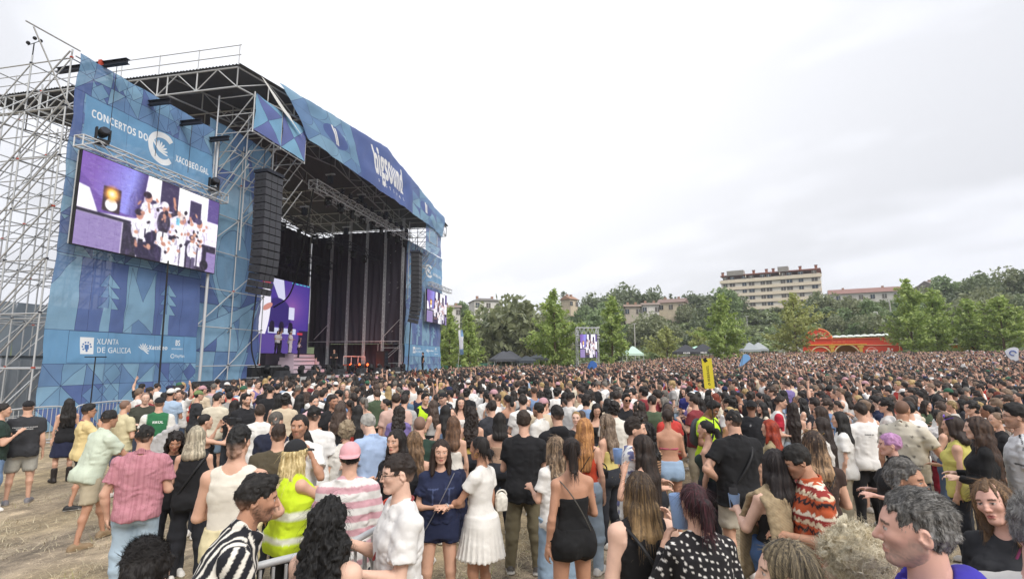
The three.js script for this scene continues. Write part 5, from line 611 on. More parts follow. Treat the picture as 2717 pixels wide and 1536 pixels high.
function hairColor(J, s) {
  const H = J.H, c1 = lin(s.hc ?? 0x1d1613), c2 = lin(s.hc2 ?? s.hc ?? 0x1d1613), sk = lin(skinTone[s.skin || 'light']), sd = s.seed || 1, curly = s.hair === 'curly';
  return (x, y, z) => {
    const [a, b, c] = H.loc(x, y, z), an = Math.atan2(a, -c - .02), n = curly ? noise(x * 60, y * 60, z * 60) : noise(an * 26 + sd, b * 5, sd) * .6 + noise(an * 70, b * 8, 3) * .4; let k = s.hc2 != null ? clamp(.5 + n * 1.1 + (s.ombre ? -b * 3.2 - .35 : 0)) : 0; const v = 1 + n * .45;
    let R = mix(c1.r, c2.r, k) * v, G = mix(c1.g, c2.g, k) * v, B = mix(c1.b, c2.b, k) * v;
    if (s.fade) { const f = clamp((.015 - b) / .08) * clamp((Math.abs(a) - .02) / .03 + (c < -.06 ? .8 : 0)) * .6; R = mix(R, sk.r, f); G = mix(G, sk.g, f); B = mix(B, sk.b, f); }
    if (s.grey) { const f = clamp((.04 - b) / .07) * .6 * (.6 + n); R = mix(R, .38, f); G = mix(G, .38, f); B = mix(B, .39, f); }
    if (s.hair === 'buzz' || s.hair === 'bald') { const f = s.hair === 'bald' ? .7 : .3; R = mix(R, sk.r, f); G = mix(G, sk.g, f); B = mix(B, sk.b, f); }
    return [R, G, B];
  };
}
// loose hairs laid along the hair's surface, for people close enough to show them
function strands(g, J, s, n, len, wd) {
  const P = g.attributes.position, N = g.attributes.normal, C = g.attributes.color, r = rng((s.seed || 1) * 31 + 5), p = [], nn = [], cc = [], idx = [], H = J.H, curly = s.hair === 'curly' || s.hair === 'curlylong', short = ['short', 'quiff', 'crop', 'mullet'].includes(s.hair), c1 = lin(s.hc ?? 0x1d1613), c2 = lin(s.hc2 ?? s.hc ?? 0x1d1613);
  const crown = H.w(0, .11, -.05), t = V(0, 0, 0), q = V(0, 0, 0), nv = V(0, 0, 0), side = V(0, 0, 0), dir = V(0, 0, 0);
  for (let k = 0; k < n; k++) {
    const i = (r() * P.count) | 0; q.fromBufferAttribute(P, i); nv.fromBufferAttribute(N, i);
    dir.copy(q).sub(crown).normalize(); const [lx, ly, lz] = H.loc(q.x, q.y, q.z); let L = len * (.5 + r());
    if (!short) { const dn = clamp(.04 - ly, 0, .1) * 10; dir.add(V(0, -1 - dn * 2, 0)); if (lz > .0 && ly > .0) { dir.add(H.d(Math.sign(lx) * 1.6, .3, -1.1)); L *= .5; } } else if (ly > .075) dir.copy(H.d((r() - .5) * .6, .25, s.sweep ?? .9)); else { L *= .55; dir.add(H.d(0, -.6, -.5)); }
    if (s.hair === 'curly') dir.set(r() - .5, r() - .8, r() - .5); dir.addScaledVector(V(r() - .5, r() - .5, r() - .5), s.hair === 'curly' ? .9 : curly ? .4 : .3); dir.addScaledVector(nv, -dir.dot(nv)).normalize(); side.crossVectors(dir, nv).normalize();
    const W = wd * (.6 + .8 * r()), v = .75 + .6 * r(), base = p.length / 3, S = curly ? 5 : short ? 2 : 3, lift = (curly ? .01 : short ? .005 : .003) * (.2 + r()), ph = r() * 6;
    const m = s.grey ? (r() < (ly < .04 ? .55 : .3) ? 1.3 : 0) : clamp((s.ombre ? -ly * 3.2 - .1 : .5) + (r() - .5) * 1.6), cr0 = mix(c1.r, c2.r, m) * v, cg0 = mix(c1.g, c2.g, m) * v, cb0 = mix(c1.b, c2.b, m) * v, own = s.fade && ly < .02 ? 0 : .75, R = mix(C.getX(i) * v, cr0, own), G = mix(C.getY(i) * v, cg0, own), B = mix(C.getZ(i) * v, cb0, own);
    t.copy(q).addScaledVector(nv, -.002);
    for (let j = 0; j <= S; j++) {
      const u = j / S, w = W * (1 - .8 * u * u), el = t.clone().addScaledVector(dir, L * u).addScaledVector(nv, lift * Math.sin(Math.min(1, u * 1.3) * 2.2)); if (curly) { const cr = s.hair === 'curly' ? .011 : .006; el.addScaledVector(side, Math.sin(u * 7 + ph) * cr).addScaledVector(nv, Math.cos(u * 7 + ph) * cr + .004); } else el.y -= L * L * u * u * .5;
      p.push(el.x - side.x * w, el.y - side.y * w, el.z - side.z * w, el.x + side.x * w, el.y + side.y * w, el.z + side.z * w); for (let z = 0; z < 2; z++) { nn.push(nv.x, nv.y, nv.z); cc.push(R, G, B); }
      if (j) { const e = base + j * 2; idx.push(e - 2, e - 1, e, e - 1, e + 1, e); }
    }
  }
  const o = new THREE.BufferGeometry(); o.setAttribute('position', new THREE.Float32BufferAttribute(p, 3)); o.setAttribute('normal', new THREE.Float32BufferAttribute(nn, 3)); o.setAttribute('color', new THREE.Float32BufferAttribute(cc, 3)); o.setIndex(idx); return o;
}
// clothes ---------------------------------------------------------------
function folds(F, seed, amp = .007, J, hemY) { F.warp((x, y, z) => { let dr = 0; if (hemY != null && y < hemY + .4) { const an = Math.atan2(x, z); dr = amp * 1.1 * sstep(hemY + .4, hemY, y) * noise(an * 3.2 + seed, y * 1.5, seed); } const a = noise(x * 7 + seed, y * 4.5 + x * 3, z * 7), b = noise(x * 17 + a * 1.5, y * 9 - x * 4 + seed, z * 17); const d = noise(x * 11 + y * 22 + seed, y * 13 - x * 9, z * 12); return Math.min(.15 * amp, dr + amp * (1 - 2.2 * Math.abs(a)) * .8 + amp * .6 * (1 - 2 * Math.abs(b)) + amp * .45 * (1 - 2.4 * Math.abs(d)) - amp * .75); }, .05); }
function topField(J, s, cell) {
  const t = s.topType || 'tee', T = J.T, fm = J.fm, w = J.w, wl = mix(1, w, .8), F = new Field([-.8, .55, -.8], [.8, 1.75, .8], cell);
  const tight = ['tank', 'crop', 'strap', 'bra', 'tight', 'dress', 'tube', 'mesh'].includes(t), e = s.ease ?? (tight ? .011 : t === 'hoodie' ? .034 : .022), R = torsoRings(J, e);
  const hem = s.hem ?? (t === 'crop' ? .12 : t === 'bra' ? .23 : t === 'tube' ? .02 : t === 'dress' ? -.12 : t === 'tank' ? -.08 : -.13);
  if (!tight) for (const r of R) if (r[0] < .3) { const q = sstep(.34, .0, r[0]); r[1] = Math.max(r[1], (fm ? .158 : .168) * mix(1, w, .9) + e + .004 * q); r[2] = Math.max(r[2], (fm ? .112 : .114) * w + e); }
  const R2 = R.map(r => r.slice()); if (hem < R2[0][0]) { R2.unshift([hem, R2[0][1] + .012, R2[0][2] + .01, R2[0][3]]); }
  F.add(T.loft(R2, .02));
  if (fm) for (const q of [-1, 1]) F.add(T.ell([q * .064, .3, .077 * w], [.062 * wl + e * .7, .064 * wl + e * .7, .06 * wl + e * .6], .035));
  if (hem < .03) for (const q of [-1, 1]) F.add(T.ell([q * .07, -.06, -.07 * w], [.085 * wl + e + .008, .09 + e + .008, .075 * w + e + .008], .04));
  const sl = s.sleeve ?? ({ tee: .62, polo: .62, shirt: .66, hoodie: 2, jacket: 2, long: 2, dress: .45, vest: 0, tank: 0, crop: 0, strap: 0, bra: 0, tube: 0, tight: .35, sless: 0, mesh: 2 })[t] ?? .6;
  for (const a of J.arm) {
    const m = fm ? wl * .95 : wl * 1.12, er = sl > 1 ? (tight ? .008 : .018) : (s.slw ?? (tight ? .012 : .026));
    if (sl > 0) { F.add(cone(T.w(a.sd * .035, J.sh + .07, -.025), a.S, .036 * m + Math.min(e, .018) * .6, .042 * m + Math.min(e, .018) * .7, .025)); F.add(ball(a.S, .045 * m + er * .4, .03)); const end = a.S.clone().lerp(a.E, Math.min(1, sl)); F.add(cone(a.S, end, .043 * m + er * .6, .037 * m + er, .028, sl < 1)); if (sl > 1) F.add(cone(a.E, a.E.clone().lerp(a.W, Math.min(1, sl - 1)), .036 * m + er, .026 * m + er * .7, .025, true)); }
    else if (t === 'vest' || t === 'sless' || t === 'tank' || t === 'crop') { F.add(cone(T.w(a.sd * .035, J.sh + .07, -.025), T.w(a.sd * J.sw * .72, J.sh + .02, -.018), .036 * m + e * .7, .04 * m + e * .6, .03)); }
  }
  const cutY = y => F.all((x, yy, z, f) => Math.max(f, T.loc(x, yy, z)[1] - y)); const below = y => F.all((x, yy, z, f) => Math.max(f, y - T.loc(x, yy, z)[1]));
  below(hem);
  if (t === 'tube' || t === 'strap' || t === 'bra') { const yc = t === 'tube' ? .375 : t === 'bra' ? .33 : .36; cutY(yc); F.sub(T.wrap([-.3, .2, -.3], [.3, .6, 0], (a, b, c) => Math.max(c + .0, (t === 'bra' ? .275 : .31) - b), .01)); }
  if (t === 'tank' || t === 'crop') { F.sub(T.ell([0, .56, .05], [.1, .15, .2], .006)); for (const q of [-1, 1]) F.sub(T.ell([q * (J.sw + .035), .4, 0], [.075, .13, .2], .006)); }
  else if (t === 'vest' || t === 'sless') { F.sub(T.ell([0, .56, .06], [.09, t === 'vest' ? .2 : .1, .12], .006)); for (const q of [-1, 1]) F.sub(T.ell([q * (J.sw + (t === 'vest' ? .065 : .045)), .4, 0], [.06, .12, .2], .006)); }
  else if (!['tube', 'strap', 'bra'].includes(t)) { F.sub(T.ell([0, .56 + (s.neckUp || 0), .035], [.074, .085, .084], .006)); }
  if (s.off) F.sub(T.ell([0, .56, 0], [.16, .14, .2], .01)); // wide neckline
  if (t === 'hoodie') { F.add(T.ell([0, .5, -.1], [.105, .07, .06], .03)); F.add(T.ell([0, .53, -.02], [.105, .045, .095], .03)); F.sub(T.ell([0, .6, .01], [.072, .12, .085], .012)); }
  if (t === 'shirt' || t === 'polo' || t === 'jacket') { const ring = T.wrap([-.12, .44, -.14], [.12, .58, .12], (a, b, c) => { const rr = Math.hypot(a / .92, (c + .012) / 1.0) - (.072 + (b - .5) * -.25 + .012), yy = Math.abs(b - .52 - c * -.28) - .026; return Math.max(Math.abs(rr) - .009, yy); }, .006); F.add(ring); }
  if (t === 'dress') { const H = new Frame(V(J.T.o.x, J.T.o.y, J.T.o.z), QI), n = s.pleat ?? 26; F.add(H.wrap([-.4, -.5, -.4], [.4, .06, .4], (x, y, z) => { const q = clamp((.05 - y) / .42), an = Math.atan2(z, x), rr = mix(.165, .25, q) * w + .009 * q * Math.sin(an * n) + .014 * q * noise(an * 3, 1, 2); const l = Math.hypot(x / 1.02, (z + .015) / .97); return Math.max((l - rr), y - .05, (s.skirtHem ?? -.33) - y + .008 * Math.sin(an * 31)); }, .03)); }
  folds(F, (s.seed || 1) * 3.1, s.foldAmp ?? (tight ? .004 : .0105), J, tight ? null : J.T.o.y + hem);
  return F;
}
const loose0 = s => !['tank', 'crop', 'strap', 'bra', 'tight', 'dress', 'tube', 'mesh', 'none'].includes(s.topType || 'tee') && !s.tuck;
function bottomField(J, s, cell) {
  const t = s.botType || 'jeans', T = J.T, w = J.w, wl = mix(1, w, .8), fm = J.fm, F = new Field([-.6, -.03, -.7], [.6, 1.3, .7], cell), e = s.bease ?? (loose0(s) ? .01 : .022);
  const loose = !['tank', 'crop', 'strap', 'bra', 'tight', 'dress', 'tube', 'mesh', 'none'].includes(s.topType || 'tee') && !s.tuck, wy = s.waist ?? (loose ? -.02 : .085), R = torsoRings(J, e).filter(r => r[0] < wy); R.push([wy, R[R.length - 1][1] - .0, R[R.length - 1][2], 0]);
  if (t === 'skirt' || t === 'mini' || t === 'longskirt') {
    const H = new Frame(J.T.o.clone(), QI), hem = t === 'mini' ? -.3 : t === 'longskirt' ? -.86 : -.42; F.add(H.wrap([-.4, hem, -.4], [.4, wy, .4], (x, y, z) => { const q = clamp((wy - y) / (wy - hem)), an = Math.atan2(z, x), rr = mix(.13, t === 'longskirt' ? .26 : .2, Math.sqrt(q)) * mix(1, w, .9) + .01 * q * noise(an * 4, 3, y * 3); return Math.max(Math.hypot(x / 1.12, z / .86) - rr, y - wy, hem - y); }, .02));
  } else {
    F.add(T.loft(R, .02)); for (const q of [-1, 1]) F.add(T.ell([q * .07, -.06, -.07 * w], [.085 * wl + e, .09 + e, .075 * w + e], .04));
    for (const l of J.leg) if (!['shorts', 'hot'].includes(t)) { const ee = t === 'leg' ? .013 : .022; F.add(ball(l.K, .056 * wl + ee, .03)); if (t !== 'long') { const cf = l.K.clone().lerp(l.A, .3); cf.z -= .018; F.add(ball(cf, .05 * wl + ee, .03)); } }
    const fr = { jeans: 2, pants: 2, wide: 2, shorts: .88, long: 1.05, hot: .34, leg: 2, cargo: 1.2 }[t] ?? 2, er = { hot: .02, shorts: .034, long: .04, wide: .03, leg: .013, jeans: .022 }[t] ?? .024;
    for (const l of J.leg) {
      const end = l.H.clone().lerp(l.K, Math.min(fr, 1)), ri = .086 * wl, rk = .056 * wl; F.add(cone(l.H, end, ri + er * .6, mix(ri, rk, Math.min(fr, 1)) + er, .035, fr < 1));
      if (fr > 1) { const A = l.K.clone().lerp(l.A, Math.min(1, fr - 1)).add(V(0, fr >= 2 ? -.045 : 0, 0)); F.add(cone(l.K, A, rk + er, t === 'wide' ? .105 : t === 'leg' ? .04 : t === 'long' || t === 'cargo' ? .085 : .056, .03, true)); }
    }
    F.all((x, y, z, f) => Math.max(f, T.loc(x, y, z)[1] - wy));
  }
  folds(F, (s.seed || 1) * 1.3 + 4, t === 'leg' ? .003 : .0095, J);
  if (t === 'jeans' || t === 'pants' || t === 'wide') F.warp((x, y, z) => y < .55 ? .006 * noise(x * 5, y * 28, z * 8) * sstep(.55, .2, y) : 0, .04);
  return F;
}
function shoeGeo(J, s, cell) {
  const c = lin(s.shoe ?? 0xdedad4), sole = lin(s.sole ?? 0xe6e3de), out = [];
  for (const l of J.leg) {
    const F = new Field([l.A.x - .2, -.01, l.A.z - .2], [l.A.x + .2, s.boot ? .36 : .2, l.A.z + .26], cell), tx = Math.sin(l.turn), tz = Math.cos(l.turn), p = (u, y) => V(l.A.x + tx * u, y, l.A.z + tz * u);
    F.add(cone(p(-.045, .04), p(.13, .034), .043, .04, .02)); F.add(cone(p(-.03, .06), p(.04, .06), .04, .035, .02)); F.add(cone(p(-.05, .015), p(.15, .015), .046, .042, .01)); if (s.boot) F.add(cone(p(-.01, .08), V(l.A.x, .3, l.A.z), .05, .06, .02, true));
    F.all((x, y, z, f) => Math.max(f, .004 - y)); out.push(F.mesh((x, y) => y < .028 ? [sole.r, sole.g, sole.b] : [c.r, c.g, c.b]));
  }
  return out;
}
// patterns worn on tops: colour by place on the cloth, in the torso's own coordinates
const PAT = {
  stripesV: (c, c2, a) => (x, y, z) => { const u = Math.abs(x) > .2 ? z * 17 + .2 : x * 17 + (z < 0 ? .5 : 0); return Math.abs(u - Math.floor(u) - .5) < .19 ? c2 : c; },
  stripesH: (c, c2) => (x, y, z) => ((y * 9.5 + 5) % 1) < .48 ? c2 : c,
  ribs: (c, c2) => (x, y, z) => (Math.abs(x) * 55 % 1) < .35 ? c2 : c,
  floral: (c, c2) => (x, y, z) => noise(x * 22, y * 22, z * 22) > .22 ? c2 : c,
  dots: (c, c2) => (x, y, z) => { const u = x * 26 + y * 4, v = y * 26 - x * 4, i = Math.floor(u), j = Math.floor(v); const h = hsh(i, j, 3) * .3; return Math.hypot(u - i - .5 + h, v - j - .5 - h) < .17 ? c2 : c; },
  knit: (c, c2, c3) => (x, y, z) => { const k = Math.floor(y * 16 + 100), zig = Math.abs(((x * 22 + 100) % 1) - .5) * .9, f = y * 16 + 100 - k; return k % 3 === 0 ? (f > zig + .1 ? c : c3) : k % 3 === 1 ? (Math.abs(f - zig - .2) < .2 ? lin(0x2b2226) : c) : (Math.abs(f - zig) < .25 ? c2 : lin(0x8d2f2a)); },
  shoulders: (c, c2) => (x, y, z) => Math.abs(x) > .16 && y > .22 ? c2 : c,
  yoke: (c, c2) => (x, y, z) => Math.abs(x) > .185 ? c2 : c,
  hivis: (c, c2) => (x, y, z) => (Math.abs(y - .18) < .028 || Math.abs(y + .02) < .028) ? c2 : c,
  lines3: (c, c2) => (x, y, z) => (y > .4 && Math.abs(x) > .07 && (Math.abs(z + .015) < .006 || Math.abs(z + .048) < .006 || Math.abs(z - .018) < .006)) || (Math.abs(x) > .17 && y < .27 && y > .25) ? c2 : c,
  thin: (c, c2) => (x, y, z) => ((y * 34 + 5) % 1) < .22 ? c2 : c,
  diamonds: (c, c2) => (x, y, z) => { const u = x * 9 + (Math.floor(y * 9 + 20) % 2) * .5 + 20, v = y * 9 + 20, i = u - Math.floor(u) - .5, j = v - Math.floor(v) - .5; return Math.abs(i) + Math.abs(j) * 1.3 < .16 ? c2 : c; },
  denim: (c, c2) => (x, y, z) => (Math.abs(Math.abs(x) - .08) < .004 && y < .34 && y > .2 && z > 0) || (z > .02 && Math.abs(y - .34) < .004 && Math.abs(Math.abs(x) - .08) < .05) ? c2 : c,
};
function clothColor(J, s, hex, pat, hex2, hex3) {
  const c = lin(hex), c2 = lin(hex2 ?? 0xffffff), c3 = lin(hex3 ?? 0xe8dcc8), T = J.T, f = pat ? PAT[pat](c, c2, c3) : null, sd = s.seed || 1;
  return (x, y, z) => { let k = c; if (f) { const [a, b, d] = T.loc(x, y, z); k = f(a, b, d); } const n = 1 + .06 * noise(x * 60 + sd, y * 60, z * 60) + .05 * noise(x * 9, y * 9 + sd, z * 9); return [k.r * n, k.g * n, k.b * n]; };
}
const MS = { skin: new THREE.MeshPhysicalMaterial({ color: 0xffffff, vertexColors: true, roughness: .6, sheen: .2, sheenRoughness: .4 }), hair: new THREE.MeshStandardMaterial({ color: 0xffffff, vertexColors: true, roughness: .68, side: THREE.DoubleSide }), cloth: new THREE.MeshPhysicalMaterial({ color: 0xffffff, vertexColors: true, roughness: .92, sheen: .25, sheenRoughness: .6 }), shoe: new THREE.MeshStandardMaterial({ color: 0xffffff, vertexColors: true, roughness: .6 }), gloss: new THREE.MeshStandardMaterial({ color: 0xffffff, vertexColors: true, roughness: .35 }) };
// cap: crown and brim as one mesh
function capGeo(J, s, cell) {
  const H = J.H, o = H.o, F = new Field([o.x - .22, o.y - .05, o.z - .24], [o.x + .22, o.y + .2, o.z + .24], cell), back = s.capBack ? -1 : 1;
  F.add(H.ell([0, .035, -.014], [.09, .1, .108], .01)); F.all((x, y, z, f) => { const [a, b, c] = H.loc(x, y, z); return Math.max(f, .032 + c * .1 - b); });
  F.add(H.wrap([-.12, 0, -.22], [.12, .08, .22], (a, b, c) => { const r = Math.hypot(a / .088, (c * back - .06) / .115) - 1; return Math.max(r * .09, Math.abs(b - .04 + a * a * 2.2 + (c * back - .06) * .22) - .006, .02 - c * back); }, .008));
  if (s.bucket) F.add(H.wrap([-.2, 0, -.2], [.2, .09, .2], (a, b, c) => { const r = Math.hypot(a, c + .01); return Math.max(Math.abs(b - .06 + (r - .09) * .7) - .007, r - .155, .07 - r); }, .006));
  const c = lin(s.cap), c2 = lin(s.cap2 ?? s.cap); return F.mesh((x, y, z) => { const [a, b, d] = H.loc(x, y, z); const n = 1 + .08 * noise(x * 50, y * 50, z * 50); const k = d * back > .07 ? c2 : c; return [k.r * n, k.g * n, k.b * n]; });
}
// a print that follows the cloth: a small grid marched onto the garment
function printGeo(F, T, cx, cy, w, h, back) {
  const nx = 14, ny = 10, P = [], U = [], I = [];
  for (let j = 0; j <= ny; j++) for (let i = 0; i <= nx; i++) { const x = cx + (i / nx - .5) * w, y = cy + (j / ny - .5) * h; let z = .3; for (let k = 0; k < 150; k++) { const p = T.w(back ? -x : x, y, back ? -z : z); if (F.at(p.x, p.y, p.z) < .004) break; z -= .002; } const p = T.w(back ? -x : x, y, back ? -z : z); P.push(p.x, p.y, p.z); U.push(i / nx, j / ny); }
  for (let j = 0; j < ny; j++) for (let i = 0; i < nx; i++) { const a = j * (nx + 1) + i; I.push(a, a + 1, a + nx + 2, a, a + nx + 2, a + nx + 1); }
  const g = new THREE.BufferGeometry(); g.setAttribute('position', new THREE.Float32BufferAttribute(P, 3)); g.setAttribute('uv', new THREE.Float32BufferAttribute(U, 2)); g.setIndex(I); g.computeVertexNormals(); return g;
}
// build all the meshes of a figure; px is the size of a picture point at its distance
function figure(s, px) {
  const J = skeleton(s), cb = clamp(2.6 * px, .0185, .038), ch = clamp(.95 * px, .0042, .0155), chh = clamp(1.5 * px, .0074, .0175), sk = lin(skinTone[s.skin || 'light']), out = {};
  const sc = (x, y, z) => { const n = 1 + .05 * noise(x * 30, y * 30, z * 30) + .04 * noise(x * 120, y * 120, z * 120); let t = 1; if (s.tattoo) { for (const a of J.arm) { if (a.sd !== s.tattoo && s.tattoo !== 2) continue; const q = Math.hypot(x - mix(a.S.x, a.E.x, .6), y - mix(a.S.y, a.E.y, .6), z - mix(a.S.z, a.E.z, .6)); if (q < .11 && noise(x * 75, y * 75, z * 75) + .4 * noise(x * 150, y * 150, z * 150) > .12) t = .35; } } return [sk.r * n * t, sk.g * n * t, sk.b * n * t]; };
  const parts = [bodyField(J, cb).mesh(sc), headField(J, ch, s).mesh(headColor(J, s))]; for (const a of J.arm) parts.push(handGeo(a, J.T, chh, sc)); out.body = mergeGeometries(parts);
  if (s.hair !== 'none') { const hf = hairField(J, s, clamp(1.3 * px, .0056, .019)), hg = hf.mesh(hairColor(J, s)); hg.computeBoundingBox(); out.topY = hg.boundingBox.max.y - (s.hair === 'curly' ? .02 : .006); const near = px < .0045 ? 3 : px < .0068 ? 2 : px < .0105 ? 1 : 0, short = ['short', 'quiff', 'crop', 'mullet'].includes(s.hair); out.hair = near && s.hair !== 'buzz' && s.hair !== 'bald' ? mergeGeometries([hg, strands(hg, J, s, [0, 650, 1700, 8500][near] * (short && near < 3 ? .8 : 1) | 0, s.strand ?? (short ? .024 : s.hair === 'curly' ? .055 : .09), Math.max(.0006, px * .16))]) : hg; }
  if (s.cap) out.cap = capGeo(J, s, ch * 1.2);
  if (s.topType !== 'none') { const tf = topField(J, s, s.pat && px < .0115 ? Math.max(.009, cb * .5) : cb * .72); out.top = tf.mesh(clothColor(J, s, s.top_ ?? s.tc ?? 0x222226, s.pat, s.pc, s.pc3)); J.tf = tf; if (s.over) { const so = { ...s, ...s.over, pat: s.over.pat }; out.over = topField(J, so, cb).mesh(clothColor(J, so, so.tc, so.pat, so.pc)); } }
  if (s.botType !== 'none') out.bottom = bottomField(J, s, cb * 1.05).mesh(clothColor(J, s, s.bc ?? 0x2a2c33));
  if (!s.noShoe) out.shoes = shoeGeo(J, s, clamp(cb * .8, .017, .026));
  out.J = J; return out;
}
const PARTMAT = { body: 'skin', hair: 'hair', cap: 'cloth', top: 'cloth', bottom: 'cloth', shoes: 'shoe' };
const PARTNAME = { body: 'body', hair: 'hair', cap: 'cap', top: 'shirt', bottom: 'trousers', shoes: 'shoes' };
const topName = t => ({ tank: 'tank_top', crop: 'crop_top', strap: 'strap_top', bra: 'bikini_top', dress: 'dress', hoodie: 'hoodie', vest: 'vest', jacket: 'jacket', polo: 'polo_shirt', tube: 'strapless_top', tee: 'shirt' })[t || 'tee'] || 'shirt';
const botName = t => ({ shorts: 'shorts', hot: 'shorts', skirt: 'skirt', mini: 'skirt', longskirt: 'skirt', long: 'shorts' })[t] || 'trousers';
// ---------------------------------------------------------------- the people in front, one by one
const placed = []; // [x, z, radius]
function facing(x, z, deg) { const l = Math.hypot(x, z), fx = x / l, fz = z / l, rx = -fz, rz = fx, a = deg * Math.PI / 180; return Math.atan2(fx * Math.cos(a) + rx * Math.sin(a), fz * Math.cos(a) + rz * Math.sin(a)); }
const cupM = new THREE.MeshPhysicalMaterial({ color: 0xa9c8ee, roughness: .35, transmission: .35, thickness: 0 }), cupG = new THREE.LatheGeometry([[.0, 0], [.033, 0], [.046, .13], [.043, .13], [.031, .006]].map(p => new THREE.Vector2(...p)), 16), drinkG = new THREE.CylinderGeometry(.036, .031, .05, 14), drinkM = mat(0x1a1c38, .3);
const phoneG = new THREE.BoxGeometry(.075, .155, .009), camG = new THREE.BoxGeometry(.14, .1, .08);
let made = 0;
function person(label, px, py, face, s) {
  made++; s.seed = s.seed || made * 7 + 3; let D = s.D;
  if (!D) { D = 6; for (let k = 0; k < 8; k++) { const p = atDepth(px, py, 1), dy = p.y - EYE.y, gx = p.x * D, gz = p.z * D; const want = terrain(gx, gz) + (s.h || 1.7); D = clamp((want - EYE.y) / dy, 1.2, 40); } }
  const top = atDepth(px, py, D), f = figure(s, D / 516); let mx = 0; for (const k of ['body', 'hair', 'cap']) if (f[k]) { f[k].computeBoundingBox(); } const hb = f.cap || f.hair || f.body; mx = f.cap ? hb.boundingBox.max.y : f.topY ?? hb.boundingBox.max.y; const hp = f.J.H.o;
  const yaw = facing(top.x, top.z, face), gy0 = terrain(top.x, top.z); let sc = clamp((top.y - gy0) / mx, .84, 1.12); const off = V(hp.x, 0, hp.z).applyAxisAngle(UP, yaw).multiplyScalar(sc), x = top.x - off.x, z = top.z - off.z, gy = terrain(x, z); sc = clamp((top.y - gy) / mx, .84, 1.12);
  const t = thing('person', label, 'person', [x, gy, z], yaw, s.group); t.scale.setScalar(sc); placed.push([x, z]);
  const bm = s.skinMat || MS.skin; part('body', f.body, bm, t); if (f.hair) part('hair', f.hair, MS.hair, t); if (f.cap) part('cap', f.cap, MS.cloth, t); if (f.top) { const tp = part(topName(s.topType), f.top, s.gloss ? MS.gloss : MS.cloth, t); if (s.print) { const [draw, cx, cy, w, h, back] = s.print; const pr = part('print', printGeo(f.J.tf, f.J.T, cx, cy, w, h, back), new THREE.MeshStandardMaterial({ map: canvasTex(256, 128, draw), roughness: .9, transparent: true, side: 2 }), tp); } }
  if (f.over) part('hi_vis_vest', f.over, MS.cloth, t); if (f.bottom) part(botName(s.botType), f.bottom, MS.cloth, t); if (f.shoes) for (const g of f.shoes) part('shoe', g, MS.shoe, t);
  const J = f.J, H = J.H, hg = (name, g, m) => part(name, g, m, t);
  if (s.glasses) { const gm = mat(s.glasses === 2 ? 0x151515 : 0x3a2a22, .3), gg = []; for (const q of [-1, 1]) { const r = new THREE.TorusGeometry(.021, .002, 5, 18); r.translate(q * .031, .0, .104); gg.push(r); const a = new THREE.BoxGeometry(.003, .004, .11); a.translate(q * .07, .008, .05); gg.push(a); const c = tubeG(V(q * .05, .006, .1), V(q * .07, .008, .098), .002); gg.push(c); } gg.push(tubeG(V(-.01, .006, .106), V(.01, .006, .106), .002)); const g = mergeGeometries(gg); g.applyQuaternion(H.q); g.translate(H.o.x, H.o.y, H.o.z); hg('glasses', g, gm); if (s.glasses === 2) { const lg = []; for (const q of [-1, 1]) { const c = new THREE.CircleGeometry(.021, 16); c.translate(q * .031, 0, .105); lg.push(c); } const l = mergeGeometries(lg); l.applyQuaternion(H.q); l.translate(H.o.x, H.o.y, H.o.z); hg('dark_lenses', l, mat(0x0d0d10, .1, { side: 2 })); } }
  if (s.shades) { const gg = []; for (const q of [-1, 1]) { const b = new THREE.SphereGeometry(.027, 10, 6); b.scale(1, .75, .3); b.translate(q * .033, .108, .068); gg.push(b.toNonIndexed()); const a = new THREE.BoxGeometry(.004, .006, .1); a.rotateX(.35); a.translate(q * .083, .085, .02); gg.push(a.toNonIndexed()); } const g = mergeGeometries(gg); g.applyQuaternion(H.q); g.translate(H.o.x, H.o.y, H.o.z); hg('sunglasses', g, mat(s.shades === 1 ? 0x1a1a1e : s.shades, .15)); }
  if (s.earring) for (const q of [-1, 1]) { const r = new THREE.TorusGeometry(.018, .0028, 6, 18); r.rotateY(Math.PI / 2 + .3); r.translate(q * .082, -.055, -.008); r.applyQuaternion(H.q); r.translate(H.o.x, H.o.y, H.o.z); hg('earring', r, mat(0xb08a4a, .3, { metalness: .8 })); }
  if (s.lanyard) { const T = J.T, c = new THREE.CatmullRomCurve3([T.w(-.07, .45, .03), T.w(-.075, .52, -.045), T.w(0, .53, -.085), T.w(.075, .52, -.045), T.w(.07, .45, .05), T.w(.01, .2, .15 * (s.w || 1))]); hg('lanyard', new THREE.TubeGeometry(c, 30, .009, 5), mat(s.lanyard, .7)); }
  if (s.necklace) { const T = J.T, g = new THREE.TorusGeometry(.068, .003, 6, 40); g.rotateX(Math.PI / 2 + .25); const c = T.w(0, .505, -.01); g.applyQuaternion(T.q); g.translate(c.x, c.y, c.z); hg('necklace', g, mat(0xc9b48a, .3, { metalness: .7 })); }
  if (s.strap) { const T = J.T, q = s.strap, z = .12 * (s.w || 1), c = new THREE.CatmullRomCurve3([T.w(q * -.14, .46, -.02), T.w(q * -.08, .36, -z - .02), T.w(q * .08, .1, -z - .015), T.w(q * .18, -.08, -.03), T.w(q * .16, -.06, .1), T.w(q * .02, .2, z + .03), T.w(q * -.1, .42, z - .01)], true); hg('bag_strap', new THREE.TubeGeometry(c, 60, s.strapW || .005, 5), mat(s.strapC ?? 0x1a1a1c, .6)); }
  if (s.watch) { const a = J.arm[s.watch < 0 ? 0 : 1], g = new THREE.TorusGeometry(.026, .007, 6, 18); g.applyQuaternion(new THREE.Quaternion().setFromUnitVectors(V(0, 0, 1), a.fd.clone().normalize())); g.translate(a.W.x, a.W.y, a.W.z); hg('watch', g, mat(0xb7b9bc, .3, { metalness: .7 })); }
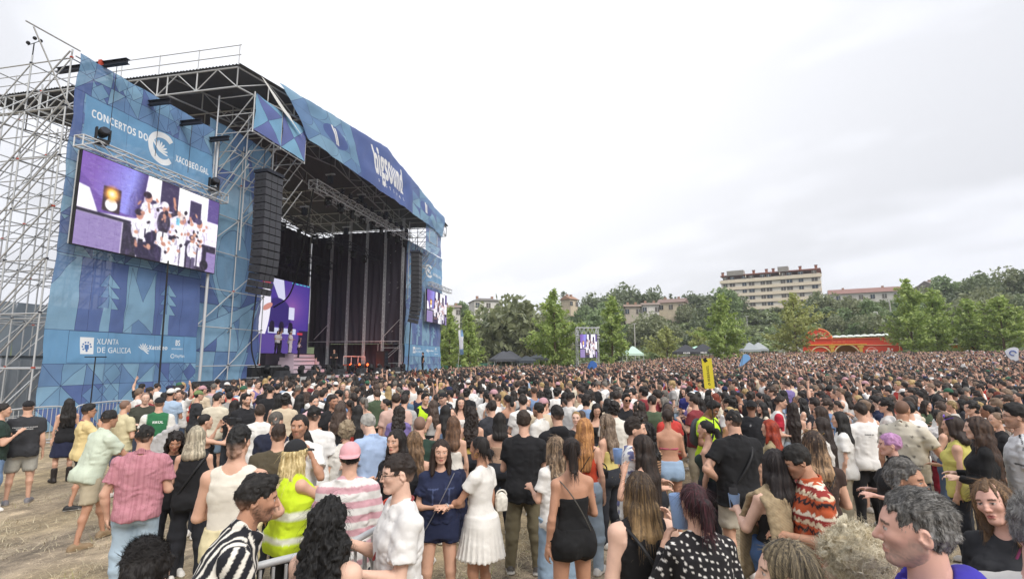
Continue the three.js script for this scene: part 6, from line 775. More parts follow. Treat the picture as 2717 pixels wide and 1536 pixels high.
  t.updateMatrixWorld(true);
  for (const h of [].concat(s.hold || [])) { const a = J.arm[h.hand === 'R' ? 0 : 1], p = a.W.clone().addScaledVector(a.fd, .085).applyMatrix4(t.matrixWorld); if (h.k === 'cup') { const c = thing('drink_cup', h.label, 'cup', [p.x, p.y - .05, p.z]); c.scale.setScalar(h.s || 1); part('cup_wall', cupG, cupM, c); const d = part('drink', drinkG, drinkM, c); d.position.y = .032; } else if (h.k === 'phone') { const c = thing('smartphone', h.label, 'phone', [p.x, p.y + .05, p.z], yaw); part('case', phoneG, mat(0x202024, .4), c); const sc2 = box('screen', 0, 0, .006, .068, .145, .002, mat(0x8fa3b5, .15), c); c.rotation.x = -.4; } else if (h.k === 'camera') { const c = thing('camera', h.label, 'camera', [p.x, p.y + .03, p.z], yaw); part('camera_body', camG, blackM, c); const l = part('lens', HOLE, blackM, c); l.scale.set(1, 8, 1); l.rotation.x = Math.PI / 2; l.position.z = .08; } }
  return { t, J, f, sc };
}
const skinL = ['light', 'tan', 'fair'];
const txt = (lines, col = '#e8e8e8', fs = 40) => c => { c.clearRect(0, 0, 256, 128); c.fillStyle = col; c.textAlign = 'center'; c.font = `bold ${fs}px sans-serif`; lines.forEach((l, i) => c.fillText(l, 128, 45 + i * (fs + 6), 244)); };
const JEAN = 0x8fa8c0, LJEAN = 0xa9bccb, BEIGE = 0xb5a88f, NAVY = 0x20253f, BLK = 0x17171a, WHT = 0xe4e2de;
// left group
person('man in dark green tee and black vest cut off by the left edge', 9, 1070, 85, { h: 1.74, hair: 'crop', topType: 'tee', tc: 0x24352e, botType: 'jeans', bc: 0x6d86a8, arms: 'phone', seed: 4 });
person('man in dark grey printed tee, black cap and pale shorts at far left', 75, 1062, 5, { h: 1.76, hair: 'buzz', cap: 0x1d1d20, tc: 0x333438, botType: 'shorts', bc: 0xa9a79f, arms: 'down', w: 1.12, shoe: 0x77757a, print: [txt(['CAUTION HOT FLOOR', 'NO WALKING'], '#d8d8d8', 26), 0, .33, .34, .12, true] });
person('woman with long wavy dark hair, navy skirt and cowboy boots', 182, 1057, -8, { f: 1, h: 1.68, hair: 'wavy', hlen: .34, vol: 1.15, hc: 0x17120f, topType: 'strap', tc: BLK, botType: 'skirt', bc: NAVY, boot: 1, shoe: 0x241d1a, sole: 0x241d1a, arms: 'down' });
person('man in yellow tee and black shorts drinking beside the mint shirt', 236, 1070, 78, { h: 1.72, hair: 'quiff', hc: 0x15110e, fade: 1, skin: 'tan', tc: 0xd9c48e, botType: 'shorts', bc: 0x26262a, armR: 'face', armL: 'cup', glasses: 1, shoe: 0x1c1c1e, legR: [-.02, -.12, 0], legL: [.02, .18, .03], lanyard: 0x8a3f6a });
person('man in mint shirt and beige shorts leaning to the right', 291, 1088, 62, { D: 7.2, hair: 'crop', hc: 0x14110f, fade: 1, skin: 'tan', topType: 'shirt', tc: 0xc3ccb9, botType: 'shorts', bc: 0xb3a78f, lean: 16, hipY: .91, pz: -.1, legR: [0, -.22, 0], legL: [0, .22, .05], armL: 'reach', armR: 'reach', shoe: 0x8a7458, sole: 0xcbbba0 });
person('man in pale yellow shirt behind the mint shirt', 332, 1063, 50, { h: 1.72, hair: 'buzz', hc: 0x211a16, topType: 'shirt', tc: 0xc9bf9c, botType: 'shorts', bc: 0x6d7388, arms: 'bent' });
person('man in pink ribbed polo and light jeans', 385, 1127, 12, { D: 5.3, hair: 'crop', hc: 0x17130f, fade: 1, topType: 'polo', tc: 0xb9808a, pat: 'ribs', pc: 0xa9707b, botType: 'jeans', bc: LJEAN, w: 1.08, armL: 'pocket', armR: 'bent', hem: -.1 });
person('balding man in dark olive tee facing the camera', 385, 1042, 172, { h: 1.78, hair: 'buzz', hc: 0x3a2c22, skin: 'fair', tc: 0x3c3d34, arms: 'bent', botType: 'jeans', bc: 0x3a4150, nod: 8 });
person('man in green and white jersey with a black cap', 423, 1053, 8, { h: 1.78, hair: 'buzz', cap: 0x202226, tc: 0x2b6b45, pat: 'shoulders', pc: 0xdad8d2, arms: 'bent', w: 1.1, botType: 'jeans', bc: 0x3a4150, print: [txt(['RROL'], '#e8ece8', 70), .02, .33, .24, .12, true] });
person('woman with dark curly hair looking down, behind the pink polo', 465, 1142, 178, { f: 1, D: 5.9, hair: 'curlylong', hlen: .14, hc: 0x1a1210, tc: 0x1b1b1f, arms: 'phone', nod: 22, skin: 'tan' });
person('woman with ash blonde bob and black sleeveless top', 522, 1129, 10, { f: 1, D: 5.9, hair: 'long', hlen: .12, hc: 0x7d7566, hc2: 0xbdb29a, topType: 'sless', tc: 0x1a1a1d, arms: 'bent', strap: 1, strapW: .016, botType: 'jeans', bc: 0x23242a });
person('man in white ribbed tank top with black mullet and tattooed arm', 636, 1125, 22, { D: 4.1, hair: 'mullet', hc: 0x0f0d0c, fade: 1, skin: 'light', topType: 'tank', tc: 0xdcd5c7, tattoo: -1, w: 1.06, armR: [[.5, -.9, .1], [-.6, -.4, .75]], armL: 'bent', botType: 'jeans', bc: 0xcfc39c, necklace: 1, hold: [{ k: 'phone', hand: 'L', label: 'phone held by the man in the white tank top' }] });
person('photographer in black with a camera raised to her eye', 545, 1099, 70, { f: 1, h: 1.66, hair: 'bun', hc: 0x171311, topType: 'tank', tc: BLK, arms: [[.5, -.2, .8], [-.4, 1, .35]], hold: [{ k: 'camera', hand: 'R', label: 'black camera held up by the photographer in the crowd' }] });
person('man in dark grey tee and olive-green cap', 527, 1035, 75, { h: 1.78, hair: 'crop', cap: 0x6d8052, capBack: 0, tc: 0x2a2b2f, arms: 'bent', botType: 'jeans', bc: 0x33363d });
person('man in cream jacket with blue sunglasses on his head', 584, 1039, 110, { h: 1.76, hair: 'crop', hc: 0x2a211b, skin: 'fair', topType: 'jacket', tc: 0xc6bfae, shades: 0x3f6fae, arms: 'bent' });
person('bearded man in black shirt with sunglasses on his head', 654, 1046, 150, { h: 1.78, hair: 'crop', hc: 0x14110f, beard: 1, topType: 'shirt', tc: 0x1d1d21, shades: 1, w: 1.2, arms: 'down' });
person('person with dark shoulder-length hair beside the bearded man', 622, 1061, -5, { f: 1, h: 1.66, hair: 'long', hlen: .12, hc: 0x1c1512, tc: 0x1c1c20, arms: 'bent' });
person('man in white tee with brown textured hair', 689, 1072, -10, { h: 1.74, hair: 'short', hc: 0x33251b, tc: 0xdcdad5, arms: 'bent' });
person('grey-haired man in navy polo', 733, 1092, 35, { h: 1.74, hair: 'crop', hc: 0x55504a, grey: 1, topType: 'polo', tc: 0x1f2438, w: 1.1, arms: 'bent' });
person('man with buzz cut in brown-olive tee behind the yellow vest', 740, 1125, 6, { D: 5.4, hair: 'crop', hc: 0x2e2119, fade: 1, topType: 'tee', tc: 0x4d4535, w: 1.15, arms: 'down' });
person('long-haired man in white tee gesturing with an open hand', 794, 1099, 195, { h: 1.8, hair: 'long', hlen: .08, hc: 0x1b1512, hairBack: 1, beard: .6, skin: 'tan', tc: 0xdfddd9, armL: 'face', armR: 'bent', botType: 'jeans', bc: 0x20242e });
person('tall man in white tee with a dark fade haircut', 832, 1075, 3, { h: 1.84, hair: 'crop', hc: 0x14110f, fade: 1, tc: 0xdedcd8, botType: 'jeans', bc: 0x23293a, arms: 'down' });
person('blonde woman in hi-vis yellow vest and black cap', 788, 1164, 62, { f: 1, D: 4.5, hair: 'wavy', hlen: .2, hc: 0xb79f68, hc2: 0xe0cfa0, cap: 0x232427, topType: 'tank', tc: 0x1b1b1e, over: { topType: 'vest', tc: 0xc3dc2a, pat: 'hivis', pc: 0xd9dccb, ease: .036, hem: -.16 }, armL: 'reach', armR: 'reach', botType: 'leg', bc: 0x141416, lanyard: 0x8a2530, w: 1.15 });
person('man in pink and white striped tee with a pink cap worn backwards', 930, 1171, 4, { D: 4.1, hair: 'crop', hc: 0x1d1612, cap: 0xd9a3a8, capBack: 1, tc: 0xd6d3cf, pat: 'stripesH', pc: 0xc79aa2, sleeve: 1.0, w: 1.02, arms: 'bent', hem: -.16, botType: 'jeans', bc: 0x3a4350 });
person('woman with short curly grey-blonde hair', 919, 1116, -8, { f: 1, h: 1.64, hair: 'curly', vol: .035, hc: 0xa8967a, hc2: 0x6e5f4c, tc: 0xd8d4cc, arms: 'bent' });
person('older man with white hair and light blue shirt', 976, 1097, -40, { h: 1.74, hair: 'short', hc: 0xb7b3ac, hc2: 0x8a8781, top: .016, skin: 'fair', topType: 'shirt', tc: 0x9fb2d0, arms: 'bent', nod: 20, botType: 'pants', bc: 0x8d8670, w: 1.1 });
person('man in striped black and white shirt leaning on the barrier', 687, 1256, 88, { D: 2.75, hair: 'quiff', hc: 0x16120f, fade: 1, top: .022, beard: .85, skin: 'tan', topType: 'shirt', tc: 0x1c1d24, pat: 'stripesV', pc: 0xe2ddd2, lean: 26, hipY: .9, pz: -.28, armL: 'lean', armR: 'lean', watch: 1, botType: 'jeans', bc: 0x33363f, nose: 1.15 });
person('person with tousled dark hair at the bottom left edge', 397, 1423, 20, { D: 1.85, hair: 'short', hc: 0x1a1513, top: .03, tc: 0x2a2a2e, strand: .03, sweep: -.4 });
person('woman with very long black curls and bare shoulders', 875, 1313, 40, { f: 1, D: 2.6, hair: 'curlylong', hlen: .42, vol: 1.2, hc: 0x0d0b0b, skin: 'fair', topType: 'tube', tc: 0x141416, w: 1.3, look: 25, hairBack: 1, armL: 'bent', botType: 'leg', bc: 0x7a2038 });
person('man in white tee and round glasses talking, maroon shorts', 1056, 1204, -104, { D: 3.15, hair: 'crop', hc: 0x2a201b, fade: 1, skin: 'fair', tc: 0xdedcd9, glasses: 1, mouth: 1, armL: [[.15, -.9, .2], [-.2, .25, 1]], armR: [[.2, -.9, .3], [-.3, .5, .9]], botType: 'long', bc: 0x7a2340, lanyard: 0x8c3a3a, sleeve: .66, slw: .032 });
person('woman with dark hair in black jacket next to the talking man', 1051, 1138, -145, { f: 1, D: 5.0, hair: 'long', hlen: .26, hc: 0x1c1512, topType: 'jacket', tc: 0x17171b, armR: 'phone', armL: 'down', botType: 'pants', bc: 0x17171b, earring: 1 });
person('woman with light brown half-up hair seen from behind', 1099, 1142, 5, { f: 1, h: 1.62, hair: 'wavy', hlen: .26, hc: 0x4a3626, hc2: 0x7d6247, topType: 'strap', tc: 0xbfb29f, arms: 'down' });
person('woman in dark denim playsuit facing the camera', 1170, 1166, 176, { f: 1, D: 4.8, hair: 'long', hlen: .22, hc: 0x2c1d15, skin: 'light', topType: 'tee', tc: 0x1d2542, pat: 'denim', pc: 0x4a5578, arms: [[.28, -1, .08], [-.75, .12, .65]], botType: 'hot', bc: 0x1b2340, tuck: 1, waist: .1, hem: .02, sleeve: .6, ease: .02, shoe: 0xd8d5cf, watch: 1, strap: -1, strapC: 0x6a6a70 });
person('woman in short white pleated dress with her arm stretched out', 1272, 1159, -62, { f: 1, D: 4.85, hair: 'bun', hc: 0x17110f, skin: 'tan', topType: 'dress', tc: 0xe2dfd9, botType: 'none', armR: 'down', armL: [[.15, -.85, .55], [0, -.25, 1]], earring: 1, sleeve: .5, slw: .03, shoe: 0x2a2522 });
person('man in black tee and khaki trousers', 1390, 1088, 4, { h: 1.79, hair: 'short', hc: 0x33271d, top: .02, tc: 0x17171a, botType: 'pants', bc: 0x6d654f, arms: 'phone', shoe: 0x4a4540, hem: -.17 });
person('man in black hoodie with a dark fade', 1478, 1074, -22, { h: 1.82, hair: 'short', hc: 0x1b1512, fade: 1, topType: 'hoodie', tc: 0x16161a, arms: 'bent', botType: 'jeans', bc: 0x6f8296, w: 1.05 });
person('woman with wavy highlighted hair, white top and ripped jeans', 1474, 1156, -28, { f: 1, D: 5.1, hair: 'wavy', hlen: .22, hc: 0x3a2c22, hc2: 0x9a8268, topType: 'tee', tc: 0xdcd9d4, botType: 'wide', bc: 0x8da3b8, armR: 'bent', armL: 'cup', hold: [{ k: 'cup', hand: 'R', s: 1.25, label: 'blue plastic cup held beside the wavy-haired woman in white' }] });
person('woman with a long ponytail, black strapless top and black shorts', 1516, 1162, -28, { f: 1, D: 4.3, hair: 'pony', ponyY: .06, hlen: .5, hc: 0x18110f, hc2: 0x2c1d16, skin: 'tan', topType: 'tube', tc: 0x121214, botType: 'hot', bc: 0x111113, look: -25, strap: -1, strapC: 0x55534e, armL: 'down', armR: 'bent', shoe: 0xe4e2df, hem: -.02 });
person('strawberry-blonde woman in orange-red top', 1551, 1109, 12, { f: 1, h: 1.7, hair: 'long', hlen: .34, hc: 0x8a5a34, hc2: 0xb9854f, topType: 'tank', tc: 0xc64a2e, botType: 'jeans', bc: 0xa3b4c4, armL: 'hip', strap: 1 });
person('woman with long ash-brown hair and thin yellow straps', 1608, 1098, -55, { f: 1, h: 1.68, hair: 'wavy', hlen: .34, hc: 0x5a4a3c, hc2: 0x8a7866, topType: 'strap', tc: 0xcdbd76, armL: 'down', earring: 1 });
person('woman with very long dark hair raising her hands to her face', 1703, 1153, -62, { f: 1, D: 4.9, hair: 'long', hlen: .62, hc: 0x1e1613, hc2: 0x33261f, topType: 'tube', tc: 0x17171a, arms: 'face', botType: 'longskirt', bc: 0x1a1a1d });
person('woman in black crop top with straight brown-blonde hair', 1696, 1250, -25, { f: 1, D: 3.2, hair: 'long', hlen: .2, hc: 0x3d2f23, hc2: 0x8a704c, ombre: 1, skin: 'fair', topType: 'crop', tc: 0x141315, w: 1.42, armR: [[.5, -.95, .15], [-.15, 1, .35]], armL: 'down', botType: 'leg', bc: 0x3a2f2a, strap: -1, strapW: .012, hem: .06 });
person('curly black-haired woman in fishnet sleeves', 1712, 1120, -50, { f: 1, h: 1.68, hair: 'curlylong', hlen: .16, hc: 0x120e0d, topType: 'mesh', tc: 0xb08a6a, pat: 'thin', pc: 0x2b2522, w: 1.15, arms: 'face', botType: 'jeans', bc: 0x22242a });
person('bearded man in profile with sunglasses pushed up', 1687, 1105, 95, { h: 1.78, hair: 'short', hc: 0x2a2019, beard: .8, shades: 1, tc: 0xe0dfdc, pat: 'floral', pc: 0x6a6f96, arms: 'bent' });
person('woman with braids, pink bikini top and denim shorts', 1770, 1086, -12, { f: 1, h: 1.72, hair: 'braids', hlen: .26, hc: 0x2c1f18, skin: 'tan', topType: 'bra', tc: 0xb5586a, botType: 'hot', bc: 0x92a9c2, armL: 'bent', armR: 'bent', waist: .1, hold: [{ k: 'cup', hand: 'R', label: 'pale cup held by the woman in the pink bikini top' }] });
const signMan = person('young man in neon yellow tee with a backpack, looking down', 1891, 1061, 118, { h: 1.8, hair: 'quiff', hc: 0x120f0d, fade: 1, skin: 'brown', tc: 0xb7dc2c, nod: 28, arms: 'bent', botType: 'shorts', bc: 0x1e1f24 });
person('woman with black ponytail and bare back', 1872, 1116, -72, { f: 1, h: 1.66, hair: 'pony', ponyY: -.02, hlen: .24, hc: 0x12100f, skin: 'light', topType: 'tube', tc: 0x2c3a34, earring: 1, hem: -.1, arms: 'down', botType: 'pants', bc: 0x22242a });
person('broad man in black polo with sunglasses on his head and beige shorts', 1945, 1088, -32, { D: 5.9, hair: 'crop', hc: 0x1a1613, fade: 1, shades: 1, topType: 'polo', tc: 0x141417, w: 1.22, tattoo: 2, armL: 'hip', armR: 'down', botType: 'shorts', bc: 0xb9b1a1, strap: 1, strapW: .016, hem: -.17, shoe: 0xdcd9d5 });
person('woman in beaded black mesh top with a dark bun and long red ponytail', 1838, 1283, -30, { f: 1, D: 2.9, hair: 'pony', ponyY: .0, hlen: .55, hc: 0x1c1216, hc2: 0x4a1a22, skin: 'light', topType: 'mesh', tc: 0x1b191c, pat: 'dots', pc: 0xe6e2dc, w: 1.2, lean: 12, armL: 'face', armR: 'bent', botType: 'longskirt', bc: 0x121214, hem: .02 });
const scarfWoman = person('woman with a beige scarf over her shoulder and straight dark hair', 2054, 1191, -38, { f: 1, D: 4.0, hair: 'long', hlen: .16, hc: 0x1f1716, skin: 'fair', topType: 'strap', tc: 0x151517, w: 1.25, arms: [[.3, -.9, .35], [-.3, .35, .9]], botType: 'jeans', bc: 0x3b5478, hold: [{ k: 'phone', hand: 'L', label: 'phone in the hand of the woman with the beige scarf' }, { k: 'cup', hand: 'L', label: 'blue cup held by the woman with the beige scarf' }] });
person('man in orange zigzag knitted shirt', 2113, 1177, -108, { D: 3.9, hair: 'short', hc: 0x17130f, skin: 'tan', topType: 'shirt', tc: 0xb5532f, pat: 'knit', pc: 0xd9c6a8, nod: 22, beard: .35, arms: 'bent', sleeve: .8, w: 1.1 });
person('woman in brown tee with highlighted hair and hand on hip', 2159, 1142, -14, { f: 1, D: 4.7, hair: 'long', hlen: .16, hc: 0x33241b, hc2: 0xa08263, ombre: 1, topType: 'tight', tc: 0x3b2c27, w: 1.15, armL: 'hip', armR: 'bent', botType: 'jeans', bc: 0xb7b09c, strap: 1, shades: 0x9a7a5a });
person('woman with straight copper-red hair', 2041, 1112, -78, { f: 1, h: 1.64, hair: 'long', hlen: .2, hc: 0x7a2415, hc2: 0x9c3a1e, topType: 'tee', tc: 0x9a8c6c, arms: 'bent' });
person('woman with waist-length wavy dark hair and white jeans', 2104, 1066, -4, { f: 1, h: 1.7, hair: 'wavy', hlen: .5, hc: 0x241914, topType: 'strap', tc: 0xc9c6c0, botType: 'jeans', bc: 0xb9c6d2, arms: 'down' });
person('woman with long brown hair and red sunglasses drinking', 2175, 1077, -75, { f: 1, h: 1.7, hair: 'long', hlen: .42, hc: 0x33251d, topType: 'strap', tc: 0xd8d5cf, glasses: 2, armL: 'face', armR: 'down' });
person('woman with smooth long dark brown hair in profile', 2179, 1107, -80, { f: 1, h: 1.66, hair: 'long', hlen: .46, hc: 0x261b16, topType: 'tee', tc: 0xcfcbc5, arms: 'down', botType: 'jeans', bc: JEAN });
person('man in black jersey with a black bucket hat', 1993, 1061, -6, { h: 1.76, hair: 'buzz', cap: 0x1b1b1e, bucket: 1, tc: 0x1c1d22, arms: 'bent', skin: 'brown', print: [txt(['//'], '#e8e8e8', 80), -.04, .36, .1, .1, true] });
person('man in white jersey with red sleeves bending forward', 2072, 1050, 85, { h: 1.8, hair: 'crop', hc: 0x241b16, fade: 1, tc: 0xdcdad6, pat: 'shoulders', pc: 0xb5263a, lean: 10, arms: 'bent' });
person('young man in white tee with small back print and black trousers', 2283, 1066, -32, { D: 7.8, hair: 'short', hc: 0x2a1f18, tc: 0xdfdddA, arms: 'bent', botType: 'pants', bc: 0x141418, shoe: 0xdad8d4, print: [txt(['INNER QO', '----'], '#4a4a4e', 34), 0, .34, .2, .1, true] });
person('young man in navy hoodie in profile', 2323, 1050, -92, { h: 1.8, hair: 'quiff', hc: 0x1b1512, skin: 'fair', topType: 'hoodie', tc: 0x1d2540, arms: 'bent', look: -5, nose: 1.1 });
person('man in cream shirt with small diamonds, arm around a woman', 2395, 1064, 18, { D: 6.9, hair: 'buzz', hc: 0x1f1814, skin: 'tan', topType: 'shirt', tc: 0xc9c2b2, pat: 'diamonds', pc: 0x5a564e, w: 1.12, armL: 'down', armR: [[.5, -.8, .2], [.1, -.75, .6]], tilt: 0 });
person('person with shaved pink hair and black sleeveless hoodie', 2360, 1149, -98, { f: 1, D: 5.2, hair: 'crop', top: .012, hc: 0xb183ad, fade: 1, skin: 'pink', topType: 'hoodie', sleeve: 0, tc: 0x19191c, arms: 'bent', sw: 1.05 });
person('smiling grey-haired man looking right', 2399, 1215, 104, { D: 3.1, hair: 'short', hc: 0x3a3734, hc2: 0x6d6a66, grey: 1, top: .02, skin: 'tan', beard: .4, beardCol: 0x5a5450, tc: 0x202126, arms: 'down', nose: 1.2 });
person('grey-haired man in purple top close to the camera, facing left', 2420, 1296, -97, { D: 1.68, hair: 'crop', hc: 0x2e2c2a, hc2: 0x7c7a77, grey: 1, top: .016, skin: 'pink', beard: .72, beardCol: 0x7d7771, topType: 'hoodie', tc: 0x3d35a0, nose: 1.25, brow: 0x4a433d, strand: .017, sweep: -.9, arms: 'down' });
person('person with bleached curly hair at the bottom edge', 2250, 1399, -105, { f: 1, D: 1.95, hair: 'curly', vol: .04, hc: 0xf0e8d0, hc2: 0xa39474, skin: 'fair', tc: 0x26262a });
person('woman with dark half-up hair and blonde streaks at the bottom edge', 2080, 1433, -100, { f: 1, D: 1.8, hair: 'long', hlen: .2, hc: 0x2b2624, hc2: 0x8f8166, skin: 'fair', hairBack: 1, tc: 0x2b2b2e, strand: .06 });
person('woman in lemon ruffled top with purple sunglasses on her head', 2526, 1103, -85, { f: 1, D: 6.3, hair: 'bob', hlen: .06, hc: 0x2b1e18, shades: 0x6a45b5, topType: 'sless', tc: 0xc9c06a, armL: 'down', armR: 'bent' });
person('woman with long brown hair, black lace top and hoop earrings', 2590, 1105, -96, { f: 1, D: 5.6, hair: 'wavy', hlen: .46, hc: 0x2c1f19, hc2: 0x4a362a, skin: 'fair', topType: 'long', sleeve: 2, ease: .016, tc: 0x121214, arms: 'bent', earring: 1, lips: 0x9a3038 });
person('woman with long light brown hair in dark tee facing the camera', 2634, 1272, 205, { f: 1, D: 2.8, hair: 'wavy', hlen: .22, hc: 0x4d3a2a, hc2: 0x7d6144, skin: 'pink', tc: 0x2c2d31, arms: 'down', tilt: 14, lanyard: 0x7a2a55, lips: 0xa0524e });
person('man in white football shirt with black shoulder stripes at the right edge', 2693, 1055, -95, { D: 5.6, hair: 'quiff', hc: 0x14110f, fade: 1, beard: .6, tc: 0xd9dadc, pat: 'lines3', pc: 0x17171b, arms: 'down', sleeve: .7, slw: .03, glasses: 1 });
person('grey-haired person in white tee cut off at the bottom right corner', 2765, 1300, 15, { D: 1.75, hair: 'short', hc: 0x5c5a57, hc2: 0x8a8884, grey: 1, tc: 0xdcd9d2, skin: 'pink', w: 1.1 });
person('hunched person in thin-striped white blouse', 2491, 1088, -15, { f: 1, h: 1.6, hair: 'curly', vol: .02, hc: 0x1c1512, tc: 0xd6d3d0, pat: 'thin', pc: 0xa9a6a8, arms: 'bent', botType: 'pants', bc: 0x8c1f2f, lean: 12, w: 1.1 });
person('woman raising one hand beside her long hair', 2583, 1055, -30, { f: 1, h: 1.68, hair: 'wavy', hlen: .28, hc: 0x4a3628, hc2: 0x7a5c42, topType: 'strap', tc: 0xbdb8b0, armR: 'up', armL: 'bent' });
person('young woman with a high ponytail in profile', 2465, 1018, -80, { f: 1, h: 1.74, hair: 'pony', hlen: .3, hc: 0x1e1613, tc: 0x3a3d44, arms: 'down' });
person('woman with blonde braids looking left', 2524, 1063, -75, { f: 1, h: 1.66, hair: 'braids', hlen: .24, hc: 0x5c4a34, hc2: 0xa08a5e, tc: 0xb9b5ad, arms: 'bent' });
// second row, seen between the first
person('laughing man in purple patterned shirt', 908, 1013, 120, { h: 1.8, hair: 'quiff', hc: 0x2a1e17, topType: 'shirt', tc: 0xc0b4d4, pat: 'floral', pc: 0x6a549a, beard: .3, arms: 'bent', nod: -8 });
person('tall man in pale pink tee with thinning hair', 1051, 1043, 4, { h: 1.84, hair: 'crop', hc: 0x33271e, tc: 0xc9a99c, w: 1.15, shades: 0x9c8a6c, arms: 'down' });
person('young steward in hi-vis vest over a black tee', 1128, 1042, 150, { h: 1.76, hair: 'quiff', hc: 0x14110f, tc: 0x1b1b1f, over: { topType: 'vest', tc: 0xb9dc2a, pat: 'hivis', pc: 0xd4d8c4, ease: .042 }, arms: 'bent' });
person('man in black tee with a round back print', 1170, 1033, -10, { h: 1.8, hair: 'buzz', tc: 0x26272c, w: 1.1, arms: 'down', cap: 0x4a4a44, print: [c => { c.clearRect(0, 0, 256, 128); c.strokeStyle = '#e8e4e0'; c.lineWidth = 8; c.beginPath(); c.arc(128, 64, 50, 0, 7); c.stroke(); c.fillStyle = '#d9963c'; c.beginPath(); c.arc(128, 64, 30, 0, 7); c.fill(); }, 0, .3, .3, .18, true] });
person('man with sunglasses in a white tee seen from the side', 1192, 1035, -80, { h: 1.76, hair: 'short', hc: 0x14110f, beard: .8, glasses: 2, tc: 0xd9d7d3 });
person('woman with long dark curls and a yellow strap top', 1251, 1078, 0, { f: 1, h: 1.7, hair: 'curlylong', hlen: .36, hc: 0x231813, topType: 'strap', tc: 0xc2a95a, skin: 'light' });
person('woman with brown straight hair and white ruffled top', 1203, 1104, 8, { f: 1, h: 1.64, hair: 'long', hlen: .2, hc: 0x4a3427, hc2: 0x6e5039, topType: 'tube', tc: 0xded9cf, hem: -.04, botType: 'pants', bc: NAVY });
person('short-haired man in dark green tee', 1114, 1106, 6, { h: 1.7, hair: 'buzz', hc: 0x2a221d, tc: 0x23372d, w: 1.1 });
person('man with glossy dark quiff in denim jacket', 1078, 1035, 40, { h: 1.76, hair: 'quiff', hc: 0x100e0d, skin: 'tan', topType: 'jacket', tc: 0x5a7288 });
person('woman with long straight black hair and bare shoulders', 1326, 1094, -5, { f: 1, h: 1.66, hair: 'long', hlen: .14, hc: 0x17120f, topType: 'strap', tc: 0xa88a74 });
person('man with textured crop in a white graphic tee', 1515, 1040, 45, { h: 1.8, hair: 'quiff', hc: 0x1b1512, fade: 1, skin: 'fair', tc: 0xdad8d3 });
person('man with curly top and fade, backpack on', 1557, 1047, 25, { h: 1.78, hair: 'curly', vol: .015, hc: 0x1d1512, tc: 0x7f97b8 });
person('bearded man in sunglasses and black shirt among the crowd', 1662, 1043, 160, { h: 1.82, hair: 'quiff', hc: 0x15110f, glasses: 2, skin: 'tan', topType: 'shirt', tc: 0x1b1b1f });
person('woman with blonde middle-parted hair facing the camera', 1529, 1092, 185, { f: 1, h: 1.62, hair: 'pony', hlen: .1, hc: 0x8a7048, skin: 'fair', topType: 'strap', tc: 0xc9b9a6 });
person('dark-haired woman looking down between two blondes', 1583, 1070, 170, { f: 1, h: 1.68, hair: 'long', hlen: .3, hc: 0x191310, topType: 'strap', tc: 0x1b1b1e, nod: 18 });
person('man with shaggy dark hair in white overshirt', 1629, 1064, -5, { h: 1.76, hair: 'curly', vol: .02, hc: 0x1b1512, topType: 'shirt', tc: 0xd6d1c6 });
person('woman with sleek low bun and white blouse, floral', 1298, 1070, -25, { f: 1, h: 1.62, hair: 'braids', hlen: .2, hc: 0x1c1512, tc: 0xc6c4cc, pat: 'floral', pc: 0x55576e });
person('bearded man in white shirt behind the black tee', 1428, 1068, -60, { h: 1.74, hair: 'crop', hc: 0x17130f, beard: .9, skin: 'tan', topType: 'shirt', tc: 0xd3d0ca });
person('man in navy and white football shirt', 1830, 1024, 10, { h: 1.8, hair: 'short', hc: 0x1d1612, tc: 0x2a2f6e, pat: 'thin', pc: 0x3f4688 });
person('heavy man in white tee behind the yellow sign', 1928, 1015, 8, { h: 1.78, hair: 'crop', hc: 0x17130f, tc: 0xdad9d8, w: 1.35 });
person('young woman with dark hair in profile by the yellow sign', 1855, 1055, -75, { f: 1, h: 1.7, hair: 'long', hlen: .16, hc: 0x1b1411, tc: 0x33363d });
// things worn or carried that stand on their own
{ const D = 7.8, p = atDepth(1880, 991, D), t = thing('hand_sign', 'tall yellow sign with vertical black lettering held on a thin black pole', 'sign', [p.x, p.y, p.z], -Math.atan2(p.x, -p.z)); const m = new THREE.MeshStandardMaterial({ roughness: .7, map: canvasTex(128, 416, c => { c.fillStyle = '#d9c937'; c.fillRect(0, 0, 128, 416); c.save(); c.translate(80, 320); c.rotate(-Math.PI / 2); c.fillStyle = '#1c1b12'; c.font = 'bold 42px sans-serif'; c.fillText('BEBERADIL', 0, 0, 230); c.restore(); c.lineWidth = 9; c.strokeStyle = '#1c1b12'; c.beginPath(); c.arc(68, 352, 13, .3, 5.4); c.stroke(); }) }); box('board', 0, 0, 0, .145, .45, .012, mat(0xd2c234, .7), t); const f = part('face_print', new THREE.PlaneGeometry(.143, .448), m, t); f.position.z = .008; t.rotation.z = .06; tube('pole', V(.0, -.95, -.02), V(0, .2, -.02), .008, blackM, t); const tape = box('tape', -.02, .2, .009, .05, .06, .004, blackM, t); tape.rotation.z = .5; }
{ const J = signMan.J, t = thing('backpack', 'grey-black backpack on the man in the neon yellow tee', 'bag'), T = J.T; t.position.copy(signMan.t.position); t.rotation.copy(signMan.t.rotation); t.scale.copy(signMan.t.scale); const F = new Field([-.25, 1.0, -.45], [.25, 1.55, .05], .016); F.add(T.ell([0, .27, -.19], [.15, .22, .085], .02)); F.add(T.ell([0, .18, -.24], [.11, .1, .06], .03)); part('pack', F.mesh(() => [.06, .065, .075]), MS.cloth, t); for (const q of [-1, 1]) part('shoulder_strap', new THREE.TubeGeometry(new THREE.CatmullRomCurve3([T.w(q * .1, .42, -.12), T.w(q * .105, .5, -.02), T.w(q * .11, .38, .13), T.w(q * .14, .2, .11), T.w(q * .15, .12, -.1)]), 20, .016, 6), mat(0x25272c, .8), t); }
